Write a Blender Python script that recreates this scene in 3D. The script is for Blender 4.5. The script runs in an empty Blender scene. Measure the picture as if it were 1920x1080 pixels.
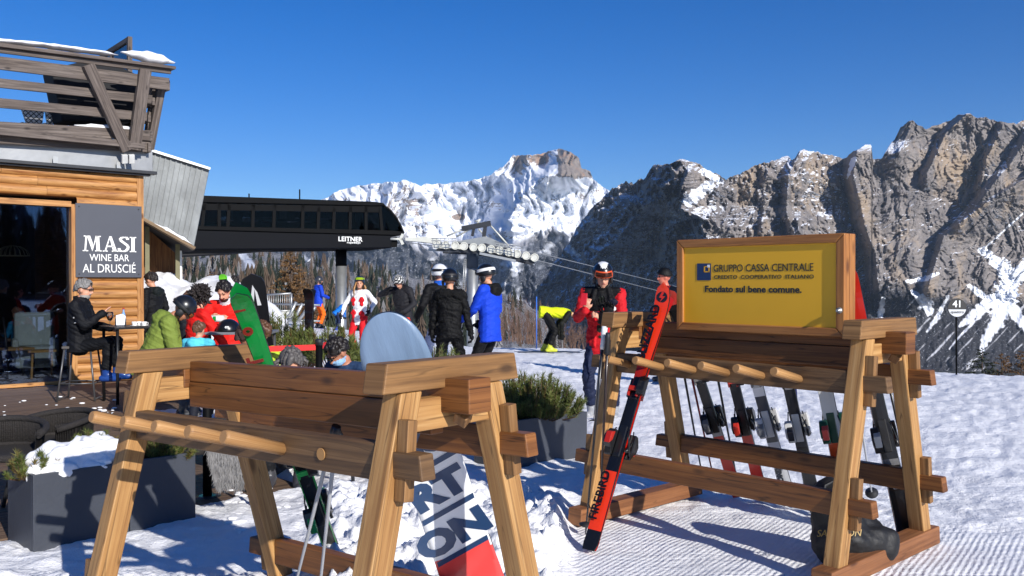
import bpy, bmesh, math, random
import numpy as np
from mathutils import Vector, Matrix, Quaternion
from mathutils.bvhtree import BVHTree
R = math.radians
rnd = random.Random(7)
sc = bpy.context.scene
# ---------------------------------------------------------------- camera, sky, sun, exposure
F = 1700.0; HZ = 530.0; EYE = 1.55          # focal length in photo pixels, horizon row, eye height
cam_d = bpy.data.cameras.new('camera'); cam = bpy.data.objects.new('camera', cam_d)
sc.collection.objects.link(cam); sc.camera = cam
cam_d.sensor_width = 36; cam_d.lens = F / 1920 * 36; cam_d.clip_start = .05; cam_d.clip_end = 60000
cam.location = (0, 0, EYE); cam.rotation_euler = (R(90) - math.atan(10 / F), 0, 0)
SUN_AZ, SUN_EL = R(34.5), R(25)               # azimuth measured from straight behind the camera towards the right
sdir = Vector((math.sin(SUN_AZ) * math.cos(SUN_EL), -math.cos(SUN_AZ) * math.cos(SUN_EL), math.sin(SUN_EL)))
w = bpy.data.worlds.new('World'); sc.world = w; w.use_nodes = True
nt = w.node_tree; bg = nt.nodes['Background']
sky = nt.nodes.new('ShaderNodeTexSky'); sky.sky_type = 'NISHITA'; sky.sun_disc = False
sky.sun_elevation = SUN_EL; sky.sun_rotation = math.atan2(sdir.x, sdir.y)
sky.altitude = 1800; sky.air_density = 1.0; sky.dust_density = 0.0; sky.ozone_density = 2.0
hs = nt.nodes.new('ShaderNodeHueSaturation'); hs.inputs['Saturation'].default_value = 1.5; hs.inputs['Hue'].default_value = .506
nt.links.new(sky.outputs[0], hs.inputs['Color']); tn = nt.nodes.new('ShaderNodeMix'); tn.data_type = 'RGBA'; tn.blend_type = 'MULTIPLY'; tn.inputs[0].default_value = 1; tn.inputs[7].default_value = (.82, .94, 1.2, 1)
nt.links.new(hs.outputs[0], tn.inputs[6]); nt.links.new(tn.outputs[2], bg.inputs[0]); bg.inputs[1].default_value = 0.079
sl = bpy.data.lights.new('sun', 'SUN'); sl.energy = 5.0; sl.angle = R(.53); sl.color = (1, .955, .89)
so = bpy.data.objects.new('sun', sl); sc.collection.objects.link(so)
so.rotation_euler = sdir.to_track_quat('Z', 'Y').to_euler()
sc.view_settings.view_transform = 'Standard'; sc.view_settings.look = 'None'
sc.view_settings.exposure = 0.3; sc.view_settings.gamma = 1
sc.render.resolution_x = 1024; sc.render.resolution_y = 576
sc.render.engine = 'CYCLES'
C = sc.collection
RL, RLA = (-.829, 3.73, -.066), -.699        # the two ski racks: position and heading
RR_, RRA = (1.485, 5.58, 0.), -.826

# ---------------------------------------------------------------- placing: photo pixel (+ depth) -> world point
def at(px, py, d): return Vector(((px - 960) / F * d, d, EYE + (HZ - py) / F * d))
def gnd(px, py, z=0.0): return at(px, py, F * (EYE - z) / (py - HZ))
def xat(px, d): return (px - 960) / F * d
def hit(px, py, P, n):
    dr = Vector(((px - 960) / F, 1, (HZ - py) / F)); o = Vector((0, 0, EYE)); n = Vector(n)
    return o + dr * ((Vector(P) - o).dot(n) / dr.dot(n))
def clamp(x, a=0.0, b=1.0): return max(a, min(b, x))
def sm(a, b, x):
    t = clamp((x - a) / (b - a)); return t * t * (3 - 2 * t)

# ---------------------------------------------------------------- numpy noise
_rng = np.random.RandomState(3)
_perm = np.concatenate([_rng.permutation(1024)] * 3)
_grad = _rng.uniform(-1, 1, (1024, 2)); _grad /= np.linalg.norm(_grad, axis=1)[:, None]
def noise2(x, y, seed=0):
    x = np.asarray(x, float) + seed * 17.31; y = np.asarray(y, float) + seed * 9.77
    xi = np.floor(x).astype(int); yi = np.floor(y).astype(int); xf = x - xi; yf = y - yi
    def g(a, b, dx, dy):
        h = _perm[(_perm[a & 1023] + (b & 1023))]; v = _grad[h]
        return v[..., 0] * dx + v[..., 1] * dy
    u = xf**3 * (xf * (xf * 6 - 15) + 10); v = yf**3 * (yf * (yf * 6 - 15) + 10)
    a = g(xi, yi, xf, yf); b = g(xi + 1, yi, xf - 1, yf); c = g(xi, yi + 1, xf, yf - 1); d = g(xi + 1, yi + 1, xf - 1, yf - 1)
    return ((a + (b - a) * u) + ((c + (d - c) * u) - (a + (b - a) * u)) * v) * 1.5
def fbm(x, y, o=5, seed=0, gain=.5, lac=2.03):
    s = 0; a = 1
    for i in range(o): s = s + a * noise2(x, y, seed + i * 3); x = x * lac; y = y * lac; a *= gain
    return s
def ridged(x, y, o=5, seed=0, gain=.5, lac=2.07):
    s = 0; a = 1
    for i in range(o): s = s + a * (1 - 2 * np.abs(noise2(x, y, seed + i * 3))); x = x * lac; y = y * lac; a *= gain
    return s
def smv(a, b, x): t = np.clip((x - a) / (b - a), 0, 1); return t * t * (3 - 2 * t)

# ---------------------------------------------------------------- materials
def lin(c):
    if isinstance(c, (int, float)): c = (c, c, c)
    return tuple(((v / 255) / 12.92 if v / 255 <= .04045 else ((v / 255 + .055) / 1.055) ** 2.4) for v in c)
def node(t, ty, **k):
    n = t.nodes.new(ty)
    for a, b in k.items():
        if a == 'i':
            for i, v in b.items(): n.inputs[i].default_value = v
        else: setattr(n, a, b)
    return n
_mats = {}
def M(name, col, rough=.6, metal=0., var=.12, vs=6., bump=0., bs=60., spec=.5, coat=0., col2=None, stretch=(1, 1, 1), trans=0., sheen=0., sss=0.):
    if name in _mats: return _mats[name]
    m = bpy.data.materials.new(name); m.use_nodes = True; t = m.node_tree; p = t.nodes['Principled BSDF']; L = t.links.new
    c = lin(col); c1 = tuple(v * (1 - var) for v in c); c2 = lin(col2) if col2 else tuple(min(1, v * (1 + var)) for v in c)
    p.inputs['Roughness'].default_value = rough; p.inputs['Metallic'].default_value = metal
    p.inputs['Specular IOR Level'].default_value = spec; p.inputs['Coat Weight'].default_value = coat
    p.inputs['Transmission Weight'].default_value = trans; p.inputs['Sheen Weight'].default_value = sheen
    if sss: p.inputs['Subsurface Weight'].default_value = sss; p.inputs['Subsurface Radius'].default_value = (.01, .004, .002)
    tc = node(t, 'ShaderNodeTexCoord'); mp = node(t, 'ShaderNodeMapping'); mp.inputs['Scale'].default_value = stretch
    L(tc.outputs['Object'], mp.inputs['Vector'])
    n1 = node(t, 'ShaderNodeTexNoise', i={'Scale': vs, 'Detail': 5., 'Roughness': .6}); L(mp.outputs[0], n1.inputs['Vector'])
    rp = node(t, 'ShaderNodeValToRGB'); e = rp.color_ramp.elements
    e[0].position = .3; e[0].color = (*c1, 1); e[1].position = .7; e[1].color = (*c2, 1)
    L(n1.outputs['Fac'], rp.inputs[0]); L(rp.outputs[0], p.inputs['Base Color'])
    if bump:
        n2 = node(t, 'ShaderNodeTexNoise', i={'Scale': bs, 'Detail': 4., 'Roughness': .6}); L(mp.outputs[0], n2.inputs['Vector'])
        b = node(t, 'ShaderNodeBump', i={'Strength': bump, 'Distance': .02}); L(n2.outputs['Fac'], b.inputs['Height']); L(b.outputs[0], p.inputs['Normal'])
    _mats[name] = m; return m
def wood(name, c1, c2, c3, rough=.55, bump=.25, fine=38., spec=.4, coat=0., crack=.5):
    """grain runs along UV u (metres); c1 body, c2 dark grain, c3 light streaks"""
    if name in _mats: return _mats[name]
    m = bpy.data.materials.new(name); m.use_nodes = True; t = m.node_tree; p = t.nodes['Principled BSDF']; L = t.links.new
    uv = node(t, 'ShaderNodeUVMap'); mp = node(t, 'ShaderNodeMapping'); mp.inputs['Scale'].default_value = (1.3, fine, 1); L(uv.outputs[0], mp.inputs[0])
    n1 = node(t, 'ShaderNodeTexNoise', i={'Scale': 1., 'Detail': 6., 'Roughness': .62, 'Distortion': .6}); L(mp.outputs[0], n1.inputs['Vector'])
    mp2 = node(t, 'ShaderNodeMapping'); mp2.inputs['Scale'].default_value = (1.1, 5, 1); L(uv.outputs[0], mp2.inputs[0])
    n2 = node(t, 'ShaderNodeTexNoise', i={'Scale': 1., 'Detail': 4., 'Roughness': .6}); L(mp2.outputs[0], n2.inputs['Vector'])
    vo = node(t, 'ShaderNodeTexVoronoi', i={'Scale': 1.}); mp3 = node(t, 'ShaderNodeMapping'); mp3.inputs['Scale'].default_value = (2.6, 6.5, 1); L(uv.outputs[0], mp3.inputs[0]); L(mp3.outputs[0], vo.inputs['Vector'])
    kn = node(t, 'ShaderNodeValToRGB'); kn.color_ramp.elements[0].position = .06; kn.color_ramp.elements[0].color = (1, 1, 1, 1); kn.color_ramp.elements[1].position = .16; kn.color_ramp.elements[1].color = (0, 0, 0, 1); L(vo.outputs['Distance'], kn.inputs[0])
    r = node(t, 'ShaderNodeValToRGB'); e = r.color_ramp.elements
    e[0].position = .3; e[0].color = (*lin(c2), 1); e[1].position = .75; e[1].color = (*lin(c3), 1); k = e.new(.52); k.color = (*lin(c1), 1)
    L(n1.outputs['Fac'], r.inputs[0])
    mx = node(t, 'ShaderNodeMix', data_type='RGBA', blend_type='MULTIPLY'); mx.inputs[0].default_value = .8
    r2 = node(t, 'ShaderNodeValToRGB'); r2.color_ramp.elements[0].position = .25; r2.color_ramp.elements[0].color = (.55, .5, .46, 1); r2.color_ramp.elements[1].position = .65; r2.color_ramp.elements[1].color = (1, 1, 1, 1); L(n2.outputs['Fac'], r2.inputs[0])
    L(r.outputs[0], mx.inputs[6]); L(r2.outputs[0], mx.inputs[7])
    mk = node(t, 'ShaderNodeMix', data_type='RGBA'); L(kn.outputs[0], mk.inputs[0]); L(mx.outputs[2], mk.inputs[6]); mk.inputs[7].default_value = (*[v * .55 for v in lin(c2)], 1)
    # thin drying cracks along the grain
    mpc = node(t, 'ShaderNodeMapping'); mpc.inputs['Scale'].default_value = (.9, 22, 1); mpc.inputs['Location'].default_value = (3.1, 5.3, 0); L(uv.outputs[0], mpc.inputs[0])
    nc = node(t, 'ShaderNodeTexNoise', i={'Scale': 1., 'Detail': 2., 'Roughness': .5, 'Distortion': .3}); L(mpc.outputs[0], nc.inputs['Vector'])
    rc = node(t, 'ShaderNodeValToRGB'); ec = rc.color_ramp.elements; ec[0].position = .485; ec[0].color = (0, 0, 0, 1); ec[1].position = .5; ec[1].color = (1, 1, 1, 1); k2 = ec.new(.515); k2.color = (0, 0, 0, 1); L(nc.outputs['Fac'], rc.inputs[0])
    mul = node(t, 'ShaderNodeMath', operation='MULTIPLY'); L(rc.outputs[0], mul.inputs[0]); mul.inputs[1].default_value = crack
    mc = node(t, 'ShaderNodeMix', data_type='RGBA'); L(mul.outputs[0], mc.inputs[0]); L(mk.outputs[2], mc.inputs[6]); mc.inputs[7].default_value = (*[v * .3 for v in lin(c2)], 1)
    L(mc.outputs[2], p.inputs['Base Color'])
    p.inputs['Roughness'].default_value = rough; p.inputs['Specular IOR Level'].default_value = spec; p.inputs['Coat Weight'].default_value = coat; p.inputs['Coat Roughness'].default_value = .3
    b = node(t, 'ShaderNodeBump', i={'Strength': bump, 'Distance': .004}); L(n1.outputs['Fac'], b.inputs['Height']); L(b.outputs[0], p.inputs['Normal'])
    _mats[name] = m; return m

# ---------------------------------------------------------------- mesh building
class MB:
    def __init__(s): s.v = []; s.f = []; s.uv = []; s.sm = []; s.mi = []
    def face(s, idx, uv=None, smooth=False, mi=0):
        s.f.append(tuple(idx)); s.uv.append(uv or [(0, 0)] * len(idx)); s.sm.append(smooth); s.mi.append(mi)
    def hexa(s, c, mi=0, faces='all'):
        """8 corners: c[0:4] start ring, c[4:8] end ring; UV u along the start->end axis"""
        c = [Vector(p) for p in c]; o = len(s.v); s.v += c
        ou, ov = rnd.uniform(0, 50), rnd.uniform(0, 50)
        ax = sum((c[4 + i] - c[i] for i in range(4)), Vector()).normalized(); a0 = c[0]
        wv = 0
        for i in range(4):
            j = (i + 1) % 4; w = (c[j] - c[i]).length
            q = [i, j, 4 + j, 4 + i]; vv = [wv, wv + w, wv + w, wv]
            s.face([o + k for k in q], [((c[k] - a0).dot(ax) + ou, vv[n] + ov) for n, k in enumerate(q)], False, mi); wv += w + .013
        for ring in ((3, 2, 1, 0), (4, 5, 6, 7)):
            b = c[ring[0]]; e1 = (c[ring[1]] - b).normalized(); e2 = (c[ring[3]] - b).normalized()
            s.face([o + k for k in ring], [((c[k] - b).dot(e1) * .3 + ou, (c[k] - b).dot(e2) + ov) for k in ring], False, mi)
        return s
    def beam(s, a, b, wd, ht, up=(0, 0, 1), cut=(0, 0), mi=0):
        """box along a->b; wd across, ht along up; cut = how far the top edge is pulled in at each end"""
        a = Vector(a); b = Vector(b); ax = (b - a).normalized(); side = ax.cross(Vector(up)).normalized(); u = side.cross(ax).normalized()
        def ring(p, c, sg): return [p - side * wd / 2 - u * ht / 2, p + side * wd / 2 - u * ht / 2, p + side * wd / 2 + u * ht / 2 + ax * c * sg, p - side * wd / 2 + u * ht / 2 + ax * c * sg]
        return s.hexa(ring(a, cut[0], 1) + ring(b, cut[1], -1), mi)
    def box(s, c, size, rot=None, mi=0):
        c = Vector(c); m = rot or Matrix.Identity(3); x, y, z = [v / 2 for v in size]
        P = lambda a, b, d: c + m @ Vector((a * x, b * y, d * z))
        lo = max(range(3), key=lambda i: size[i])
        if lo == 2: q = [P(-1, -1, -1), P(1, -1, -1), P(1, 1, -1), P(-1, 1, -1), P(-1, -1, 1), P(1, -1, 1), P(1, 1, 1), P(-1, 1, 1)]
        elif lo == 0: q = [P(-1, -1, -1), P(-1, 1, -1), P(-1, 1, 1), P(-1, -1, 1), P(1, -1, -1), P(1, 1, -1), P(1, 1, 1), P(1, -1, 1)]
        else: q = [P(-1, -1, -1), P(-1, -1, 1), P(1, -1, 1), P(1, -1, -1), P(-1, 1, -1), P(-1, 1, 1), P(1, 1, 1), P(1, 1, -1)]
        return s.hexa(q, mi)
    def tube(s, pts, rad, n=10, mi=0, caps=True, smooth=True, flat=None, up=None):
        """tube through points; rad number or list; flat=(ratio) squashes along the second axis"""
        pts = [Vector(p) for p in pts]; k = len(pts)
        if not isinstance(rad, (list, tuple)): rad = [rad] * k
        o = len(s.v); ref = Vector(up) if up else None; ln = 0; ou = rnd.uniform(0, 50); lens = []
        for i, p in enumerate(pts):
            tg = (pts[min(i + 1, k - 1)] - pts[max(i - 1, 0)]).normalized()
            if ref is None: ref = tg.orthogonal()
            e1 = (ref - tg * ref.dot(tg)); e1 = e1.normalized() if e1.length > 1e-6 else tg.orthogonal().normalized(); e2 = tg.cross(e1)
            if not up: ref = e1
            r = rad[i]; r1, r2 = (r if isinstance(r, (tuple, list)) else (r, r * (flat or 1)))
            for j in range(n):
                a = 2 * math.pi * j / n; s.v.append(p + e1 * math.cos(a) * r1 + e2 * math.sin(a) * r2)
            if i: ln += (p - pts[i - 1]).length
            lens.append(ln)
        for i in range(k - 1):
            for j in range(n):
                j2 = (j + 1) % n; vr = .05
                s.face([o + i * n + j, o + i * n + j2, o + (i + 1) * n + j2, o + (i + 1) * n + j],
                       [(lens[i] + ou, j * vr), (lens[i] + ou, (j + 1) * vr), (lens[i + 1] + ou, (j + 1) * vr), (lens[i + 1] + ou, j * vr)], smooth, mi)
        if caps:
            s.face([o + j for j in range(n)][::-1], None, False, mi); s.face([o + (k - 1) * n + j for j in range(n)], None, False, mi)
        return s
    def cap(s, a, b, ra, rb, n=10, mi=0, rings=3):
        """tapered capsule with round ends"""
        a = Vector(a); b = Vector(b); d = (b - a); ln = d.length; ax = d.normalized() if ln > 1e-6 else Vector((0, 0, 1))
        pts, rr = [], []
        for i in range(rings + 1):
            t = math.pi / 2 * i / rings; pts.append(a - ax * ra * math.cos(t) * .999); rr.append(max(ra * math.sin(t), ra * .03))
        for i in range(rings + 1):
            t = math.pi / 2 * (1 - i / rings); pts.append(b + ax * rb * math.cos(t) * .999 + ax * 1e-5); rr.append(max(rb * math.sin(t), rb * .03))
        return s.tube(pts, rr, n, mi)
    def ell(s, c, r, rot=None, n=14, m=8, mi=0):
        c = Vector(c); rot = rot or Matrix.Identity(3); o = len(s.v)
        for i in range(1, m):
            t = math.pi * i / m
            for j in range(n):
                a = 2 * math.pi * j / n; s.v.append(c + rot @ Vector((r[0] * math.sin(t) * math.cos(a), r[1] * math.sin(t) * math.sin(a), r[2] * math.cos(t))))
        top = len(s.v); s.v.append(c + rot @ Vector((0, 0, r[2]))); bot = len(s.v); s.v.append(c - rot @ Vector((0, 0, r[2])))
        for i in range(m - 2):
            for j in range(n):
                j2 = (j + 1) % n; s.face([o + i * n + j, o + (i + 1) * n + j, o + (i + 1) * n + j2, o + i * n + j2], None, True, mi)
        for j in range(n):
            s.face([top, o + j, o + (j + 1) % n], None, True, mi); q = o + (m - 2) * n; s.face([bot, q + (j + 1) % n, q + j], None, True, mi)
        return s
    def prism(s, poly, P, ex, ey, th, mi=0, smooth=False):
        """polygon (2-D) in the frame P, ex, ey, pushed th along ex x ey"""
        P = Vector(P); ex = Vector(ex).normalized(); ey = Vector(ey); ey = (ey - ex * ey.dot(ex)).normalized(); nz = ex.cross(ey); o = len(s.v); n = len(poly); ou = rnd.uniform(0, 40)
        for z in (0, th):
            for x, y in poly: s.v.append(P + ex * x + ey * y + nz * z)
        s.face([o + i for i in range(n)][::-1], [(poly[i][0] + ou, poly[i][1]) for i in range(n)][::-1], False, mi); s.face([o + n + i for i in range(n)], [(x + ou, y) for x, y in poly], False, mi)
        for i in range(n):
            j = (i + 1) % n; w = math.hypot(poly[j][0] - poly[i][0], poly[j][1] - poly[i][1])
            s.face([o + i, o + j, o + n + j, o + n + i], [(ou, 0), (ou + w, 0), (ou + w, abs(th)), (ou, abs(th))], smooth, mi)
        return s
    def lathe(s, prof, c, n=16, mi=0, ax=(0, 0, 1)):
        q = Vector((0, 0, 1)).rotation_difference(Vector(ax)).to_matrix(); c = Vector(c); o = len(s.v); k = len(prof)
        for r, z in prof:
            for j in range(n):
                a = 2 * math.pi * j / n; s.v.append(c + q @ Vector((r * math.cos(a), r * math.sin(a), z)))
        for i in range(k - 1):
            for j in range(n):
                j2 = (j + 1) % n; s.face([o + i * n + j, o + i * n + j2, o + (i + 1) * n + j2, o + (i + 1) * n + j], None, True, mi)
        s.face([o + j for j in range(n)][::-1], None, False, mi); s.face([o + (k - 1) * n + j for j in range(n)], None, False, mi)
        return s
    def mesh(s, name, mats):
        me = bpy.data.meshes.new(name); me.from_pydata([tuple(v) for v in s.v], [], s.f)
        uvl = me.uv_layers.new(name='UVMap'); flat = []
        for u in s.uv:
            for a in u: flat += [a[0], a[1]]
        uvl.data.foreach_set('uv', flat)
        me.polygons.foreach_set('use_smooth', s.sm); me.polygons.foreach_set('material_index', s.mi)
        for m in (mats if isinstance(mats, (list, tuple)) else [mats]): me.materials.append(m)
        b = bmesh.new(); b.from_mesh(me); bmesh.ops.recalc_face_normals(b, faces=b.faces); b.to_mesh(me); b.free()
        me.update(); return me
    def build(s, name, mats, parent=None, bevel=0, sub=0, at=None):
        return obj(name, s.mesh(name, mats), parent, bevel, sub, at)
def obj(name, me, parent=None, bevel=0, sub=0, at=None):
    o = bpy.data.objects.new(name, me); C.objects.link(o)
    if parent: o.parent = parent
    if at: o.location = at
    if bevel:
        b = o.modifiers.new('bevel', 'BEVEL'); b.width = bevel; b.segments = 2; b.limit_method = 'ANGLE'; b.angle_limit = R(35)
    if sub:
        b = o.modifiers.new('sub', 'SUBSURF'); b.levels = sub; b.render_levels = sub
    return o
def tag(o, label=None, cat=None, group=None, kind=None):
    if label: o['label'] = label
    if cat: o['category'] = cat
    if group: o['group'] = group
    if kind: o['kind'] = kind
    return o
def empty(name, loc, rz=0., label=None, cat=None, group=None):
    o = bpy.data.objects.new(name, None); C.objects.link(o); o.location = loc; o.rotation_euler = (0, 0, rz); o.empty_display_size = .1
    return tag(o, label, cat, group)
def copy_tree(o, parent=None):
    c = o.copy(); C.objects.link(c)
    if parent: c.parent = parent
    for ch in [k for k in bpy.data.objects if k.parent == o]: copy_tree(ch, c)
    return c
_fonts = {}
def text(name, body, size, mat, parent, P, ex, ey, align='CENTER', extr=.002, off=0., sx=1., spacing=1.0, shear=0.):
    """lettering as a mesh: baseline starts/centres at P, reads along ex, up is ey"""
    cu = bpy.data.curves.new(name, 'FONT'); cu.body = body; cu.size = size; cu.align_x = align; cu.extrude = extr; cu.offset = off; cu.space_character = spacing; cu.shear = shear; cu.resolution_u = 3
    t = bpy.data.objects.new(name, cu); C.objects.link(t); bpy.context.view_layer.update()
    me = bpy.data.meshes.new_from_object(t.evaluated_get(bpy.context.evaluated_depsgraph_get())); bpy.data.objects.remove(t); bpy.data.curves.remove(cu)
    ex = Vector(ex).normalized(); ey = Vector(ey); ey = (ey - ex * ey.dot(ex)).normalized(); ez = ex.cross(ey)
    mt = Matrix((( *ex,), (*ey,), (*ez,))).transposed().to_4x4(); mt.translation = Vector(P)
    me.transform(mt @ Matrix.Diagonal((sx, 1, 1, 1))); me.materials.clear(); me.materials.append(mat); me.name = name
    return obj(name, me, parent)
# ================================================================ terrain
def snow_mat(name, bump=.5, bs=9., fine=70., tint=(246, 246, 247), groom=False):
    m = bpy.data.materials.new(name); m.use_nodes = True; t = m.node_tree; p = t.nodes['Principled BSDF']; L = t.links.new
    p.inputs['Roughness'].default_value = .55; p.inputs['Specular IOR Level'].default_value = .35
    tc = node(t, 'ShaderNodeTexCoord')
    n0 = node(t, 'ShaderNodeTexNoise', i={'Scale': 1.3, 'Detail': 6., 'Roughness': .6}); L(tc.outputs['Object'], n0.inputs['Vector'])
    r = node(t, 'ShaderNodeValToRGB'); e = r.color_ramp.elements; e[0].position = .25; e[0].color = (*[v * .86 for v in lin(tint)], 1); e[1].position = .7; e[1].color = (*lin(tint), 1)
    L(n0.outputs['Fac'], r.inputs[0]); L(r.outputs[0], p.inputs['Base Color'])
    n1 = node(t, 'ShaderNodeTexNoise', i={'Scale': bs, 'Detail': 5., 'Roughness': .65}); L(tc.outputs['Object'], n1.inputs['Vector'])
    n2 = node(t, 'ShaderNodeTexNoise', i={'Scale': fine, 'Detail': 3., 'Roughness': .7}); L(tc.outputs['Object'], n2.inputs['Vector'])
    ad = node(t, 'ShaderNodeMath', operation='MULTIPLY_ADD'); L(n2.outputs['Fac'], ad.inputs[0]); ad.inputs[1].default_value = .3; L(n1.outputs['Fac'], ad.inputs[2])
    n4 = node(t, 'ShaderNodeTexNoise', i={'Scale': 24., 'Detail': 3., 'Roughness': .7}); L(tc.outputs['Object'], n4.inputs['Vector']); a4 = node(t, 'ShaderNodeMath', operation='MULTIPLY_ADD'); L(n4.outputs['Fac'], a4.inputs[0]); a4.inputs[1].default_value = .5; L(ad.outputs[0], a4.inputs[2]); ad = a4
    for ang_, sc_, wt in ((28, 2.6, -.16), (-46, 2.0, -.14), (75, 1.6, -.12)) if groom else ():     # ski tracks cut across each other
        mp = node(t, 'ShaderNodeMapping'); mp.inputs['Rotation'].default_value = (0, 0, R(ang_)); mp.inputs['Scale'].default_value = (.05, sc_, 1); L(tc.outputs['Object'], mp.inputs[0])
        nk = node(t, 'ShaderNodeTexNoise', i={'Scale': 1., 'Detail': 1., 'Roughness': .4}); L(mp.outputs[0], nk.inputs['Vector']); rk = node(t, 'ShaderNodeValToRGB'); e_ = rk.color_ramp.elements; e_[0].position = .478; e_[0].color = (0, 0, 0, 1); e_[1].position = .5; e_[1].color = (1, 1, 1, 1); k_ = e_.new(.522); k_.color = (0, 0, 0, 1); L(nk.outputs['Fac'], rk.inputs[0])
        mk = node(t, 'ShaderNodeMath', operation='MULTIPLY_ADD'); L(rk.outputs[0], mk.inputs[0]); mk.inputs[1].default_value = wt; L(ad.outputs[0], mk.inputs[2]); ad = mk
    if groom:                                                # fine parallel ridges left by the grooming machine
        mp = node(t, 'ShaderNodeMapping'); mp.inputs['Rotation'].default_value = (0, 0, R(34.4)); L(tc.outputs['Object'], mp.inputs[0]); wv = node(t, 'ShaderNodeTexWave', i={'Scale': 9.5, 'Distortion': 1.6, 'Detail': 2., 'Detail Scale': .6, 'Detail Roughness': .6}); wv.bands_direction = 'X'; L(mp.outputs[0], wv.inputs['Vector'])
        gm = node(t, 'ShaderNodeVertexColor', layer_name='msk'); gs = node(t, 'ShaderNodeSeparateColor'); L(gm.outputs[0], gs.inputs[0]); mu = node(t, 'ShaderNodeMath', operation='MULTIPLY'); L(gs.outputs[0], mu.inputs[0]); L(n0.outputs['Fac'], mu.inputs[1]); mu2 = node(t, 'ShaderNodeMath', operation='MULTIPLY'); L(mu.outputs[0], mu2.inputs[0]); mu2.inputs[1].default_value = .34
        m3 = node(t, 'ShaderNodeMath', operation='MULTIPLY_ADD'); L(wv.outputs['Fac'], m3.inputs[0]); L(mu2.outputs[0], m3.inputs[1]); L(ad.outputs[0], m3.inputs[2]); ad = m3
    b = node(t, 'ShaderNodeBump', i={'Strength': bump, 'Distance': .05}); L(ad.outputs[0], b.inputs['Height']); L(b.outputs[0], p.inputs['Normal'])
    return m
SNOW = snow_mat('snow', .5, 9., 70.); SNOW_G = snow_mat('groomed_snow', .46, 9., 70., groom=True)
SNOW_SOFT = snow_mat('snow_soft', .25, 4., 40.)
E_PX = [-3000, -600, 300, 560, 640, 700, 830, 900, 1060, 1240, 1480, 1700, 1920, 2400, 5000]
E_D = [30, 38, 40, 35, 30, 26, 22.5, 21.2, 20.6, 19., 16.2, 14.9, 13.9, 12.5, 9]
def edge_d(x, y):
    px = 960 + F * x / np.maximum(y, .5)
    return np.where(y > .5, np.interp(px, E_PX, E_D), 150.)
_dk = (-5.96, 14.62, .743, .669)            # bar corner and facade direction, for the deck cut-out
def ground_z(x, y, lumps=True):
    x = np.asarray(x, float); y = np.asarray(y, float)
    dist = np.where(y > .5, y, np.abs(y) + np.abs(x) * .3); e = edge_d(x, y); k = np.maximum(dist - e, 0)
    z = -.05 * np.minimum(k, 4) ** 2 * .5 - .42 * np.maximum(k - 3, 0)
    z = np.maximum(z, -260 + 8 * fbm(x / 300, y / 300, 3, 5))
    z = z + .05 * fbm(x / 6, y / 6, 3, 1) * smv(3, 9, dist)
    if not lumps: return z
    r = np.hypot(x, y)
    px = 960 + F * x / np.maximum(y, .5); pyg = HZ + F * EYE / np.maximum(y, .5)
    # trampled, choppy snow everywhere; the berm beside the near rack; the lumps in front of the planters
    chop = .016 * fbm(x * 3.1, y * 3.1, 5, 11, .6) + .010 * np.maximum(0, ridged(x * 4, y * 4, 3, 21) - .3)
    berm = smv(560, 640, px) * (1 - smv(1085, 1150, px)) * smv(3.6, 4.1, y) * (1 - smv(5.6, 6.4, y))
    berm = smv(560, 640, px) * (1 - smv(1030, 1085, px)) * smv(3.7, 4.2, y) * (1 - smv(6.3, 7.2, y)) * smv(-1.75, -1.3, x)
    big = .05 + .04 * np.maximum(0, fbm(x * 7, y * 7, 3, 47)) + .09 * fbm(x * 1.9, y * 1.9, 3, 31) + .10 * np.abs(fbm(x * 4.2, y * 4.2, 3, 41)) + .035 * np.abs(fbm(x * 11, y * 11, 2, 43))
    ds = (x - _dk[0]) * _dk[2] + (y - _dk[1]) * _dk[3]; do = (x - _dk[0]) * _dk[3] - (y - _dk[1]) * _dk[2]
    deck = smv(-.25, -.05, do) * (1 - smv(8.55, 8.75, do)) * (1 - smv(-1.95, -1.75, ds) * smv(3.6, 4.0, do)) * (1 - smv(2.4, 2.6, ds))
    front = (1 - smv(-.45, -.1, x)) * (1 - smv(4.45, 4.95, y + .0 * x)) * smv(2.0, 2.6, y)
    fl = .03 + .07 * np.abs(fbm(x * 3.2, y * 3.2, 4, 51)) + .04 * ridged(x * 7, y * 7, 2, 61) * .5
    g = smv(.05, .5, x - .0 * y) * (1 - smv(6.2, 7.0, y + .35 * x)) * (1 - np.clip(berm, 0, 1))     # groomed strip round the right rack
    cor = .006 * fbm(x * 3, y * 3, 4, 71)
    far = smv(4.5, 14, r)
    out = z + chop * (1 - np.clip(g, 0, 1)) * (1 + .3 * far) + cor * np.clip(g, 0, 1) * (1 - smv(5.5, 7.5, r)) + np.clip(berm, 0, 1) * big * .9 + front * fl
    out = out * (1 - deck) - .12 * deck
    return np.where(r < 60, out, z)
def gz(x, y): return float(ground_z(np.array([x]), np.array([y]))[0])
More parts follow.
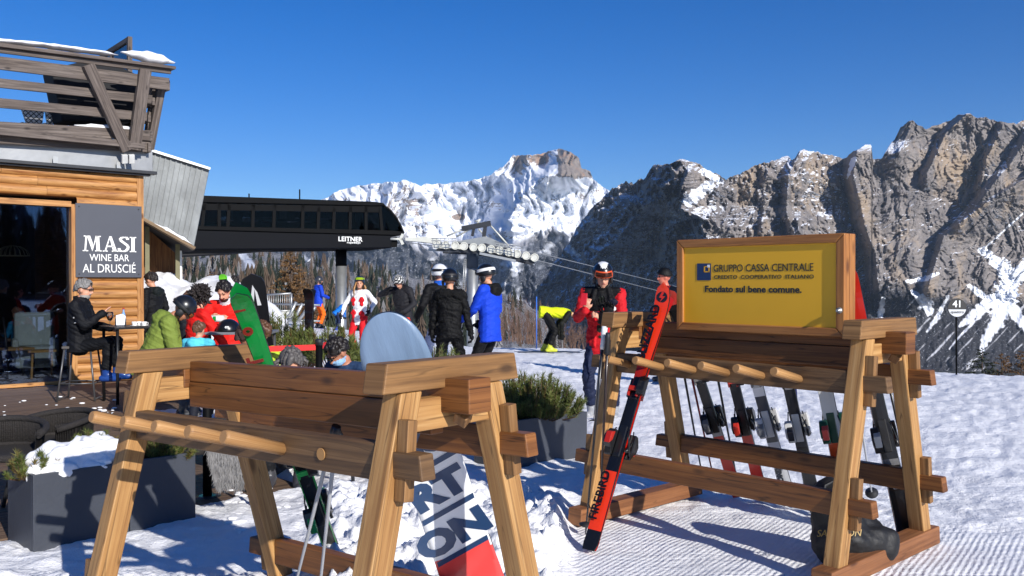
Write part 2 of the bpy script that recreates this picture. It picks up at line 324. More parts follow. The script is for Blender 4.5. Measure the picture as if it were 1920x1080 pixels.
def grid_obj(name, V, nx, ny, mat, kind='structure', wrap=False, cols=None):
    idx = np.arange(nx * ny).reshape(ny, nx); a = idx[:-1, :-1].ravel(); b = idx[:-1, 1:].ravel(); c = idx[1:, 1:].ravel(); d = idx[1:, :-1].ravel()
    q = np.stack([a, b, c, d], 1)
    me = bpy.data.meshes.new(name); me.vertices.add(len(V)); me.vertices.foreach_set('co', V.astype(np.float32).ravel())
    me.loops.add(q.size); me.loops.foreach_set('vertex_index', q.astype(np.int32).ravel()); me.polygons.add(len(q))
    me.polygons.foreach_set('loop_start', np.arange(0, q.size, 4, dtype=np.int32)); me.polygons.foreach_set('use_smooth', np.ones(len(q), bool))
    me.update(calc_edges=True); me.validate()
    if cols is not None:
        at_ = me.color_attributes.new('msk', 'FLOAT_COLOR', 'POINT'); at_.data.foreach_set('color', np.concatenate([cols, np.ones((len(V), 1))], 1).astype(np.float32).ravel())
    me.materials.append(mat); o = obj(name, me)
    if kind: o['kind'] = kind
    return o
# ground: one polar sheet out to the far valley, fine in front of the camera
ang = np.concatenate([np.linspace(-180, -44, 46)[:-1], np.linspace(-44, 44, 620), np.linspace(44, 180, 46)[1:]]) * math.pi / 180
FARG = 62.
rad = np.concatenate([[.02, .6, 1.2], np.geomspace(1.8, 7.5, 300), np.geomspace(7.5, 45, 190)[1:], np.geomspace(45, 11000, 50)[1:]])
AA, RD_ = np.meshgrid(ang, rad); X = np.sin(AA) * RD_; Y = np.cos(AA) * RD_
grid_obj('snow_ground', np.stack([X, Y, ground_z(X, Y)], -1).reshape(-1, 3), len(ang), len(rad), SNOW_G, cols=np.stack([(smv(.05, .5, X) * (1 - smv(6.2, 7.0, Y + .35 * X)) * smv(.5, 1, Y)).ravel()] * 3, -1))
_g = bpy.data.objects['snow_ground'].data; _g.materials.append(M('valley_forest', (46, 50, 48), .9, var=.4, vs=.02)); _mi = np.repeat((rad[:-1] > FARG).astype(np.int32), len(ang) - 1); _g.polygons.foreach_set('material_index', _mi)

def mountain_mat(name, rock1, rock2, ochre, forest, thr=.5, nscale=.004, forest_snow=.45, tilt=0., fine_amp=.75):
    m = bpy.data.materials.new(name); m.use_nodes = True; t = m.node_tree; p = t.nodes['Principled BSDF']; L = t.links.new
    p.inputs['Roughness'].default_value = .9; p.inputs['Specular IOR Level'].default_value = .1
    g = node(t, 'ShaderNodeNewGeometry'); at_ = node(t, 'ShaderNodeVertexColor', layer_name='msk'); sp = node(t, 'ShaderNodeSeparateColor'); L(at_.outputs[0], sp.inputs[0])
    def nz(s, stretch=(1, 1, 1), d=8., ro=.65, tilt=0.):
        mp = node(t, 'ShaderNodeMapping'); mp.inputs['Scale'].default_value = stretch; mp.inputs['Rotation'].default_value = (0, tilt, 0); L(g.outputs['Position'], mp.inputs[0])
        n = node(t, 'ShaderNodeTexNoise', i={'Scale': s, 'Detail': d, 'Roughness': ro}); L(mp.outputs[0], n.inputs['Vector']); return n.outputs['Fac']
    def ramp(x, stops):
        r = node(t, 'ShaderNodeValToRGB'); e = r.color_ramp.elements
        for i, (ps, c) in enumerate(stops):
            k = e[i] if i < 2 else e.new(ps); k.position = ps; k.color = (*c, 1)
        L(x, r.inputs[0]); return r.outputs[0]
    def mix(f, a, b):
        x = node(t, 'ShaderNodeMix', data_type='RGBA'); L(f, x.inputs[0])
        for s, v in ((6, a), (7, b)):
            if isinstance(v, tuple): x.inputs[s].default_value = (*v, 1)
            else: L(v, x.inputs[s])
        return x.outputs[2]
    def math_(op, a, b, c=None):
        n = node(t, 'ShaderNodeMath', operation=op)
        for i, v in enumerate((a, b, c)):
            if v is None: continue
            if isinstance(v, (int, float)): n.inputs[i].default_value = v
            else: L(v, n.inputs[i])
        return n.outputs[0]
    # streaked rock, ochre bands where fresh faces broke off
    rk = ramp(nz(nscale * 2.2, (1, 1, .45)), [(.32, lin(rock1)), (.68, lin(rock2))])
    fine = ramp(nz(nscale * 16, (1, 1, .5), 6.), [(.3, (.62, .62, .64)), (.7, (1.2, 1.18, 1.15))])
    mm = node(t, 'ShaderNodeMix', data_type='RGBA', blend_type='MULTIPLY'); mm.inputs[0].default_value = 1; L(rk, mm.inputs[6]); L(fine, mm.inputs[7])
    oc = math_('MULTIPLY', ramp(nz(nscale * 1.1, (1, 1, .6), 6.), [(.5, (0, 0, 0)), (.62, (1, 1, 1))]), sp.outputs[2])
    rock = mix(oc, mm.outputs[2], lin(ochre))
    # forest: dark speckle with snow between the trees
    fs = ramp(nz(nscale * 30, (1, 1, .7), 5., .75), [(forest_snow, (0, 0, 0)), (forest_snow + .1, (1, 1, 1))])
    fo = mix(fs, lin(forest), lin((232, 238, 248)))
    sx = node(t, 'ShaderNodeSeparateXYZ'); L(g.outputs['Normal'], sx.inputs[0])
    nn = math_('ADD', math_('MULTIPLY', math_('SUBTRACT', nz(nscale * 9, (.3, .5, 2.4), 8., .72, tilt), .5), 1.15), math_('MULTIPLY', math_('SUBTRACT', nz(nscale * 1.3, (1, 1, 1), 4.), .5), .3))
    nn = math_('ADD', nn, math_('MULTIPLY', math_('SUBTRACT', nz(nscale * 20, (.6, .8, 1.5), 6., .75, tilt), .5), fine_amp))
    sv = math_('ADD', math_('ADD', math_('ABSOLUTE', sx.outputs[2], 0), nn), math_('MULTIPLY', math_('SUBTRACT', sp.outputs[0], .5), 2.))
    mr = node(t, 'ShaderNodeMapRange', interpolation_type='SMOOTHSTEP'); L(sv, mr.inputs[0]); mr.inputs[1].default_value = thr - .05; mr.inputs[2].default_value = thr + .07
    base = mix(sp.outputs[1], rock, fo)
    full = node(t, 'ShaderNodeMapRange', interpolation_type='SMOOTHSTEP'); L(sp.outputs[0], full.inputs[0]); full.inputs[1].default_value = .8; full.inputs[2].default_value = .97
    notforest = math_('SUBTRACT', 1., sp.outputs[1])
    fac = math_('MAXIMUM', math_('MULTIPLY', mr.outputs[0], notforest), full.outputs[0])
    L(mix(fac, base, lin((238, 242, 250))), p.inputs['Base Color'])
    bm = node(t, 'ShaderNodeBump', i={'Strength': .6, 'Distance': 6.}); L(nz(nscale * 14, (1, 1, .7), 8., .7), bm.inputs['Height']); L(bm.outputs[0], p.inputs['Normal'])
    return m
def spur(PX, PY, crest, A, wl, wr, soft=1.):
    """a buttress standing out of the face along a crest line; steep on its left, easing off on its right"""
    cy = [c[1] for c in crest]; xc = np.interp(PY, cy, [c[0] for c in crest]); d = PX - xc
    fall = np.where(d < 0, np.clip(1 + d / wl, 0, 1), np.clip(1 - d / wr, 0, 1) ** 1.3)
    ends = smv(cy[0] - 25 * soft, cy[0] + 4, PY) * (1 - smv(cy[-1] - 10, cy[-1] + 40 * soft, PY))
    return A * fall * ends
def relief(name, skyl, yb, nx, ny, depth, mask, mat, jag=3.):
    xs = np.linspace(skyl[0][0], skyl[-1][0], nx); ys = np.interp(xs, [s[0] for s in skyl], [s[1] for s in skyl])
    ys = ys - np.where(xs < 1235, 1., .35) * (jag > 2.1) * (jag < 2.3) * 5 * (ridged(xs / 26, xs * 0 + 7.7, 4, 19, .6) - .45)
    ys = ys + jag * fbm(xs / 22, xs * 0 + 3.3, 4, 9, .6); tt = np.linspace(0, 1, ny) ** 1.05
    PX = np.broadcast_to(xs, (ny, nx)); PY = ys[None] + (yb - ys)[None] * tt[:, None]; YS = np.broadcast_to(ys, (ny, nx))
    D = depth(PX, PY, YS)
    V = np.stack([(PX - 960) / F * D, D, EYE + (HZ - PY) / F * D], -1)
    top = V[0]; back = []
    for k in (5, 4, 3, 2, 1):
        b = top.copy(); f = 1 + .035 * k; b[:, 0] *= f; b[:, 1] *= f; b[:, 2] -= top[:, 1] * .0022 * k ** 1.7; back.append(b)
    V = np.concatenate([np.array(back), V], 0); c = mask(PX, PY, YS); c = np.concatenate([np.repeat(c[:1], 5, 0), c], 0)
    return grid_obj(name, V.reshape(-1, 3), nx, ny + 5, mat, cols=c.reshape(-1, 3))
def blob(PX, PY, pts, w):
    """soft distance band round a polyline"""
    best = np.full(PX.shape, 1e9)
    for (x0, y0, w0), (x1, y1, w1) in zip(pts[:-1], pts[1:]):
        dx, dy = x1 - x0, y1 - y0; t = np.clip(((PX - x0) * dx + (PY - y0) * dy) / (dx * dx + dy * dy + 1e-9), 0, 1)
        best = np.minimum(best, np.hypot(PX - x0 - t * dx, PY - y0 - t * dy) / (w0 + (w1 - w0) * t))
    return best
# ---- right massif
SKY_R = [(975, 640), (1000, 560), (1030, 510), (1062, 462), (1090, 420), (1130, 372), (1147, 356), (1175, 346), (1208, 340), (1228, 310), (1262, 306), (1276, 299), (1300, 306), (1330, 320), (1360, 337), (1390, 326), (1412, 312), (1436, 306), (1455, 302), (1478, 294), (1484, 303), (1500, 284), (1512, 281), (1540, 290), (1572, 294), (1586, 298), (1600, 283), (1625, 273), (1633, 272), (1636, 298), (1652, 299), (1672, 268), (1688, 240), (1702, 229), (1711, 226), (1722, 237), (1736, 244), (1746, 240), (1770, 230), (1800, 217), (1818, 213), (1830, 222), (1846, 220), (1862, 228), (1884, 230), (1905, 235), (1920, 226), (1980, 205), (2100, 230), (2400, 260)]
def d_right(PX, PY, YS):
    PXw = PX + 22 * fbm(PX / 50, PY / 45, 4, 61) + 12 * ridged(PX / 17, PY / 24, 4, 63) - 8
    h = PY - YS
    talus = np.interp(PX, [900, 1500, 1640, 1760, 1850, 2400], [700, 640, 570, 560, 560, 560]); k = 2900 / 1700
    D = 3300 - .45 * k * np.minimum(h, np.maximum(talus - YS, 0)) - 1.5 * k * np.maximum(PY - talus, 0)
    D = D + 1400 * smv(1330, 1000, PXw)
    D -= spur(PXw, PY, [(1276, 300), (1281, 330), (1268, 385), (1322, 412), (1335, 450), (1340, 720)], 620, 90, 330)
    D -= spur(PX, PY, [(1232, 310), (1226, 345)], 140, 24, 60)
    D -= spur(PXw, PY, [(1160, 345), (1150, 390), (1100, 430), (1062, 470), (1030, 560)], 260, 90, 34)
    D -= spur(PXw, PY, [(1215, 376), (1185, 420), (1140, 470), (1105, 520), (1070, 640)], 430, 85, 60, .6)
    D -= spur(PX, PY, [(1290, 325), (1262, 384)], 120, 16, 60)
    D -= spur(PX, PY, [(1500, 283), (1478, 330), (1474, 400), (1490, 440), (1500, 560)], 160, 16, 110)
    D -= spur(PX, PY, [(1606, 284), (1600, 330), (1612, 380), (1622, 430), (1640, 470), (1650, 560)], 230, 24, 190)
    D -= spur(PX, PY, [(1440, 304), (1430, 420)], 70, 14, 60)
    D -= spur(PX, PY, [(1712, 226), (1680, 300)], 120, 40, 60)
    D -= spur(PX, PY, [(1812, 214), (1772, 250), (1755, 290), (1735, 330)], 110, 14, 110)
    D -= spur(PX, PY, [(1880, 235), (1848, 300), (1838, 350)], 90, 14, 80)
    D -= spur(PX, PY, [(1930, 250), (1900, 300), (1850, 360), (1800, 420)], 110, 16, 120)
    D -= spur(PX, PY, [(1990, 270), (1930, 330), (1850, 380), (1770, 440), (1740, 540)], 90, 12, 120)
    # diagonal strata that climb to the right, blocky faces between joints, a few gullies
    q = PY + (PX - 1500) * .36; st = q / 30 + .8 * fbm(PX / 110, PY / 110, 3, 4); st2 = q / 9.5 + .7 * fbm(PX / 60, PY / 40, 3, 27)
    cliff = 1 - smv(talus - 10, talus + 25, PY)
    D -= cliff * (20 * (.5 - (st % 1)) * smv(-.3, .5, fbm(PX / 90, PY / 60, 2, 29) + .1) + 6 * (.5 - (st2 % 1)))
    wx = PX + 30 * fbm(PX / 120, PY / 120, 3, 14); wy = PY + 16 * fbm(PX / 50, PY / 50, 3, 15)
    def facet(u, v, seed):                                   # tilted plates: cell noise with a random slope per cell
        gx = np.floor(u); gy = np.floor(v); best = np.full(u.shape, 9.); val = np.zeros(u.shape)
        for i in (-1, 0, 1):
            for j in (-1, 0, 1):
                cx, cy = gx + i, gy + j; hsh = np.sin(cx * 127.1 + cy * 311.7 + seed) * 43758.5453; r1 = hsh % 1; r2 = (hsh * 7.13) % 1; r3 = (hsh * 3.77) % 1
                dx = u - cx - r1; dy = v - cy - r2; d_ = dx * dx + dy * dy; h_ = (r3 - .5) * 1.3 + (r1 - .5) * 1.6 * dx + (r2 - .5) * dy
                val = np.where(d_ < best, h_, val); best = np.minimum(best, d_)
        return val
    D -= cliff * (17 * ridged(wx / 150, wy / 240, 3, 2) + 13 * facet(wx / 46, wy / 70, 1.) + 12 * facet(wx / 21, wy / 26, 2.) + 8 * facet(wx / 9, wy / 11, 3.) + 11 * ridged(wx / 28, wy / 60, 3, 8) + 6 * fbm(wx / 5, wy / 6, 3, 18))
    D -= (1 - cliff) * (14 * fbm(PX / 50, PY / 60, 4, 12) + 6 * fbm(PX / 9, PY / 12, 3, 13))
    return D
def m_right(PX, PY, YS):
    talus = np.interp(PX, [900, 1450, 1600, 1700, 1800, 2400], [690, 640, 560, 530, 560, 545]) + 16 * fbm(PX / 40, PY / 80, 3, 3)
    forest = smv(talus - 6, talus + 14, PY)
    fans = [[(1918, 400, 1.5), (1850, 462, 1.5), (1838, 470, 5)], [(1842, 468, 5), (1880, 500, 14), (1895, 520, 16), (1930, 500, 16), (2000, 480, 30)],
            [(1895, 515, 16), (1885, 560, 26), (1872, 600, 14), (1846, 640, 8), (1838, 668, 2)], [(1888, 545, 14), (1850, 570, 12), (1815, 600, 8), (1800, 612, 3)],
            [(1880, 560, 16), (1905, 590, 12), (1930, 620, 7)], [(1850, 580, 3), (1800, 630, 2), (1780, 655, 1)], [(1818, 535, 4), (1838, 552, 7), (1852, 560, 5)], [(1710, 545, 3), (1735, 570, 13), (1744, 585, 8)],
            [(1760, 512, 2), (1735, 522, 5), (1700, 528, 3)], [(1778, 555, 2), (1758, 595, 5), (1738, 622, 2)], [(1655, 560, 5), (1650, 595, 6), (1636, 630, 2)], [(1060, 463, 8), (1085, 480, 4)], [(1172, 478, 1), (1165, 520, 2)],
            [(1600, 300, 6), (1588, 335, 2)], [(1320, 322, 8), (1352, 340, 5)], [(1290, 375, 12), (1330, 350, 10)]]
    s = np.full(PX.shape, .345) + .10 * fbm(PX / 70, PY / 40, 3, 24) + .16 * np.exp(-((PX - 1545) / 60) ** 2 - ((PY - 350) / 50) ** 2) + .1 * smv(1240, 1100, PX)
    wob = .45 * fbm(PX / 9, PY / 9, 4, 33)
    fm = np.zeros(PX.shape)
    for f in fans: fm = np.maximum(fm, 1 - smv(.75, 1.15, blob(PX, PY, f, 1) + wob))
    # thin snow streaks between the trees below the cliffs, running down-left
    q = (PX * .8 + PY * .75); fm = np.maximum(fm, forest * .6 * smv(.5, .75, fbm(q / 9, (PY - PX) / 120, 4, 44)) * .9 * smv(1600, 1700, PX))
    s = np.where(fm > 0, s * (1 - fm) + fm, s)
    oc = np.clip(.55 + .6 * fbm(PX / 60, PY / 60, 3, 55) + .5 * smv(1640, 1800, PX) * (1 - smv(330, 420, PY)), 0, 1) * smv(1290, 1400, PX) + .3
    return np.stack([np.clip(s, 0, 1), forest * (1 - fm), np.clip(oc, 0, 1)], -1)
MT_R = mountain_mat('dolomite_rock', (110, 107, 108), (154, 147, 143), (158, 141, 122), (56, 56, 60), thr=.62, nscale=.006, forest_snow=.60, tilt=.34)
relief('rocky_mountain', SKY_R, 790, 960, 520, d_right, m_right, MT_R, 2.2)
# ---- snowy peak behind
SKY_B = [(200, 430), (560, 400), (610, 370), (650, 353), (700, 344), (742, 341), (760, 338), (790, 347), (822, 344), (838, 346), (880, 338), (915, 330), (945, 312), (962, 293), (985, 292), (1010, 290), (1022, 286), (1030, 282), (1050, 279), (1068, 284), (1086, 296), (1090, 314), (1106, 322), (1112, 336), (1130, 350), (1146, 360), (1200, 390), (1400, 470)]
def d_back(PX, PY, YS):
    h = PY - YS; k = 7500 / 1700
    D = 8600 - 1.25 * k * np.minimum(h, 120) - 2.6 * k * np.maximum(h - 120, 0)
    D += 700 * np.exp(-((PX - 880) / 70) ** 2 - ((PY - 395) / 50) ** 2)              # the bowl of the glacier cirque
    D -= spur(PX, PY, [(1058, 282), (1052, 330)], 900, 34, 80)
    D -= spur(PX, PY, [(992, 292), (985, 330)], 330, 20, 40)
    D -= spur(PX, PY, [(1018, 330), (985, 360), (965, 395), (930, 440)], 1000, 46, 130)
    D -= spur(PX, PY, [(760, 340), (735, 400), (690, 440)], 420, 60, 90)
    D -= spur(PX, PY, [(960, 470), (950, 520), (930, 600)], 600, 40, 90) + spur(PX, PY, [(860, 470), (840, 600)], 420, 34, 80)
    wx = PX + 16 * fbm(PX / 70, PY / 70, 3, 14)
    D -= 210 * ridged(wx / 70, PY / 110, 3, 2) + 105 * ridged(wx / 24, PY / 50, 3, 6) + 48 * fbm(wx / 9, PY / 16, 3, 8)
    return np.maximum(D, 2300)
def m_back(PX, PY, YS):
    fl = np.interp(PX, [200, 640, 700, 760, 800, 880, 960, 1000, 1060, 1140], [380, 385, 395, 430, 455, 440, 440, 425, 420, 420]) + 14 * fbm(PX / 30, PY / 30, 4, 3)
    forest = smv(fl, fl + 34, PY)
    tower = smv(1040, 1050, PX) * (1 - smv(1108, 1112, PX)) * (1 - smv(326, 338, PY)) + smv(960, 968, PX) * (1 - smv(1026, 1030, PX)) * (1 - smv(312, 332, PY)) * .55
    s = .80 - .70 * tower + .18 * fbm(PX / 40, PY / 26, 3, 24) - .16 * smv(640, 680, PX) * smv(352, 378, PY) * (1 - smv(770, 830, PX))
    g = 1 - smv(.7, 1.1, blob(PX, PY, [(800, 400, 14), (850, 402, 26), (910, 405, 24), (985, 430, 16)], 1) + .3 * fbm(PX / 12, PY / 12, 3, 31)); s = np.maximum(s, g)
    s = np.where(np.hypot((PX - 860) / 13, (PY - 407) / 6) < 1, .1, s)
    return np.stack([np.clip(s, 0, 1), forest * (1 - g), np.clip(tower * 1.2 + .35, 0, 1)], -1)
MT_B = mountain_mat('snowy_peak', (120, 112, 108), (160, 148, 138), (178, 142, 114), (62, 64, 70), thr=.58, nscale=.0028, forest_snow=.56, fine_amp=1.15)
relief('snowy_mountain', SKY_B, 640, 760, 340, d_back, m_back, MT_B, 2.5)
# ---- wooded hillside below the chairlift
SKY_N = [(150, 470), (330, 466), (420, 470), (480, 466), (540, 480), (600, 498), (680, 512), (760, 520), (840, 530), (900, 540), (960, 556), (1010, 585), (1060, 640), (1100, 700)]
def d_near(PX, PY, YS):
    return np.maximum(1250 - 6.8 * (PY - YS), 150) + 30 * fbm(PX / 40, PY / 40, 4, 5)
def m_near(PX, PY, YS):
    s = .32 + .35 * fbm(PX / 30, PY / 22, 4, 7); r = 1 - smv(.8, 1.2, blob(PX, PY, [(450, 470, 6), (470, 500, 10), (480, 540, 8)], 1) + .4 * fbm(PX / 12, PY / 12, 3, 8))
    return np.stack([np.clip(np.maximum(s, r), 0, 1), .85 * (1 - r), np.full(PX.shape, .3)], -1)
MT_N = mountain_mat('hillside', (78, 66, 56), (112, 96, 82), (120, 96, 74), (56, 46, 38), thr=.62, nscale=.12, forest_snow=.5)
relief('wooded_hill', SKY_N, 800, 300, 160, d_near, m_near, MT_N, 3.)
# ================================================================ ski racks
W_LEG = wood('rack_pine_pale', (182, 138, 84), (150, 106, 60), (204, 164, 110), rough=.6, crack=.7)  # paler pine of the legs and collar beams
W_CAP = wood('rack_pine_weathered', (142, 104, 62), (104, 74, 44), (168, 128, 82), rough=.62, bump=.5)
W_RIDGE = wood('rack_pine_oiled', (130, 82, 40), (96, 58, 28), (154, 102, 54), rough=.5, crack=.8)
W_PEG = wood('rack_peg', (182, 138, 88), (152, 108, 64), (204, 164, 114), rough=.55)
W_BASE = wood('rack_base_red', (140, 92, 56), (110, 68, 40), (162, 112, 72), rough=.6)
W_RAIL = wood('rack_rail_grey_brown', (112, 84, 54), (80, 58, 38), (138, 106, 72), rough=.62, bump=.5)
RD = dict(L=1.70, Wt=.258, Wb=.556, Ht=1.25, zb=.1)
PEG_U = (-.745, -.475, -.23, .01, .245, .48)
def make_rack(loc, rz, label, missing=(), low=.40, pl=.25, pt=.058):
    root = empty('ski_rack', loc, rz, label, 'ski rack', 'wooden ski racks on the snow')
    L, Wt, Wb, Ht, zb = [RD[k] for k in ('L', 'Wt', 'Wb', 'Ht', 'zb')]; tv, tu = .1, .09
    def legc(sg, w): return sg * (Wt + (Wb - Wt) * (Ht - w) / (Ht - zb) - tv / 2)
    for su in (-1, 1):
        u0 = su * (L / 2) - tu / 2
        for sg in (-1, 1):
            m = MB(); rings = []
            for w in (zb - .005, Ht):
                v = legc(sg, w); rings += [(u0 - tu / 2, v - tv / 2, w), (u0 + tu / 2, v - tv / 2, w), (u0 + tu / 2, v + tv / 2, w), (u0 - tu / 2, v + tv / 2, w)]
            m.hexa(rings).build('leg', W_LEG, root, .007)
            # wedges that lock the rail tenons
            for w in (1.02, low):
                uu = su * (L / 2) - tu / 2 + su * (tu / 2 + .026); v = legc(sg, w)
                MB().beam((uu, v + .012 * sg, w - .12), (uu, v - .014 * sg, w + .145), .045, .05, up=(1, 0, 0)).build('wedge', W_CAP, root, .004)
        MB().beam((u0, -.345, Ht + .052), (u0, .345, Ht + .052), .105, .10, cut=(.02, .02)).build('cap_beam', W_CAP, root, .006)
        MB().beam((u0 - su * .004, -Wt + .035, Ht - .085), (u0 - su * .004, Wt - .035, Ht - .085), .07, .11).build('collar_beam', W_LEG, root, .005)
        MB().beam((u0, -Wb - .1, .05), (u0, Wb + .1, .05), .115, .105, cut=(.01, .01)).build('base_beam', W_BASE, root, .006)
    r = MB()
    r.beam((-L / 2 + .003, 0, 1.24), (L / 2 - tu - .003, 0, 1.24), .06, .095); r.beam((-L / 2 + .003, 0, 1.133), (L / 2 - tu - .003, 0, 1.133), .066, .115)
    for su in (-1, 1):
        r.beam((L / 2 - tu - .002 if su > 0 else -L / 2, 0, 1.225), (su * (L / 2 + (.12 if su > 0 else .12 + tu)), 0, 1.225), .115, .12)
    r.build('ridge_board', W_RIDGE, root, .005)
    for su in (-1, 1): MB().beam((su * (L / 2 + .018), .015, 1.13), (su * (L / 2 + .052), -.01, 1.165), .05, .05, up=(1, 0, 0)).build('wedge', W_CAP, root, .004)
    for sg in (-1, 1):
        for w, nm, mt in ((1.02, 'peg_rail', W_RAIL), (low, 'lower_rail', W_RIDGE)):
            v = legc(sg, w); m = MB()
            m.beam((-L / 2 + .002, v, w), (L / 2 - tu - .002, v, w), .062, .125)
            for su in (-1, 1): m.beam((L / 2 - tu if su > 0 else -L / 2, v, w), (su * (L / 2 + (.135 if su > 0 else .135 + tu)), v, w), .066, .085, cut=(0, .012))
            m.build(nm, mt if sg < 0 or w < .5 else W_RIDGE, root, .006)
    v = legc(-1, 1.02)
    for k, u in enumerate(PEG_U):
        if k in missing: 
            MB().lathe([(.022, 0), (.022, .004)], (u, v - .0345, 1.02), 14, ax=(0, -1, 0)).build('peg_hole', W_LEG, root)
            continue
        MB().tube([(u, v - .03, 1.015), (u, v - .03 - pl, 1.015 + pt), (u, v - .03 - pl - .012, 1.015 + pt + .003)], [.024, .0265, .022], 14).build('peg', W_PEG, root)
    return root
rack_l = make_rack(RL, RLA, 'left nearer wooden A-frame ski rack with the Burton snowboard leaning on it'.replace('Burton ', 'lettered '), missing=(5,), low=.29, pl=.235, pt=.075)
rack_l.rotation_euler = (0, -.024, RLA); rack_l.location.z -= .022
rack_r = make_rack(RR_, RRA, 'right farther wooden A-frame ski rack carrying the yellow billboard')
def RW(rk, u, v, w):
    (x, y, z), a = ((RL, RLA) if rk == 'l' else (RR_, RRA)); c, s = math.cos(a), math.sin(a)
    return Vector((x + c * u - s * v, y + s * u + c * v, z + w))
# ================================================================ buildings, lift station, pylon
WALLLOG = wood('log_cladding', (190, 136, 78), (142, 88, 44), (214, 164, 104), rough=.5, fine=22., bump=.2, crack=.6)
GREYWOOD = wood('weathered_grey_planks', (104, 94, 88), (66, 58, 54), (134, 124, 116), rough=.75, bump=.6)
DECKW = wood('deck_planks', (112, 90, 72), (74, 58, 46), (138, 116, 96), rough=.7, bump=.5)
ZINC = M('zinc_sheet', (150, 152, 154), .45, .55, var=.12, vs=2.2, bump=.15, bs=6)
ZINC2 = M('weathered_zinc_cladding', (116, 120, 122), .55, .35, var=.3, vs=2.6, bump=.25, bs=14, stretch=(1, 1, .6))
ANTHRA = M('anthracite_sign_panel', (72, 75, 84), .5, var=.05, vs=1.5)
WHITE = M('white_lettering', (236, 236, 232), .5, var=.02)
BLACKM = M('black_painted_metal', (10, 11, 13), .6, .0, var=.15, vs=4, spec=.08)
DARKM = M('charcoal_metal', (52, 54, 58), .45, .4, var=.12, vs=5)
STEEL = M('galvanised_steel', (168, 170, 170), .42, .7, var=.12, vs=4)
OLIVE = M('olive_post_paint', (108, 104, 74), .6, var=.1)
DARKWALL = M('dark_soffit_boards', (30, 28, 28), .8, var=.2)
OLDLOG = wood('old_log_wall', (128, 86, 48), (78, 50, 30), (158, 112, 66), rough=.75, bump=.6)
def glass(name, tint, refl=.06, rough=.02, gcol=(1, 1, 1)):
    m = bpy.data.materials.new(name); m.use_nodes = True; t = m.node_tree; L = t.links.new; out = t.nodes['Material Output']; t.nodes.remove(t.nodes['Principled BSDF'])
    tr = node(t, 'ShaderNodeBsdfTransparent'); tr.inputs[0].default_value = (*tint, 1); gl = node(t, 'ShaderNodeBsdfGlossy'); gl.inputs['Roughness'].default_value = rough; gl.inputs[0].default_value = (*gcol, 1)
    fr = node(t, 'ShaderNodeFresnel'); fr.inputs[0].default_value = 1.5; ad = node(t, 'ShaderNodeMath', operation='ADD'); L(fr.outputs[0], ad.inputs[0]); ad.inputs[1].default_value = refl; ad.use_clamp = True
    mx = node(t, 'ShaderNodeMixShader'); L(ad.outputs[0], mx.inputs[0]); L(tr.outputs[0], mx.inputs[1]); L(gl.outputs[0], mx.inputs[2]); L(mx.outputs[0], out.inputs[0]); return m
GLASS_BAR = glass('window_glass', (.6, .63, .68), .07, gcol=(.42, .58, .9))
GLASS_ST = glass('smoked_glass', (.36, .37, .40), -.03)
GLASS_CL = glass('clear_glass', (.86, .9, .92), .05)

fe = Vector((.743, .669, 0)).normalized(); fn = Vector((.669, -.743, 0)).normalized(); UP = Vector((0, 0, 1))
FP = gnd(130, 720); _t = hit(267, 530, FP, fn); CORN = Vector((_t.x, _t.y, 0))
def fac(px, py, off=0.):
    p = hit(px, py, CORN + fn * off, fn); q = p - CORN; return q.dot(fe), p.z
def FW(s, off, z): return CORN + fe * s + fn * off + UP * z
bar = empty('wine_bar_building', CORN, 0, 'log clad wine bar with large window and grey wooden roof terrace', 'building')
def bpart(mb, name, mats, parent=bar, bevel=0):
    me = mb.mesh(name, mats); me.transform(Matrix.Translation(-CORN) if parent is bar else Matrix.Identity(4)); return obj(name, me, parent, bevel)
def tag_parent(o, p): o.parent = p
sW, zT = fac(142, 384); _, zTop = fac(262, 330)       # window edge and wall top
SL = -6.5
m = MB(); dz = .142; k = 0; z = .02
def loghalf(m, s0, s1, z, h):
    n = 7; o = len(m.v); ou = rnd.uniform(0, 60); ov = rnd.uniform(0, 60)
    for s in (s0, s1):
        for i in range(n):
            a = math.pi * (i / (n - 1)) ; m.v.append(FW(s, .012 + .046 * math.sin(a), z + h / 2 - h / 2 * math.cos(a)))
    for i in range(n - 1): m.face([o + i, o + n + i, o + n + i + 1, o + i + 1], [(s0 + ou, i * .03 + ov), (s1 + ou, i * .03 + ov), (s1 + ou, i * .03 + .03 + ov), (s0 + ou, i * .03 + .03 + ov)], True)
while z < zTop - .03:
    h = min(dz, zTop - z)
    if z > zT + .02:
        ed = [SL, -3.9 + rnd.uniform(-.5, .5), -1.9 + rnd.uniform(-.7, .7), -.1]
        for a, b in zip(ed[:-1], ed[1:]): loghalf(m, a + .002, b - .002, z, h)
    else: loghalf(m, sW + .005, -.1, z, h)
    z += dz
bpart(m, 'log_wall', WALLLOG)
m = MB(); m.box(FW(SL / 2 - .05, -.16, (zT + zTop) / 2 + .06), (abs(SL) - .1, .3, zTop - zT - .1), Matrix((fe, -fn, UP)).transposed())
m.box(FW(sW / 2 - .05, -.16, zT / 2), (abs(sW) - .1, .3, zT), Matrix((fe, -fn, UP)).transposed())
m.box(FW(-.15, -3.2, zTop / 2), (.25, 5.7, zTop), Matrix((fe, -fn, UP)).transposed()); bpart(m, 'side_wall', OLDLOG)
m = MB(); m.box(FW(-.05, -.02, zTop / 2), (.1, .16, zTop - .004), Matrix((fe, -fn, UP)).transposed()); bpart(m, 'corner_board', WALLLOG)
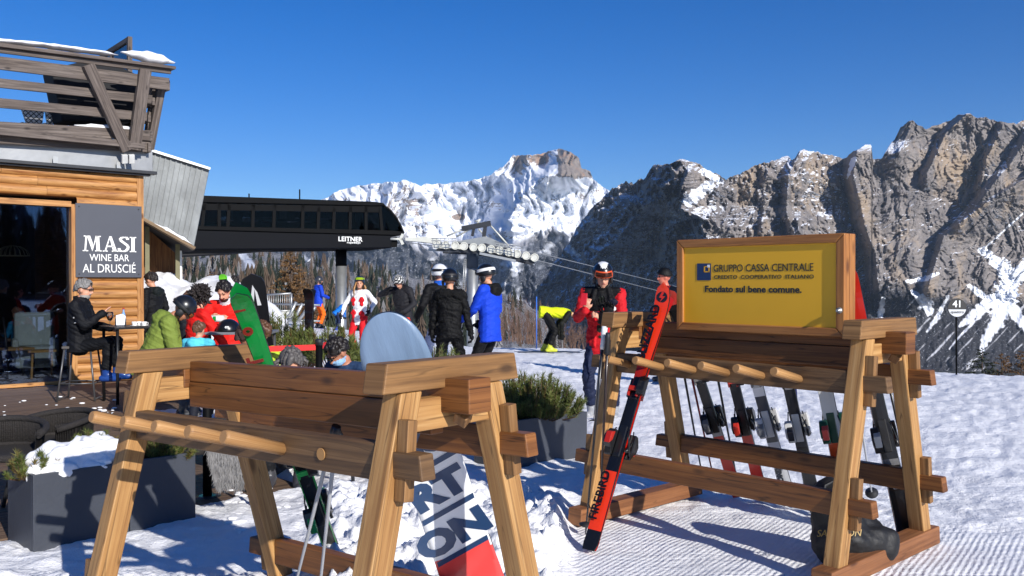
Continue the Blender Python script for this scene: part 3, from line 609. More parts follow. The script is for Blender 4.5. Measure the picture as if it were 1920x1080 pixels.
# window: frame, pane, room behind
wn = MB(); FR = Matrix((fe, -fn, UP)).transposed()
s1 = fac(131, 400)[0]; 
wn.box(FW((sW + s1) / 2, .0, zT / 2), (sW - s1, .17, zT), FR); wn.box(FW((SL + s1) / 2, .0, zT + .0), (s1 - SL, .17, .085), FR); wn.box(FW((SL + s1) / 2, -.02, .03), (s1 - SL, .1, .05), FR)
wf = bpart(wn, 'window', WALLLOG)
m = MB(); m.box(FW((SL + s1) / 2, -.045, zT / 2 + .01), (s1 - SL - .004, .012, zT - .07), FR); pane = bpart(m, 'pane', GLASS_BAR); pane.parent = wf
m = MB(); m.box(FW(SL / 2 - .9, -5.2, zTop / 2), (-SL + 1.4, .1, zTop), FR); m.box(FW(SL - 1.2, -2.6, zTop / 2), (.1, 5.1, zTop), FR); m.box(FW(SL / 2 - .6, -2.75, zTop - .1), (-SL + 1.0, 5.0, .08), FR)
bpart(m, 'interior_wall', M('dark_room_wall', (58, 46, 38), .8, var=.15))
m = MB(); m.box(FW(SL / 2 - .6, -2.7, -.02), (-SL + 1.0, 5.0, .06), FR); bpart(m, 'interior_floor', DECKW)
# fascia, gutter
zf0 = fac(200, 318)[1]; zf1 = fac(262, 286)[1]
m = MB(); m.box(FW(SL / 2 + .06, .02, (zTop + .06 + zf1) / 2 + .02), (-SL + .12, .22, zf1 - zTop + .02), FR); bpart(m, 'fascia', ZINC, bevel=.006)
m = MB(); m.box(FW(SL / 2 + .05, .12, zTop + .045), (-SL + .24, .16, .05), FR); m.box(FW(SL / 2 + .03, .1, zTop + .005), (-SL + .1, .1, .03), FR); bpart(m, 'gutter', DARKM, bevel=.005)
for px in (97, 215): m = MB(); m.box(FW(fac(px, 300)[0], .21, zTop + .12), (.07, .012, .1), FR); bpart(m, 'gutter_bracket', STEEL)
# roof terrace railing: leaning planks outside posts and braces
rl = empty('terrace_railing', (0, 0, 0)); rl.parent = bar
def rp(px, py, off): s, z = fac(px, py, off); return FW(s, off, z)
def plank(nm, a, b, c, d, off, th=.045):
    """a,b top edge left/right px; c,d bottom edge left/right px; runs out of frame to the left"""
    A, B, Cc, Dd = rp(*a, off), rp(*b, off), rp(*c, off), rp(*d, off); ext = (A - B).normalized() * 3.2
    A += ext; Cc += ext; q = fn * th; m = MB(); m.hexa([A, A - q, Cc - q, Cc, B, B - q, Dd - q, Dd]); return bpart(m, nm, GREYWOOD, bevel=.004)
for nm, a, b, c, d, off in (('rail_cap', (0, 80), (331, 125), (0, 90), (331, 130), .62), ('rail_plank', (0, 91), (322, 131), (0, 98), (322, 139), .55), ('rail_plank', (0, 106), (319, 147), (0, 129), (316, 169), .5),
        ('rail_plank', (0, 147), (287, 179), (0, 163), (285, 195), .40), ('rail_plank', (0, 184), (277, 211), (0, 202), (276, 227), .34), ('rail_plank', (0, 228), (285, 245), (0, 247), (283, 264), .28), ('rail_plank', (0, 248), (283, 266), (0, 267), (281, 286), .24)):
    o = plank(nm, a, b, c, d, off, .3 if nm == 'rail_cap' else .045); o.parent = bar
def strut(nm, a, b, wpx, off0, off1, th=.1):
    A, B = rp(*a, off0), rp(*b, off1); w = wpx / F * 14.3; m = MB(); m.beam(A, B, w, th, up=fn); return bpart(m, nm, GREYWOOD, bevel=.005)
strut('brace', (166, 122), (238, 283), 20, .56, .34); strut('post', (273, 131), (252, 281), 21, .56, .33)
strut('post', (306, 150), (281, 280), 14, .3, .1); strut('post', (292, 152), (275, 262), 9, .1, .0)
# side return of the railing, running back from the corner
for (px, py, w) in ((318, 160, 20), (290, 190, 15), (282, 222, 14), (285, 256, 18), (282, 277, 18)):
    A = rp(px, py, .3); m = MB(); m.beam(A - fn * .02, A - fn * (.9 if py < 200 else 3.0), .045, w / F * 14.3 * .95); bpart(m, 'side_plank', GREYWOOD, bevel=.004)
for px, y0, y1 in ((170, 124, 147), (273, 140, 160)):
    m = MB(); a, b = rp(px, y0, .515), rp(px, y1, .515); m.beam(a, b, .05, .012, up=fn); bpart(m, 'clamp', STEEL)
for px in (234, 247):
    m = MB(); a, b = rp(px, 290, .36), rp(px, 306, .3); m.beam(a, b, .085, .05, up=fn); bpart(m, 'bracket', M('white_bracket', (205, 205, 202), .5), bevel=.004)
m = MB(); m.box(FW(SL / 2 - .05, -1.8, zf1 + .06), (-SL - .1, 4.4, .1), FR); bpart(m, 'terrace_floor', GREYWOOD)
# snow lying on the cap rail and terrace
def snow_strip(nm, pts, w, h, parent=bar, seed=0, seg=.07):
    m = MB(); P = [Vector(p) for p in pts]; path = []
    for a, b in zip(P[:-1], P[1:]):
        k = max(2, int((b - a).length / seg)); path += [a.lerp(b, i / k) for i in range(k)]
    path.append(P[-1]); rr = random.Random(seed); rad = []
    for i in range(len(path)):
        e = min(1, i / 3, (len(path) - 1 - i) / 3); f = max(.12, e) * rr.uniform(.65, 1.15); rad.append((w / 2 * max(.2, e) * rr.uniform(.85, 1.1), h * f))
    m.tube(path, rad, 10, up=fn); o = bpart(m, nm, SNOW_SOFT) if parent is bar else m.build(nm, SNOW_SOFT, parent); return o
snow_strip('snow_cap', [rp(228, 104, .5) + UP * .05, rp(328, 121, .5) + UP * .02], .3, .085, seed=3)
snow_strip('snow_cap', [rp(-60, 73, .5), rp(70, 84, .5), rp(130, 92, .5), rp(222, 104, .5)], .26, .035, seed=5)
snow_strip('snow_cap', [rp(140, 235, .2), rp(200, 240, .2), rp(268, 246, .2)], .14, .05, seed=6)
# things up on the terrace
def up_at(px, py, off): s, z = fac(px, py, off); return FW(s, off, z)
gs = empty('glass_windbreak', up_at(240, 190, -1.0), 0, 'glass windbreak in a grey wooden frame on the roof terrace', 'windbreak')
def child_world(mb, nm, mt, par, bevel=0):
    me = mb.mesh(nm, mt); me.transform(Matrix.Translation(-par.location)); return obj(nm, me, par, bevel)
b0, b1 = up_at(244, 250, -1.0), up_at(244, 70, -1.0); q0, q1 = up_at(192, 250, -2.6), up_at(192, 103, -2.6)
m = MB(); m.beam(b0, b1, .07, .07, up=fe); m.beam(q0, q1, .06, .06, up=fe); h0, h1 = b0.lerp(q0, .62), b1.lerp(q1, .62); m.beam(h0, h1, .06, .06, up=fe); m.beam(b1 - UP * .04, q1 - UP * .04, .06, .08); child_world(m, 'frame', GREYWOOD, gs)
m = MB(); m.hexa([b0 + fn * .005, b0 - fn * .005, q0 - fn * .005, q0 + fn * .005, b1 + fn * .005 - UP * .08, b1 - fn * .005 - UP * .08, q1 - fn * .005 - UP * .08, q1 + fn * .005 - UP * .08]); child_world(m, 'pane', GLASS_CL, gs)
pa = empty('parasol_cover', up_at(140, 240, -.8), 0, 'folded black cover standing behind the terrace railing planks', 'cover')
m = MB(); A = [up_at(80, 140, -.8), up_at(168, 118, -.8), up_at(240, 150, -.8), up_at(240, 236, -.8), up_at(100, 236, -.8)]; o_ = A[0]
m.prism([((p - o_).dot(fe), (p - o_).z) for p in A], o_, fe, UP, .5); child_world(m, 'fabric', M('black_canvas', (22, 22, 25), .8), pa, .03)
m = MB(); m.beam(up_at(160, 236, -1.1), up_at(160, 268, -1.1), .5, .4, up=fe); child_world(m, 'foot', BLACKM, pa)
def checker_mat():
    m = bpy.data.materials.new('white_black_lattice'); m.use_nodes = True; t = m.node_tree; p = t.nodes['Principled BSDF']; uv = node(t, 'ShaderNodeUVMap'); mp = node(t, 'ShaderNodeMapping'); mp.inputs['Rotation'].default_value = (0, 0, .78); t.links.new(uv.outputs[0], mp.inputs[0])
    c = node(t, 'ShaderNodeTexBrick', i={'Color1': (.75, .75, .72, 1), 'Color2': (.7, .7, .68, 1), 'Mortar': (.02, .02, .02, 1), 'Scale': 9., 'Mortar Size': .06}); c.offset = 0; c.inputs['Brick Width'].default_value = .5; c.inputs['Row Height'].default_value = .5
    t.links.new(mp.outputs[0], c.inputs['Vector']); t.links.new(c.outputs[0], p.inputs['Base Color']); return m
LATT = checker_mat()
for i, (px0, px1, py0, py1, lb) in enumerate(((40, 82, 205, 235, 'wide white lattice woven chair at the left behind terrace planks'), (84, 102, 208, 236, 'narrow white lattice woven chair beside the black cover'))):
    t_ = empty('lattice_chair', up_at((px0 + px1) / 2, 250, -.9), 0, lb, 'chair', 'lattice chairs on the roof terrace'); o_ = up_at(px0, py0, -.9); w_ = (up_at(px1, py0, -.9) - o_).dot(fe); h_ = up_at(px0, py1, -.9).z - o_.z
    m = MB(); m.prism([(0, 0), (w_, 0), (w_ * .92, h_ * .8), (w_ * .7, h_), (w_ * .25, h_)], o_, fe, UP, .05); child_world(m, 'backrest', LATT, t_)
    m = MB(); m.box(o_ + fe * w_ * .5 + UP * (h_ * .9) - fn * .28, (w_ * .9, .5, .06), FR); child_world(m, 'seat', LATT, t_)
    for sx in (.1, .9):
        for so in (-.08, -.5): m = MB(); m.tube([o_ + fe * w_ * sx + UP * h_ * .95 + fn * so, o_ + fe * w_ * sx + UP * (h_ - .34) + fn * so], .015, 6); child_world(m, 'leg', BLACKM, t_)
# wall sign of the bar
sg = empty('wall_sign', FW(fac(206, 452)[0], .09, fac(206, 452)[1]), 0, 'dark grey square sign with white wine bar lettering on the log wall', 'sign')
c4 = [fac(145, 381, .1), fac(266, 387, .1), fac(265, 521, .1), fac(142, 519, .1)]; s0 = c4[3][0]; s1_ = c4[1][0]; zb_, zt_ = (c4[2][1] + c4[3][1]) / 2, (c4[0][1] + c4[1][1]) / 2
m = MB(); m.box(FW((s0 + s1_) / 2, .085, (zb_ + zt_) / 2), (s1_ - s0, .03, zt_ - zb_), FR); child_world(m, 'panel', ANTHRA, sg, .003)
wS = s1_ - s0; cS = (s0 + s1_) / 2
def stext(nm, body, py0, py1, width, sx=1., off=0., font_cap=.73):
    z0, z1 = fac(206, py1, .1)[1], fac(206, py0, .1)[1]; sz = (z1 - z0) / font_cap
    o = text(nm, body, sz, WHITE, None, FW(cS, .104, z0), fe, UP, 'CENTER', .003, off); me = o.data; xs = [(v.co - CORN).dot(fe) for v in me.vertices]; k = width / (max(xs) - min(xs)); 
    for v in me.vertices:
        d = (v.co - CORN).dot(fe); v.co += fe * ((d - (max(xs) + min(xs)) / 2) * (k - 1) + cS - (max(xs) + min(xs)) / 2)
    me.transform(Matrix.Translation(-sg.location)); o.parent = sg; return o
stext('lettering', 'WINE BAR', 476, 489.5, wS * .60); stext('lettering', 'AL DRUSCIÉ', 494.5, 511, wS * .80)
# slab-serif capitals M A S I, drawn as strokes
z0, z1 = fac(206, 472, .1)[1], fac(206, 443, .1)[1]; H = z1 - z0; XL = cS - wS * .40; XW = wS * .81
def stroke(m, pts): m.prism([(x * XW, y * H) for x, y in pts], FW(XL, .102, z0), fe, UP, .006)
m = MB()
for pts in ([(.0, 0), (.1, 0), (.1, .07), (.0, .07)], [(.03, 0), (.06, 0), (.085, 1), (.05, 1)], [(.02, .93), (.13, .93), (.13, 1), (.02, 1)], [(.075, 1), (.135, 1), (.205, .3), (.175, 0)], [(.175, 0), (.205, .35), (.27, 1), (.235, 1)],
            [(.235, 1), (.30, 1), (.315, 0), (.25, 0)], [(.225, 0), (.345, 0), (.345, .07), (.225, .07)], [(.23, .93), (.33, .93), (.33, 1), (.23, 1)],
            [(.365, 0), (.46, 0), (.46, .07), (.365, .07)], [(.395, 0), (.425, 0), (.51, 1), (.485, .93)], [(.485, 1), (.53, 1), (.635, 0), (.56, 0)], [(.535, 0), (.66, 0), (.66, .07), (.535, .07)], [(.44, .3), (.59, .3), (.58, .39), (.45, .39)],
            [(.875, 0), (1, 0), (1, .07), (.875, .07)], [(.875, .93), (1, .93), (1, 1), (.875, 1)], [(.905, 0), (.97, 0), (.97, 1), (.905, 1)]): stroke(m, pts)
S = [(.835, .8), (.83, .93), (.77, 1.0), (.70, .9), (.70, .75), (.77, .58), (.835, .42), (.845, .25), (.80, .07), (.74, 0), (.68, .08), (.67, .24)]
for a, b in zip(S[:-1], S[1:]):
    w_ = .028; d = Vector((b[0] - a[0], (b[1] - a[1]) * .4, 0)).normalized(); n_ = (-d.y * w_, d.x * w_ / .42)
    stroke(m, [(a[0] - n_[0], clamp(a[1] - n_[1])), (b[0] - n_[0], clamp(b[1] - n_[1])), (b[0] + n_[0], clamp(b[1] + n_[1])), (a[0] + n_[0], clamp(a[1] + n_[1]))])
child_world(m, 'lettering', WHITE, sg)
for s in (s0 + .05, s1_ - .05):
    for z in (zb_ + .05, zt_ - .05): m = MB(); m.lathe([(.012, 0), (.012, .006)], FW(s, .1, z), 8, ax=fn); child_world(m, 'screw', DARKM, sg)

# ---- zinc clad annex behind the corner
an = empty('annex_building', at(320, 530, 19), 0, 'zinc clad annex with slanted overhanging eave beyond the bar corner', 'building')
an_n = Vector((.45, -.89, 0)).normalized(); an_e = Vector((.89, .45, 0)).normalized(); AP = at(330, 400, 18.5)
def ah(px, py, off=0.): return hit(px, py, AP + an_n * off, an_n)
pts = [ah(240, 272), ah(278, 283), ah(393, 318), ah(364, 463), ah(266, 408), ah(230, 388)]; o_ = pts[0]
m = MB(); pl = [((p - o_).dot(an_e), (p - o_).z) for p in pts]; m.prism(pl, o_, an_e, UP, -.25)
child_world(m, 'cladding', ZINC2, an, .01)
m = MB()
for k in range(11):
    f = k / 11; a = ah(282 + 108 * f, 285 + 33 * f, .0); b = ah(262 + 98 * f, 404 + 56 * f, .0); m.beam(a + an_n * .012, b + an_n * .012, .02, .035, up=an_n)
child_world(m, 'seam', ZINC2, an)
m = MB(); m.beam(ah(276, 280, .04), ah(394, 317, .04), .12, .05); child_world(m, 'roof_edge', STEEL, an)
m = MB(); m.beam(ah(262, 408, .03), ah(364, 466, .03), .34, .06); child_world(m, 'eave', wood('eave_board', (120, 98, 70), (90, 70, 48), (150, 124, 90)), an)
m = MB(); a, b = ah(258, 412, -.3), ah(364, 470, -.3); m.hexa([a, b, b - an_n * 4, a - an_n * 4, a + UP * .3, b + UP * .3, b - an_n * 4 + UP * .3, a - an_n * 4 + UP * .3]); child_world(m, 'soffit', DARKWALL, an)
snow_strip('snow_cap', [ah(290, 421, .1) + UP * .02, ah(330, 444, .1) + UP * .02, ah(360, 460, .1) + UP * .02], .24, .05, an, 4).location = -an.location
m = MB(); a, b = ah(225, 560, -1.3), ah(333, 560, -1.3); m.hexa([a - UP * .6, b - UP * .6, b - an_n * 3 - UP * .6, a - an_n * 3 - UP * .6, a + UP * 2.0, b + UP * .95, b - an_n * 3 + UP * 1.2, a - an_n * 3 + UP * 2.0]); child_world(m, 'log_wall', OLDLOG, an)
for px, y0 in ((276, 425), (333, 458)): m = MB(); m.beam(ah(px, 600, -.5), ah(px, y0, -.5), .085, .085, up=an_n); child_world(m, 'post', OLIVE, an)
m = MB(); m.beam(ah(340, 560, -.6), ah(339, 470, -.6), .04, .04, up=an_n); child_world(m, 'downpipe', WHITE, an)

# ---- chairlift station
stn = empty('chairlift_station', at(560, 600, 42), 0, 'long black chairlift top station with smoked glass band on a grey column', 'lift station')
SA, SB = at(365, 430, 39.6), at(745, 430, 43.4); SA.z = SB.z = 0; se = (SB - SA).normalized(); sn = Vector((se.y, -se.x, 0)); SLN = (SB - SA).length
def sh(px, py, off=0.): p = hit(px, py, SA + sn * off, sn); return (p - SA).dot(se), p.z
def SW(s, off, z): return SA + se * s + sn * off + UP * z
def sprism(pxs, off, th): return MB().prism([sh(*p) for p in pxs], SW(0, off, 0), se, UP, th)
DEP = 4.2
# frame of prism: se x UP points towards sn (to the camera)?
_sg = 1 if se.cross(UP).dot(sn) > 0 else -1
def sslab(pts, o0, o1): return MB().prism(pts, SW(0, o0, 0), se, UP, (o1 - o0) * _sg)
P = [sh(*p) for p in ((300, 364), (380, 367), (700, 378.5), (718, 381), (722, 386), (700, 386.5), (380, 380), (300, 377))]
child_world(sslab(P, .12, -DEP), 'roof', BLACKM, stn, .03)
P = [sh(*p) for p in ((300, 420), (374, 424), (560, 428), (735, 432.5), (757, 435), (756, 441), (735, 441), (374, 431), (300, 428))]
child_world(sslab(P, .08, -DEP), 'sill', BLACKM, stn, .02)
P = [sh(*p) for p in ((300, 428), (374, 431), (735, 441), (734, 465), (660, 466), (560, 467), (374, 468), (300, 470))]
child_world(sslab(P, .0, -DEP), 'body', M('black_cladding', (13, 15, 20), .6, .0, var=.12, vs=.6, spec=.08), stn, .05)
P = [sh(*p) for p in ((300, 470), (374, 468), (520, 467.5), (450, 473), (374, 477), (300, 480))]
child_world(sslab(P, -.4, -DEP + .3), 'underside', DARKWALL, stn)
P = [sh(*p) for p in ((735, 446), (752, 443), (752, 462), (735, 463))]; child_world(sslab(P, -.6, -DEP + .6), 'end_plate', BLACKM, stn)
NOSE = [(718, 384), (731, 393), (743, 408), (752, 424), (757, 437)]
for off in (.0, -DEP + .1):
    P = [sh(*p) for p in [(300, 378), (380, 381), (700, 386), (718, 386)] + NOSE[1:] + [(735, 433), (560, 428.5), (374, 425), (300, 423)]]
    child_world(sslab(P, off - .02, off - .05), 'window_band', GLASS_ST, stn)
    m = MB()
    for pa, pb in (((384, 380), (379, 426)), ((411, 382), (411, 427)), ((430, 382), (427, 427)), ((475, 383), (474, 428)), ((515, 384), (513, 428)), ((568, 385), (567, 429)), ((598, 386), (596, 430)), ((627, 386), (625, 430)), ((657, 386), (656, 431)), ((686, 386), (686, 432)), ((712, 386), (716, 433))):
        a, b = sh(*pa), sh(*pb); m.beam(SW(a[0], off, a[1]), SW(b[0], off, b[1]), .14, .1, up=sn)
    a, b = sh(380, 388), sh(712, 393); m.beam(SW(a[0], off, a[1]), SW(b[0], off, b[1]), .1, .28)
    child_world(m, 'mullion', BLACKM, stn)
m = MB(); o_ = len(m.v); cols = [sh(*p) for p in NOSE]; n_ = len(cols)
for s, z in cols: m.v += [SW(s, .02, z), SW(s, -DEP, z)]
for i in range(n_ - 1): m.face([2 * i, 2 * i + 2, 2 * i + 3, 2 * i + 1], None, True)
child_world(m, 'nose', GLASS_ST, stn).modifiers.new('s', 'SOLIDIFY').thickness = .05
for off in (0, -1.0, -2.1, -3.1, -DEP):
    m = MB()
    for a, b in zip(cols[:-1], cols[1:]): m.beam(SW(a[0], off, a[1]), SW(b[0], off, b[1]), .07, .07, up=sn)
    child_world(m, 'nose_rib', BLACKM, stn)
# machinery and stored chairs seen through the glass
m = MB()
for pa, pb, w_ in (((610, 392), (652, 428), .35), ((628, 390), (665, 425), .25), ((672, 392), (671, 428), .4), ((640, 392), (675, 428), .2), ((440, 412), (450, 428), .5), ((475, 410), (560, 413), .12), ((565, 412), (700, 420), .12), ((440, 422), (720, 426), .3), ((380, 420), (560, 424), .25)):
    a, b = sh(*pa, -1.6), sh(*pb, -1.6); m.beam(SW(a[0], -1.6, a[1]), SW(b[0], -1.6, b[1]), w_, w_, up=sn)
for px, py, w_, h_ in ((443, 400, .5, .6), (530, 405, .5, .55), (545, 403, .3, .5), (586, 408, .6, .4)):
    a = sh(px, py, -2); m.box(SW(a[0], -2.0, a[1]), (w_, .5, h_), Matrix((se, -sn, UP)).transposed())
child_world(m, 'drive_machinery', DARKM, stn)
m = MB(); a = sh(393, 407, -1.5); m.box(SW(a[0], -1.5, a[1]), (.75, .6, .6), Matrix((se, -sn, UP)).transposed()); m.box(SW(a[0] - 0.1, -1.4, a[1] - .45), (1.1, .1, .08), Matrix((se, -sn, UP)).transposed()); child_world(m, 'red_chair_hood', M('red_plastic', (150, 22, 18), .4), stn, .08)
m = MB()
for px, w_, h_ in ((531, .3, .42),): a = sh(px, 402, -1.2); m.box(SW(a[0], -1.2, a[1]), (w_, .1, h_), Matrix((se, -sn, UP)).transposed())
child_world(m, 'notice_board', M('notice_grey', (150, 150, 146), .6), stn)
m = MB(); a = sh(658, 466); b = sh(658, 497.5); m.lathe([(.27, b[1]), (.27, a[1] + .1)], SW(a[0], -1.9, 0), 20); child_world(m, 'column_head', BLACKM, stn)
m = MB(); m.lathe([(.265, -6), (.265, b[1] + .02)], SW(a[0], -1.9, 0), 20); child_world(m, 'column', STEEL, stn)
m = MB(); a = sh(330, 470); m.lathe([(.4, -6), (.4, a[1] + .1)], SW(a[0] - 2, -1.9, 0), 14); child_world(m, 'column', STEEL, stn)
for px, y0, y1 in ((471, 361, 371), (567, 353, 375), (655, 368, 378), (660, 368, 378)): m = MB(); a, b = sh(px, y0), sh(px if px < 600 else 657.5 + (px - 657.5) * 2, y1); m.tube([SW(b[0], -.6, b[1] - .1), SW(a[0], -.6, a[1])], .035 if px < 650 else .02, 6); child_world(m, 'antenna', BLACKM, stn)
a, b = sh(634, 452), sh(679, 443.5); w_ = b[0] - a[0]
o = text('lettering', 'LEITNER', (b[1] - a[1]) * 1.3, WHITE, None, SW((a[0] + b[0]) / 2, .02, a[1]), se, UP, 'CENTER', .01, .005)
xs = [(v.co - SA).dot(se) for v in o.data.vertices]; k_ = w_ / (max(xs) - min(xs))
for v in o.data.vertices: v.co += se * ((v.co - SA).dot(se) - (max(xs) + min(xs)) / 2) * (k_ - 1)
o.data.transform(Matrix.Translation(-stn.location)); o.parent = stn
a = sh(663, 456.5); o = text('lettering', 'ropeways', .13, WHITE, None, SW(a[0], .02, a[1]), se, UP, 'CENTER', .01, .004, spacing=1.3); o.data.transform(Matrix.Translation(-stn.location)); o.parent = stn

# ---- pylon with its sheave train
PD = 40.; py_ = empty('lift_pylon', at(886, 620, PD), 0, 'grey steel lift pylon carrying a long train of pale cable wheels', 'pylon')
def pa_(px, py, d=PD): return at(px, py, d)
m = MB(); b, t_ = pa_(885, 640), pa_(886, 470); m.tube([b - UP * 3, t_], [.25, .25], 18); child_world(m, 'mast', STEEL, py_)
m = MB(); m.tube([pa_(886, 503), pa_(886, 462)], .262, 18); child_world(m, 'mast_head', M('dark_blue_grey_paint', (62, 72, 84), .5, .2), py_)
SHV = [(457, 227), (524, 230), (592, 233), (656, 238), (724, 245), (786, 250), (851, 260), (914, 270), (979, 282), (1040, 293), (1105, 307), (1166, 320)]
SHV = [(700 + x / 3.857, 400 + y / 3.857) for x, y in SHV]; PALE = M('pale_grey_paint', (200, 200, 190), .5, .1, var=.06)
for dd, off in ((PD - .9, 0), (PD + 2.6, 1)):
    for i, (x, y) in enumerate(SHV):
        if off and i % 2: continue
        P_ = pa_(x, y, PD - .9); P_.y = dd; m = MB(); m.lathe([(.05, -.06), (.15, -.05), (.176, -.07), (.176, -.03), (.15, -.01), (.15, .01), (.176, .03), (.176, .07), (.15, .05), (.05, .06)], P_, 20, ax=(0, -1, 0))
        sv = child_world(m, 'sheave', PALE, py_); m = MB(); m.lathe([(.118, .0), (.13, .012), (.142, .0)], P_ + Vector((0, -.045, 0)), 20, ax=(0, -1, 0)); rr_ = child_world(m, 'sheave_ring', DARKM, py_); rr_.parent = sv; rr_.location = (0, 0, 0)
    m = MB()
    Pp = [pa_(x, y, PD - .9) for x, y in SHV]
    for q in Pp: q.y = dd
    for i in range(0, 12, 2): m.beam(Pp[i], Pp[i + 1], .05, .09, up=(0, 1, 0))
    child_world(m, 'sheave_link', PALE, py_)
    m = MB()
    for a, b in zip(Pp[:-1], Pp[1:]): m.beam(a - UP * .2 + Vector((0, .12, 0)), b - UP * .2 + Vector((0, .12, 0)), .1, .12)
    child_world(m, 'sheave_beam', DARKM, py_)
m = MB(); P = [(590, 205), (800, 168), (830, 170), (985, 240), (980, 250), (860, 235), (810, 215), (770, 232), (640, 215)]
q0 = pa_(700 + 590 / 3.857, 400 + 205 / 3.857, PD - .6); m.prism([((x - 590) / 3.857 / F * (PD - .6), -(y - 205) / 3.857 / F * (PD - .6)) for x, y in P], q0, (1, 0, 0), UP, -2.6); child_world(m, 'crossarm', M('grey_steel_plate', (140, 144, 146), .5, .3), py_)
def zz(x, y, d=PD): return pa_(700 + x / 3.857, 400 + y / 3.857, d)
m = MB()
for a, b, w_ in (((640, 112), (850, 72), .22), ((812, 75), (800, 170), .16), ((715, 165), (730, 95), .12)): m.beam(zz(*a), zz(*b), w_, w_, up=(0, 1, 0))
child_world(m, 'lifting_frame', DARKM, py_)
m = MB()
for a, b in (((530, 165), (700, 95)), ((600, 170), (775, 72)), ((760, 115), (820, 175)), ((840, 80), (980, 235)), ((700, 95), (775, 72)), ((745, 80), (775, 42)), ((735, 60), (775, 45))): m.tube([zz(*a), zz(*b)], .04, 6)
child_world(m, 'stay_rod', PALE, py_)
m = MB(); m2_ = MB()
for dy in (0, 18):
    m2_.tube([zz(420, 180 + dy, PD - 1.4), zz(600, 182 + dy, PD - 1.4)], .018, 5); m.tube([zz(880, 205 + dy, PD - 1.4), zz(1075, 240 + dy, PD - 1.4)], .018, 5)
for x in range(430, 600, 28): m2_.tube([zz(x, 180, PD - 1.4), zz(x, 225, PD - 1.4)], .015, 5)
child_world(m2_, 'catwalk_rail', STEEL, py_)
for k in range(8): m.tube([zz(885 + k * 27, 206 + k * 5, PD - 1.4), zz(885 + k * 27, 255 + k * 5, PD - 1.4)], .015, 5)
child_world(m, 'catwalk_rail', STEEL, py_)
m = MB(); m.beam(zz(770, 290, PD - 1), zz(1030, 345, PD - 1), .5, .1); m.beam(zz(400, 265, PD - .4), zz(700, 275, PD - .4), .5, .08); child_world(m, 'catwalk', STEEL, py_)
m = MB()
for dx in (-7, 7): m.tube([zz(665 + dx, 320, PD - .4), zz(648 + dx, 620, PD - .4)], .02, 5)
for k in range(20): y = 320 + k * 15; x = 665 - k * .85; m.tube([zz(x - 7, y, PD - .4), zz(x + 7, y, PD - .4)], .015, 5)
child_world(m, 'ladder', STEEL, py_)
m = MB(); m.prism([(0, 0), (.9, .06), (1.5, -.05), (2.1, -.62), (1.9, -.62), (1.3, -.25), (.6, -.16), (0, -.12)], zz(232, 178, PD + .6), (1, 0, 0), UP, -.2); m.tube([zz(125, 185, PD + .6), zz(200, 187, PD + .6)], .05, 8); m.beam(zz(215, 150, PD + .6), zz(196, 187, PD + .6), .12, .1, up=(0, 1, 0)); m.beam(zz(196, 187, PD + .6), zz(215, 225, PD + .6), .12, .1, up=(0, 1, 0)); child_world(m, 'guide_arm', PALE, py_)
for i, (a, b, c, lb) in enumerate((((1003, 473), (1300, 545), (1700, 650), 'upper steel cable leaving the pylon wheels downhill'), ((1003, 487), (1300, 562), (1700, 672), 'lower steel cable leaving the pylon wheels downhill'))):
    m = MB(); pts = [at(*a, PD - .9 + i * .4), at(*b, 75), at(*c, 200)]; pts = [at(760, 452 + 2 * i, PD - .6 + i * .4)] + pts; m.tube(pts, [.016, .02, .03, .05], 6); o = m.build('lift_cable', STEEL); tag(o, lb, 'cable', 'cables of the chairlift')
# ================================================================ billboard, skis, boards, planters, furniture, trees
# ---- yellow billboard standing on the right rack
YEL = M('yellow_panel', (232, 174, 34), .5, var=.03, vs=1.2); NAVY = M('navy_print', (22, 50, 92), .5, var=.02); INK = M('dark_ink', (38, 42, 44), .5, var=.02)
W_SIGN = wood('sign_frame_wood', (176, 116, 58), (138, 84, 38), (200, 140, 78), rough=.45, coat=.15)
def RRW(u, v, w): return RW('r', u, v, w)
U_R = (RRW(1, 0, 0) - RRW(0, 0, 0)); V_R = (RRW(0, 1, 0) - RRW(0, 0, 0))
BBV = -.075
def bb(px, py, v=BBV):
    p = hit(px, py, RRW(0, v, 0), V_R); q = p - RRW(0, v, 0); return q.dot(U_R), p.z
ua, ub = bb(1268, 530)[0], bb(1583, 530)[0]; za = (bb(1270, 618)[1] + bb(1582, 634)[1]) / 2; zbt = (bb(1268, 450)[1] + bb(1583, 437)[1]) / 2
bbt = empty('billboard', RRW((ua + ub) / 2, 0, za), 0, 'yellow bank billboard in a wooden frame on top of the ski rack', 'billboard')
def cw(mb, nm, mt, par, bevel=0, sub=0):
    me = mb.mesh(nm, mt); me.transform(Matrix.Translation(-par.location)); return obj(nm, me, par, bevel, sub)
RRot = Matrix((U_R, V_R, UP)).transposed()
def bframe(v, dep, nm):
    fw = .052; m = MB()
    def q(p): return RRW(p[0], v, p[1])
    A = [(ua, za), (ub, za), (ub, zbt), (ua, zbt)]; B = [(ua + fw, za + fw), (ub - fw, za + fw), (ub - fw, zbt - fw), (ua + fw, zbt - fw)]
    for i in range(4):
        j = (i + 1) % 4; m = MB(); pts = [A[i], B[i], B[j], A[j]]
        r = [q(A[i]), q(B[i]), q(B[i]) + V_R * dep, q(A[i]) + V_R * dep, q(A[j]), q(B[j]), q(B[j]) + V_R * dep, q(A[j]) + V_R * dep]; m.hexa(r); cw(m, nm, W_SIGN, bbt, .006)
bframe(BBV, .06, 'frame_member'); bframe(BBV + .064, .07, 'back_frame_member')
m = MB(); m.box(RRW((ua + ub) / 2, BBV + .02, (za + zbt) / 2), (ub - ua - .09, .012, zbt - za - .09), RRot); cw(m, 'panel', YEL, bbt)
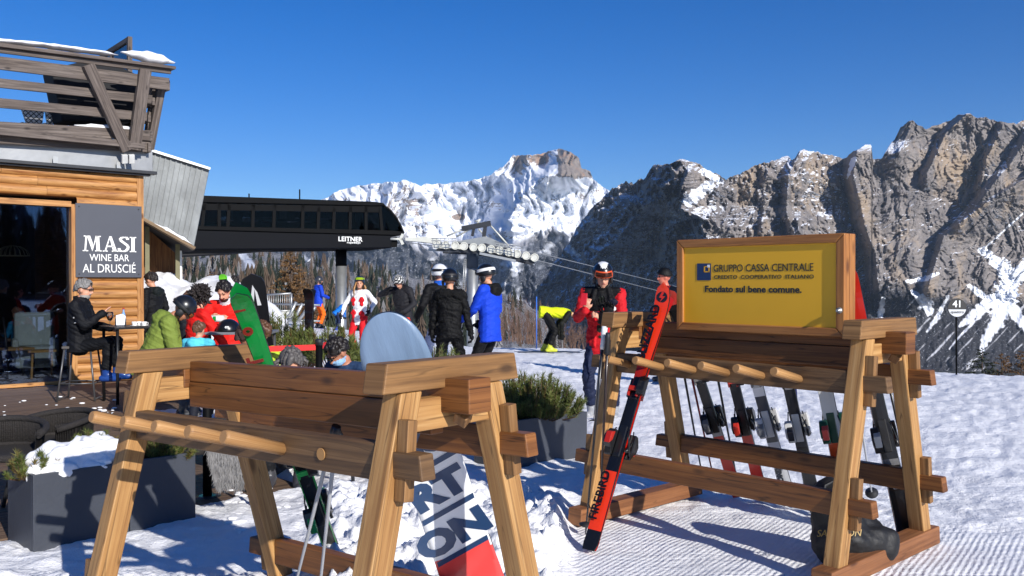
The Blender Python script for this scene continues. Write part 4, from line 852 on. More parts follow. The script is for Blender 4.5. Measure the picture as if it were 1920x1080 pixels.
m = MB(); m.box(RRW((ua + ub) / 2, BBV + .075, (za + zbt) / 2), (ub - ua - .09, .012, zbt - za - .09), RRot); cw(m, 'back_panel', M('grey_backing', (120, 120, 118), .6), bbt)
PV = BBV + .0125
def btext(body, x0, x1, ybase, ycap, off=0., mt=INK, capr=.73, nm='lettering'):
    a, b = bb(x0, ybase, PV), bb(x1, ybase, PV); z0 = bb((x0 + x1) / 2, ybase, PV)[1]; z1 = bb((x0 + x1) / 2, ycap, PV)[1]
    o = text(nm, body, (z1 - z0) / capr, mt, None, RRW(a[0], PV, z0), U_R, UP, 'LEFT', .0008, off); me = o.data; O = RRW(a[0], PV, z0)
    xs = [(v.co - O).dot(U_R) for v in me.vertices]; mn = min(xs); k = (b[0] - a[0]) / (max(xs) - mn)
    for v in me.vertices: d = (v.co - O).dot(U_R); v.co += U_R * ((d - mn) * k - d)
    me.transform(Matrix.Translation(-bbt.location)); o.parent = bbt; return o
btext('GRUPPO CASSA CENTRALE', 1338, 1525, 508.5, 494, .0)
btext('CREDITO  COOPERATIVO  ITALIANO', 1339, 1526, 522.5, 515, .0)
btext('Fondato sul bene comune.', 1322, 1503, 548, 535.5, .0016)
def brect(x0, y0, x1, y1, mt, nm, lift=0.):
    P = [bb(x0, y1, PV), bb(x1, y1, PV), bb(x1, y0, PV), bb(x0, y0, PV)]; m = MB(); o_ = RRW(P[0][0], PV - lift, P[0][1]); m.prism([(p[0] - P[0][0], p[1] - P[0][1]) for p in P], o_, U_R, UP, .0012); return cw(m, nm, mt, bbt)
brect(1307, 494, 1333, 525.5, NAVY, 'emblem')
for r_ in ((1320, 499, 1322, 510), (1328.5, 499, 1330.5, 510), (1320, 508.5, 1330.5, 510.5), (1320, 499, 1327, 500.6)): brect(*r_, YEL, 'emblem_square', .0014)
brect(1326.5, 496.5, 1331, 501.5, WHITE, 'emblem_corner', .0018)
m = MB(); m.lathe([(.018, 0), (.018, .01), (.008, .014), (.008, .03)], RRW(ub - .026, BBV - .002, bb(1568, 582)[1]), 12, ax=-V_R); cw(m, 'lock', STEEL, bbt)

# ---- skis
_pl = {}
def PL(c, rough=.3, **k):
    key = (tuple(c), rough)
    if key not in _pl: _pl[key] = M('ski_%d_%d_%d' % tuple(c) + ('m' if rough > .3 else ''), c, rough, var=.05, vs=3., coat=.25, **k)
    return _pl[key]
def ski_mesh(L, wd, top, base, tip=.075, seg=44, flip=1):
    """along +z from tail to tip, top sheet towards +y; top = list of (t_end, colour index)"""
    m = MB(); rows = []
    for i in range(seg + 1):
        t = i / seg; w = wd * (1 + .32 * (1 - min(1, t / .5)) ** 1.6 + .5 * max(0, (t - .5) / .5) ** 1.5)
        if t > .93: w *= math.sqrt(max(0.0, 1 - ((t - .93) / .07) ** 2.4)) * .97 + .03
        if t < .02: w *= .8 + .2 * t / .02
        y = .010 * math.sin(math.pi * clamp(t / .88)) + (tip * ((t - .86) / .14) ** 1.9 if t > .86 else 0) + (.012 * ((.05 - t) / .05) ** 2 if t < .05 else 0)
        th = .013 if .2 < t < .75 else .013 - .008 * abs(t - .475) / .6
        z = L * t - (.25 * tip * ((t - .86) / .14) ** 3 if t > .86 else 0); rows.append((w, y, th, z, t))
    for w, y, th, z, t in rows:
        for x_, y_ in ((-w, y), (w, y), (w * .93, y + th), (w * .35, y + th + .002), (-w * .35, y + th + .002), (-w * .93, y + th)): m.v.append(Vector((x_, y_, z)))
    n = 6
    def ci(t):
        for te, c in top:
            if t <= te: return c
        return top[-1][1]
    for i in range(seg):
        c = ci((rows[i][4] + rows[i + 1][4]) / 2)
        for j in range(n):
            j2 = (j + 1) % n; mi = 0 if j == 0 else (1 if j in (1, 5) else c); m.face([i * n + j, i * n + j2, (i + 1) * n + j2, (i + 1) * n + j], None, False, mi)
    m.face(list(range(n))[::-1], None, False, 1); m.face([seg * n + j for j in range(n)], None, False, 1)
    return m
def binding(par, L, c1, c2, brake=True, s=1., bz=.5):
    """toe and heel units with brake arms, children of the ski"""
    z0 = L * bz; a, b = PL(c1, .35), PL(c2, .35); y = .022
    m = MB(); m.box((0, y + .008, z0 + .14 * s), (.062, .02, .15)); m.prism([(0, 0), (.13, 0), (.12, .03), (.085, .055), (.03, .06), (0, .04)], (-.032, y + .018, z0 + .09 * s), (0, 0, 1), (0, 1, 0), .064); t = m.build('toe_piece', [a], par, .006)
    m = MB(); m.box((0, y + .052, z0 + .125 * s), (.074, .018, .03)); m.box((-.035, y + .03, z0 + .105 * s), (.018, .03, .05)); m.box((.035, y + .03, z0 + .105 * s), (.018, .03, .05)); m.build('toe_wing', [b], par, .004)
    m = MB(); m.box((0, y + .006, z0 - .21 * s), (.06, .018, .2)); m.prism([(0, 0), (.16, 0), (.155, .02), (.12, .045), (.10, .085), (.05, .095), (.0, .04)], (.03, y + .014, z0 - .15 * s), (0, 0, -1), (0, 1, 0), .06); m.build('heel_piece', [a], par, .006)
    m = MB(); m.prism([(0, 0), (.06, .01), (.09, .05), (.02, .055)], (.024, y + .07, z0 - .17 * s), (0, 0, -1), (0, 1, 0), .048); m.build('heel_lever', [b], par, .005)
    for o_ in [q for q in bpy.data.objects if q.parent == par and q.name.split('.')[0] in ('toe_piece', 'toe_wing', 'heel_piece', 'heel_lever')]: o_.scale = (.8, .82, 1)
    if brake:
        for sx in (-1, 1): m = MB(); m.tube([(sx * .045, y + .01, z0 - .13), (sx * .056, y + .012, z0 - .19), (sx * .06, y - .03, z0 - .25), (sx * .064, y - .06, z0 - .28)], [.004, .004, .008, .009], 7); m.build('brake_arm', [PL((20, 20, 22), .4)], par)
def ski_pair(label, bot, top, facing, L, wd, cols, bands, base, bind, group, name='ski_pair', cat='skis', splay=.0, second=True, bz=.5):
    z = (Vector(top) - Vector(bot)).normalized(); f = Vector(facing); f = (f - z * f.dot(z)).normalized(); x = f.cross(z)
    root = bpy.data.objects.new(name, None); C.objects.link(root); root.matrix_world = Matrix(((*x, 0), (*f, 0), (*z, 0), (0, 0, 0, 1))).transposed(); root.location = bot; root.empty_display_size = .1
    tag(root, label, cat, group)
    mats = [PL(base), PL((18, 18, 20))] + [PL(c) for c in cols]
    for k in range(2 if second else 1):
        sk = ski_mesh(L * (.985 if k else 1), wd, bands, base, tip=(.02 if k and bz != .5 else .075)).build('ski', mats, root)
        if k: sk.rotation_euler = (0, 0, math.pi); sk.location = (.004, -.004, .01)
        else: sk.location = (0, .003, 0)
        if bind: binding(sk, L, *bind, bz=bz)
    return root
def on_ski(root, body, t, size, mat, side=1, along=1, off=.004, dx=0.):
    """lettering along the front ski's top sheet"""
    sk = [o for o in bpy.data.objects if o.parent == root and o.name.startswith('ski')][0]
    o = text('lettering', body, size, mat, None, (dx, .0285, t), (0, 0, along), (along, 0, 0), 'CENTER', .0008, off); o.parent = sk; return o
def pole(label, bot, top, c1, grip, group, basket=True):
    z = (Vector(top) - Vector(bot)).normalized(); L = (Vector(top) - Vector(bot)).length; q = Vector((0, 0, 1)).rotation_difference(z)
    root = bpy.data.objects.new('ski_pole', None); C.objects.link(root); root.rotation_mode = 'QUATERNION'; root.rotation_quaternion = q; root.location = bot; tag(root, label, 'ski pole', group)
    MB().tube([(0, 0, 0), (0, 0, .03), (0, 0, L * .6), (0, 0, L - .12)], [.003, .0055, .008, .009], 8).build('shaft', PL(c1, .3), root)
    MB().tube([(0, 0, L - .14), (0, 0, L - .12), (0, 0, L - .07), (0, .004, L - .03), (0, .006, L)], [.011, .015, .0135, .017, .014], 10).build('grip', PL(grip, .6), root)
    MB().tube([(0, .01, L - .01), (.02, .03, L - .06), (.022, .035, L - .16), (.004, .025, L - .22), (-.012, .03, L - .14), (0, .012, L - .01)], .005, 6, flat=.3).build('strap', PL((25, 25, 27), .7), root)
    if basket: MB().lathe([(.008, .055), (.045, .06), (.046, .066), (.012, .08)], (0, 0, 0), 14).build('basket', PL((25, 25, 27), .5), root)
    return root
GR, GRP = 'skis leaning on the racks', 'ski poles leaning on the racks'
bz = ski_pair('bright red racing skis with black lettering propped in front of right rack', RRW(-.448, -1.0, .0), RRW(-.549, -.13, 1.53), (-.50, -.82, .35), 1.76, .037,
              [(216, 50, 16), (16, 16, 18), (150, 26, 12)], [(.07, 3), (.27, 2), (.60, 3), (.655, 4), (.99, 2), (1, 2)], (190, 30, 14), ((20, 20, 22), (170, 34, 20)), GR)
BLK = PL((16, 16, 18), .3)
on_ski(bz, 'BLIZZARD', 1.405, .086, BLK, off=.003); on_ski(bz, 'FIREBIRD', .325, .075, BLK, off=.002)
sk0 = [o for o in bpy.data.objects if o.parent == bz][0]
m = MB(); R_ = .036; zc = 1.655; yc = .0395; tilt = Vector((0, .42, 1)).normalized()
bolt = [(-.004, .034), (.012, .03), (.0, .006), (.022, .006), (-.012, -.034), (-.0, -.006), (-.02, -.006)]
m.prism([(R_ * math.cos(a * .2618), R_ * math.sin(a * .2618)) for a in range(24)], (0, yc, zc), (-1, 0, 0), tilt, -.0015); m2 = m.build('emblem', BLK, sk0)
m = MB(); m.prism(bolt, (0, yc + .002, zc), (-1, 0, 0), tilt, -.0014); m.build('emblem_flash', PL((196, 38, 14)), m2)
pole('left black and white ski pole leaning at the left end of right rack', gnd(1098, 1003), at(1133, 612, 5.45), (30, 30, 32), (210, 210, 208), GRP)
pole('right black and orange ski pole beside it at the left end of right rack', gnd(1124, 985), at(1140, 625, 5.4), (40, 26, 22), (30, 30, 32), GRP)
def back_ski(px_rail, px_bot, py_bot, L, wd, **k):
    b = gnd(px_bot, py_bot); q = hit(px_rail, 700, RRW(0, .415, 0), V_R); r = hit(px_rail, HZ + F * (EYE - 1.02) / q.y, RRW(0, .415, 0), V_R)
    return b, b + (r - b).normalized() * L
def zp(x, y): return 1230 + x / 2.454, 640 + y / 2.454
for (r, b, L, wd, cols, bands, base, bind, lb) in (
    (zp(170, 150), (1385, 930), 1.66, .036, [(22, 22, 24), (206, 48, 30), (170, 168, 166)], [(.3, 3), (.34, 4), (.9, 2), (1, 3)], (24, 24, 26), ((26, 26, 28), (120, 118, 116)), 'black skis with red tails, leftmost behind the right rack'),
    (zp(335, 150), (1432, 938), 1.68, .036, [(20, 20, 23), (212, 52, 30), (90, 90, 94)], [(.06, 4), (.32, 3), (.92, 2), (1, 3)], (22, 22, 26), ((26, 24, 26), (190, 50, 36)), 'black skis with red bindings and red tails behind the right rack'),
    (zp(438, 150), (1484, 947), 1.72, .038, [(200, 202, 206), (70, 72, 78), (232, 232, 234)], [(.1, 4), (.3, 2), (.5, 3), (.7, 4), (1, 2)], (40, 42, 46), ((205, 205, 205), (120, 122, 126)), 'grey white skis with white bindings behind the right rack'),
    (zp(590, 170), (1533, 962), 1.70, .037, [(24, 24, 27), (70, 72, 76)], [(.3, 2), (.34, 3), (1, 2)], (22, 22, 24), ((200, 200, 198), (40, 40, 44)), 'black skis with silver white bindings beside the blue pole'),
    (zp(760, 190), (1600, 985), 1.74, .046, [(206, 208, 206), (216, 84, 40), (200, 200, 198)], [(.26, 2), (.34, 3), (1, 2)], (60, 62, 64), ((24, 70, 54), (196, 70, 60)), 'pale grey wide touring skis with green binding behind the right rack'),
    (zp(985, 200), (1707, 1016), 1.72, .045, [(26, 26, 28), (186, 34, 20), (120, 120, 122)], [(.28, 2), (.3, 4), (.72, 2), (.985, 3), (1, 2)], (180, 30, 20), ((30, 30, 32), (176, 176, 172)), 'black wide skis with red tips, rightmost behind the right rack')):
    bt, tp = back_ski(r[0], b[0], b[1], L, wd); o = ski_pair(lb, bt, tp, (-.45, -.85, .3), L, wd, cols, bands, base, bind, GR)
    if 'grey white' in lb: on_ski(o, 'DUOMIX', .23, .05, PL((90, 92, 96)))
    if 'rightmost' in lb: on_ski(o, 'salle', .36, .035, PL((190, 190, 190)))
for a, b, c1, g, lb in ((zp(115, 140), zp(222, 665), (30, 26, 28), (26, 26, 28), 'black ski pole at the far left behind the right rack'), (zp(145, 150), zp(275, 672), (140, 30, 28), (26, 26, 28), 'dark red ski pole left of the leftmost black skis'), (zp(268, 150), zp(384, 690), (32, 32, 34), (24, 24, 26), 'black ski pole between the two red tailed skis'),
        (zp(632, 180), zp(692, 760), (28, 48, 170), (24, 24, 60), 'bright blue ski pole before the silver bound skis'), (zp(905, 200), zp(998, 720), (176, 178, 180), (26, 26, 28), 'pale grey ski pole half hidden by the near leg'), (zp(1060, 330), zp(1228, 905), (34, 34, 36), (24, 24, 26), 'black ski pole with basket right of the rightmost skis')):
    b_ = gnd(*b); q = hit(a[0], 700, RRW(0, .43, 0), V_R); r_ = hit(a[0], HZ + F * (EYE - 1.02) / q.y, RRW(0, .43, 0), V_R); pole(lb, b_, b_ + (r_ - b_).normalized() * 1.2, c1, g, GRP)
# skis and poles on the near rack
gb, gt = gnd(630, 1052, -.02), at(441, 526, 4.05)
gs_ = ski_pair('green powder skis with dark red lettering leaning behind the near rack', gb, gt, (.10, -.96, .2), (gt - gb).length, .035, [(16, 20, 18), (8, 128, 52), (150, 40, 24)], [(.02, 3), (.56, 2), (1, 3)], (6, 112, 46), ((24, 26, 26), (40, 170, 80)), GR, bz=.33)
DR = PL((120, 34, 24), .35); on_ski(gs_, 'TLT', 1.43, .10, DR, off=.004); on_ski(gs_, 'o', 1.66, .085, DR); on_ski(gs_, 'i', 1.78, .07, DR); on_ski(gs_, '1.9', 1.22, .08, DR)
sk_ = [o for o in bpy.data.objects if o.parent == gs_]
for s_ in sk_:
    for sx in (-1, 1): m = MB(); m.tube([(sx * .037, .0245, .1), (sx * .036, .0285, .5), (sx * .038, .028, 1.05)], .003, 5); m.build('edge_stripe', PL((20, 160, 70)), s_)
pole('left aluminium ski pole leaning on the near rack rail', gnd(540, 1150, 0), at(628, 800, 3.62), (168, 170, 172), (30, 30, 32), GRP, True)
pole('right aluminium ski pole leaning on the near rack rail', gnd(592, 1165, 0), at(632, 802, 3.58), (160, 162, 166), (30, 30, 32), GRP, True)
# snowboard
SBW = PL((226, 228, 230), .28); SBN = PL((34, 62, 98), .28); SBR = PL((226, 72, 68), .28); SBB = M('worn_sky_reflection_base', (112, 134, 160), .35, var=.16, vs=5., stretch=(3, 1, .5), bump=.1, bs=30, coat=.15)  # grey blue of the nose is sky reflection put into the colour; streaks are scuffs
sbB, sbT = gnd(918, 1180), at(715, 597, 3.45); SL_ = (sbT - sbB).length
z_ = (sbT - sbB).normalized(); f_ = Vector((0, -1, .12)); f_ = (f_ - z_ * f_.dot(z_)).normalized(); x_ = z_.cross(f_)
sbo = bpy.data.objects.new('snowboard', None); C.objects.link(sbo); sbo.matrix_world = Matrix(((*x_, 0), (*-f_, 0), (*z_, 0), (0, 0, 0, 1))).transposed(); sbo.location = sbB
tag(sbo, 'snowboard with white base, navy lettering, coral tail and nose coloured as reflected sky on near rack', 'snowboard')
m = MB(); seg = 60; n = 10; rows = []
def sbw(t): 
    w = .123 + .022 * (abs(t - .5) / .5) ** 2 * (1 if t < .83 else 1)
    e = .16; k = max(0, (e - t) / e, (t - 1 + e) / e); return w * (max(0, 1 - k ** 2.3) ** .5) + .002
for i in range(seg + 1):
    t = .5 - .5 * math.cos(math.pi * i / seg); w = sbw(t); y = .045 * (max(0, (.17 - t) / .17, (t - .83) / .17)) ** 1.8 + .004
    for j in range(n): m.v.append(Vector((w * (1 - 2 * j / (n - 1)), y, SL_ * t)))
    for j in range(n): m.v.append(Vector((-w * (1 - 2 * j / (n - 1)), y + .010, SL_ * t)))
    rows.append(t)
for i in range(seg):
    zc = SL_ * (rows[i] + rows[i + 1]) / 2
    for j in range(2 * n):
        j2 = (j + 1) % (2 * n); mi = (2 if zc < .42 else (0 if zc < 1.2 else 1)) if j < n - 1 else 3
        m.face([i * 2 * n + j, i * 2 * n + j2, (i + 1) * 2 * n + j2, (i + 1) * 2 * n + j], None, True, mi)
m.face(list(range(2 * n)), None, False, 3); m.face([seg * 2 * n + j for j in range(2 * n)], None, False, 3)
deck_ = m.build('deck', [SBW, SBB, SBR, PL((24, 24, 26))], sbo); 
for p_ in deck_.data.polygons: pass
def sbt(body, z, size, sx=1.25): 
    o = text('lettering', body, size, SBN, None, (0, .0022, z), (1, 0, .26), (-.26, 0, 1), 'CENTER', .0008, .010, sx=sx); o.parent = deck_
for body, z in (('ON', .49), ('RT', .725), ('BU', .96)): sbt(body, z, .17, 1.22)
for z in (.445, .67, .905, 1.14):
    m = MB(); m.prism([(-.121, -.032 - .013), (.121, .032 - .013), (.121, .032 + .013), (-.121, -.032 + .013)], (0, .003, z), (1, 0, 0), (0, 0, 1), .0012); m.build('stripe', SBN, deck_)
m = MB(); m.prism([(-.121, -.09), (.121, -.09), (.121, .02), (-.121, -.045)], (0, .0030, .445), (1, 0, 0), (0, 0, 1), .0010); m.build('tail_print', SBR, deck_)
for zz_ in (.42, 1.0):
    b_ = MB(); b_.box((0, .03, zz_), (.26, .03, .11)); b_ = b_.build('binding', PL((20, 20, 22), .5), sbo, .01)
    h_ = MB(); h_.tube([(-.10, .03, zz_ - .05), (-.125, .12, zz_ - .045), (-.12, .22, zz_ - .0), (-.125, .12, zz_ + .045), (-.10, .03, zz_ + .05)], [.012, .016, .02, .016, .012], 8); h_.tube([(.1, .04, zz_ - .05), (.06, .13, zz_ - .05), (.06, .13, zz_ + .05), (.1, .04, zz_ + .05)], .018, 8); h_.build('strap', PL((18, 18, 20), .6), b_)
# skis and board parked farther back
ski_pair('lime green ski tips rising behind the bearded man', at(437, 690, 13.4), at(417, 509, 13.3), (.1, -1, .1), 1.42, .04, [(120, 220, 60), (16, 18, 18)], [(.8, 2), (.86, 3), (.9, 2), (.93, 3), (1, 2)], (100, 200, 50), None, 'boards and skis parked by the terrace')
def flat_board(nm, lb, cat, bot, top, wd, col, facing=(0, -1, .1)):
    L = (top - bot).length; z = (top - bot).normalized(); f = Vector(facing); f = (f - z * f.dot(z)).normalized(); x = f.cross(z)
    r = bpy.data.objects.new(nm, None); C.objects.link(r); r.matrix_world = Matrix(((*x, 0), (*f, 0), (*z, 0), (0, 0, 0, 1))).transposed(); r.location = bot; tag(r, lb, cat)
    m = MB(); P = []
    for i in range(25):
        t = i / 24; k = max(0, (.14 - t) / .14, (t - .86) / .14); P.append((wd * (max(0, 1 - k ** 2.2) ** .5 * (.9 + .1 * (abs(t - .5) * 2) ** 2) + .01), L * t))
    m.prism(P + [(-a, b) for a, b in P[::-1]], (0, 0, 0), (1, 0, 0), (0, 0, 1), .012); m.build('deck', PL(col, .3), r); return r, L
r_, L_ = flat_board('snowboard', 'black snowboard with pale peak logo standing behind the green ski tips', 'snowboard', at(500, 720, 9.6), at(471, 513, 9.4), .135, (18, 18, 20))
m = MB(); 
for P in ([(-.06, -.12), (-.02, -.12), (.012, .06), (-.005, .1)], [(.02, -.12), (.06, -.12), (.035, .02), (.012, .06)]): m.prism(P, (0, .002, L_ - .22), (-1, 0, 0), (0, 0, 1), -.006)
m.build('logo', PL((200, 200, 200)), r_)
o = ski_pair('dark upright skis strapped together beside the orange trousered skier', at(580, 720, 12.3), at(580, 541, 12.3), (-.4, -.9, 0), 1.32, .06, [(20, 20, 22), (150, 152, 156)], [(.28, 3), (.36, 2), (.44, 3), (1, 2)], (24, 24, 26), ((26, 26, 28), (60, 60, 62)), 'boards and skis parked by the terrace')
# duffel bag under the rack
bag = empty('duffel_bag', gnd(1600, 1040), 0, 'slumped black duffel bag with gold lettering inside the right rack', 'bag')
def blobmesh(nm, parts, mt, par, vox=.02, noise=0., smooth=2, seed=0):
    """one continuous skin over overlapping pieces"""
    m = MB(); [f(m) for f in parts]; me = m.mesh(nm, mt); o = bpy.data.objects.new(nm, me); C.objects.link(o)
    rm = o.modifiers.new('r', 'REMESH'); rm.mode = 'VOXEL'; rm.voxel_size = vox; rm.use_smooth_shade = True
    sm_ = o.modifiers.new('s', 'SMOOTH'); sm_.iterations = smooth; sm_.factor = .5
    bpy.context.view_layer.update(); me2 = bpy.data.meshes.new_from_object(o.evaluated_get(bpy.context.evaluated_depsgraph_get())); bpy.data.objects.remove(o)
    if noise:
        co = np.empty(len(me2.vertices) * 3); me2.vertices.foreach_get('co', co); co = co.reshape(-1, 3); no = np.empty(len(co) * 3); me2.vertices.foreach_get('normal', no); no = no.reshape(-1, 3)
        d = fbm(co[:, 0] * 9 + co[:, 2] * 3, co[:, 2] * 9 + co[:, 1] * 7, 3, seed); co += no * (d * noise)[:, None]; me2.vertices.foreach_set('co', co.ravel()); me2.update()
    me2.name = nm; me2.materials.clear(); me2.materials.append(mt)
    if par: me2.transform(Matrix.Translation(-par.location)) if par.type == 'EMPTY' else None
    return obj(nm, me2, par)
bx = lambda px, py, d: at(px, py, d)
bagm = M('black_nylon', (17, 17, 19), .6, var=.2, vs=9, bump=.4, bs=14)
blobmesh('bag_body', [lambda m: m.cap(bx(1560, 932, 5.05), bx(1580, 1015, 5.0), .11, .17, 12), lambda m: m.cap(bx(1570, 1010, 5.0), bx(1655, 1022, 5.0), .15, .10, 12), lambda m: m.cap(bx(1590, 950, 5.05), bx(1665, 1025, 5.05), .09, .06, 12), lambda m: m.cap(bx(1542, 960, 5.02), bx(1560, 1010, 5.0), .06, .11)], bagm, bag, .02, .014, 3)
m = MB(); m.tube([bx(1545, 935, 4.95), bx(1548, 912, 4.98), bx(1565, 903, 5.0), bx(1590, 905, 5.02), bx(1600, 925, 5.02)], .014, 8, flat=.5); cw(m, 'handle', bagm, bag)
o = text('lettering', 'SALOMON', .05, M('gold_print', (170, 140, 70), .5), None, bx(1532, 1007, 4.79), (1, .05, .0), (0, .28, 1), 'LEFT', .002, .0, shear=.3); o.data.transform(Matrix.Translation(-bag.location)); o.parent = bag

# ---- plants
NEEDLE = M('pine_needles', (66, 82, 32), .6, var=.35, vs=9, col2=(112, 120, 52)); NEEDLE2 = M('pine_needles_dry', (120, 90, 44), .7, var=.3, vs=9, col2=(98, 100, 44)); TWIG = M('twig_bark', (84, 60, 42), .8, var=.25)
class TM:
    def __init__(s): s.v = []; s.f = []; s.mi = []
    def tri(s, a, b, c, mi): o = len(s.v); s.v += [a, b, c]; s.f.append((o, o + 1, o + 2)); s.mi.append(mi)
    def build(s, nm, mats, par):
        me = bpy.data.meshes.new(nm); me.from_pydata([tuple(v) for v in s.v], [], s.f); me.polygons.foreach_set('material_index', s.mi)
        for m in mats: me.materials.append(m)
        return obj(nm, me, par)
def rdir(r, up=.0):
    v = Vector((r.gauss(0, 1), r.gauss(0, 1), r.gauss(0, 1))); v.normalize(); v.z += up; return v.normalized()
def pine_shrub(label, c, rx, ry, h, nb=60, nn=46, seed=1, dry=.12, ln=.035, cat='shrub', group=None, wd=.0022):
    r = random.Random(seed); root = empty('dwarf_pine', c, 0, label, cat, group); t = TM(); st = MB()
    for i in range(nb):
        a = r.uniform(0, 6.283); q = math.sqrt(r.random()); base = Vector((math.cos(a) * rx * q * .5, math.sin(a) * ry * q * .5, 0)); hh = h * (1 - .62 * q ** 2.2) * r.uniform(.7, 1.08)
        tip = Vector((math.cos(a) * rx * q * 1.05, math.sin(a) * ry * q * 1.05, hh)); mid = base.lerp(tip, .5) + Vector((math.cos(a) * rx * .12 * q, math.sin(a) * ry * .12 * q, -.04 * h))
        st.tube([base, mid, tip], [.007, .005, .003], 5)
        mi = 1 if r.random() < dry else 0
        for k in range(nn):
            f = .3 + .72 * (k / nn); p = base.lerp(mid, f * 2) if f < .5 else mid.lerp(tip, min(1, f * 2 - 1)); ax = (tip - mid).normalized()
            d = (rdir(r) * .9 + ax * .75 + Vector((0, 0, .25))).normalized(); l = ln * r.uniform(.7, 1.25); s = d.orthogonal(); s.rotate(Quaternion(d, r.uniform(0, 6.28)))
            t.tri(p - s * wd, p + s * wd, p + d * l, mi)
            d2 = (rdir(r) * .9 + ax * .75 + Vector((0, 0, .25))).normalized(); t.tri(p - s * wd, p + s * wd, p + d2 * l, mi)
    t.build('foliage', [NEEDLE, NEEDLE2], root); st.build('stem', TWIG, root); return root
PLANT = M('anthracite_planter', (58, 62, 70), .5, var=.1, vs=3, bump=.1, bs=40)
SOIL = M('dark_soil', (44, 32, 24), .9, var=.4, vs=30, bump=.8, bs=60)
def planter(label, A, B, depth_dir, dp, h, z0=-.05, group='anthracite planters'):
    A = Vector(A); B = Vector(B); A.z = B.z = z0; ex = (B - A).normalized(); ey = Vector(depth_dir).normalized(); L = (B - A).length
    root = empty('planter', (A + B) / 2 + ey * dp / 2, 0, label, 'planter', group); R0 = Matrix((ex, ey, UP)).transposed(); c = (A + B) / 2 + ey * dp / 2; t = .025
    for cc, sz in (((0, -dp / 2 + t / 2, h / 2), (L, t, h)), ((0, dp / 2 - t / 2, h / 2), (L, t, h)), ((-L / 2 + t / 2, 0, h / 2), (t, dp - 2 * t, h - .002)), ((L / 2 - t / 2, 0, h / 2), (t, dp - 2 * t, h - .002))):
        m = MB(); m.box(c + R0 @ Vector(cc), sz, R0); cw(m, 'side', PLANT, root, .004)
    m = MB(); m.box(c + Vector((0, 0, h - .08)), (L - 2 * t - .004, dp - 2 * t - .004, .05), R0); cw(m, 'soil', SOIL, root); return root, c, R0
pA, pB = gnd(61, 1052, -.05), gnd(366, 988, -.05); pm = pA.lerp(pB, .5); dd = Vector((-.70, .70, 0)); pe = (pB - pA).normalized(); dd = (dd - pe * dd.dot(pe)).normalized()
p1, c1, R1 = planter('near left anthracite planter half covered with snow', pA, pA.lerp(pB, .56), dd, .42, .49)
p2, c2, R2 = planter('anthracite planter behind the near rack leg with bushy pine', pA.lerp(pB, .565), pB, dd, .42, .49)
g_ = 'dwarf pines in planters'
pine_shrub('dwarf pine with browned twigs at left end of snowy planter', c1 + R1 @ Vector((-.22, -.02, .44)), .17, .15, .17, 26, 60, 3, .4, .04, group=g_)
pine_shrub('small green dwarf pine poking from snow in the near planter', c1 + R1 @ Vector((.18, .08, .46)), .2, .12, .2, 22, 55, 4, .15, .04, group=g_)
pine_shrub('bushy yellow green dwarf pine in planter behind the near rack leg', c2 + R2 @ Vector((.05, .0, .42)), .27, .19, .24, 64, 62, 5, .22, .045, group=g_)
o = blobmesh('snow_pile', [lambda m: m.ell(c1 + R1 @ Vector((.02, .03, .49)), (.26, .17, .13)), lambda m: m.ell(c1 + R1 @ Vector((.17, .02, .52)), (.18, .15, .13)), lambda m: m.ell(c1 + R1 @ Vector((-.13, -.08, .47)), (.14, .13, .10)), lambda m: m.ell(c1 + R1 @ Vector((.1, -.12, .49)), (.12, .1, .07))], SNOW_SOFT, None, .018, .035, 3, 5); tag(o, 'melting snow pile lying on the near left planter', 'snow')
q1, q2 = gnd(1008, 872), gnd(1101, 856); qd = (q2 - q1).normalized()
p3, c3, R3 = planter('grey planter with dwarf pine between the two racks', q1 - qd * .34, q2, Vector((-qd.y, qd.x, 0)), .45, .40, 0.)
pine_shrub('rounded dwarf pine in the planter between the two racks', c3 + R3 @ Vector((.03, .0, .34)), .44, .32, .42, 210, 66, 7, .08, .05, group=g_)
pine_shrub('dark dwarf pine tip just above the near rack', at(826, 720, 8.5), .26, .2, .36, 46, 44, 8, .05, .05, group=g_)
for k, (px, py, d, rx, h, lb) in enumerate(((520, 665, 13, .55, .62, 'mountain pine behind the green ski tips by the terrace edge'), (555, 690, 12, .4, .5, 'mountain pine left of the dark upright skis'), (622, 690, 11.5, .42, .55, 'mountain pine right of the dark upright skis by the barrier'), (700, 700, 11, .3, .32, 'low mountain pine behind the grey blue snowboard nose'))):
    pine_shrub(lb, at(px, py, d) - Vector((0, 0, .0)), rx, rx * .7, h, 60, 40, 20 + k, .1, .09, group='mountain pines by the terrace', wd=.005)
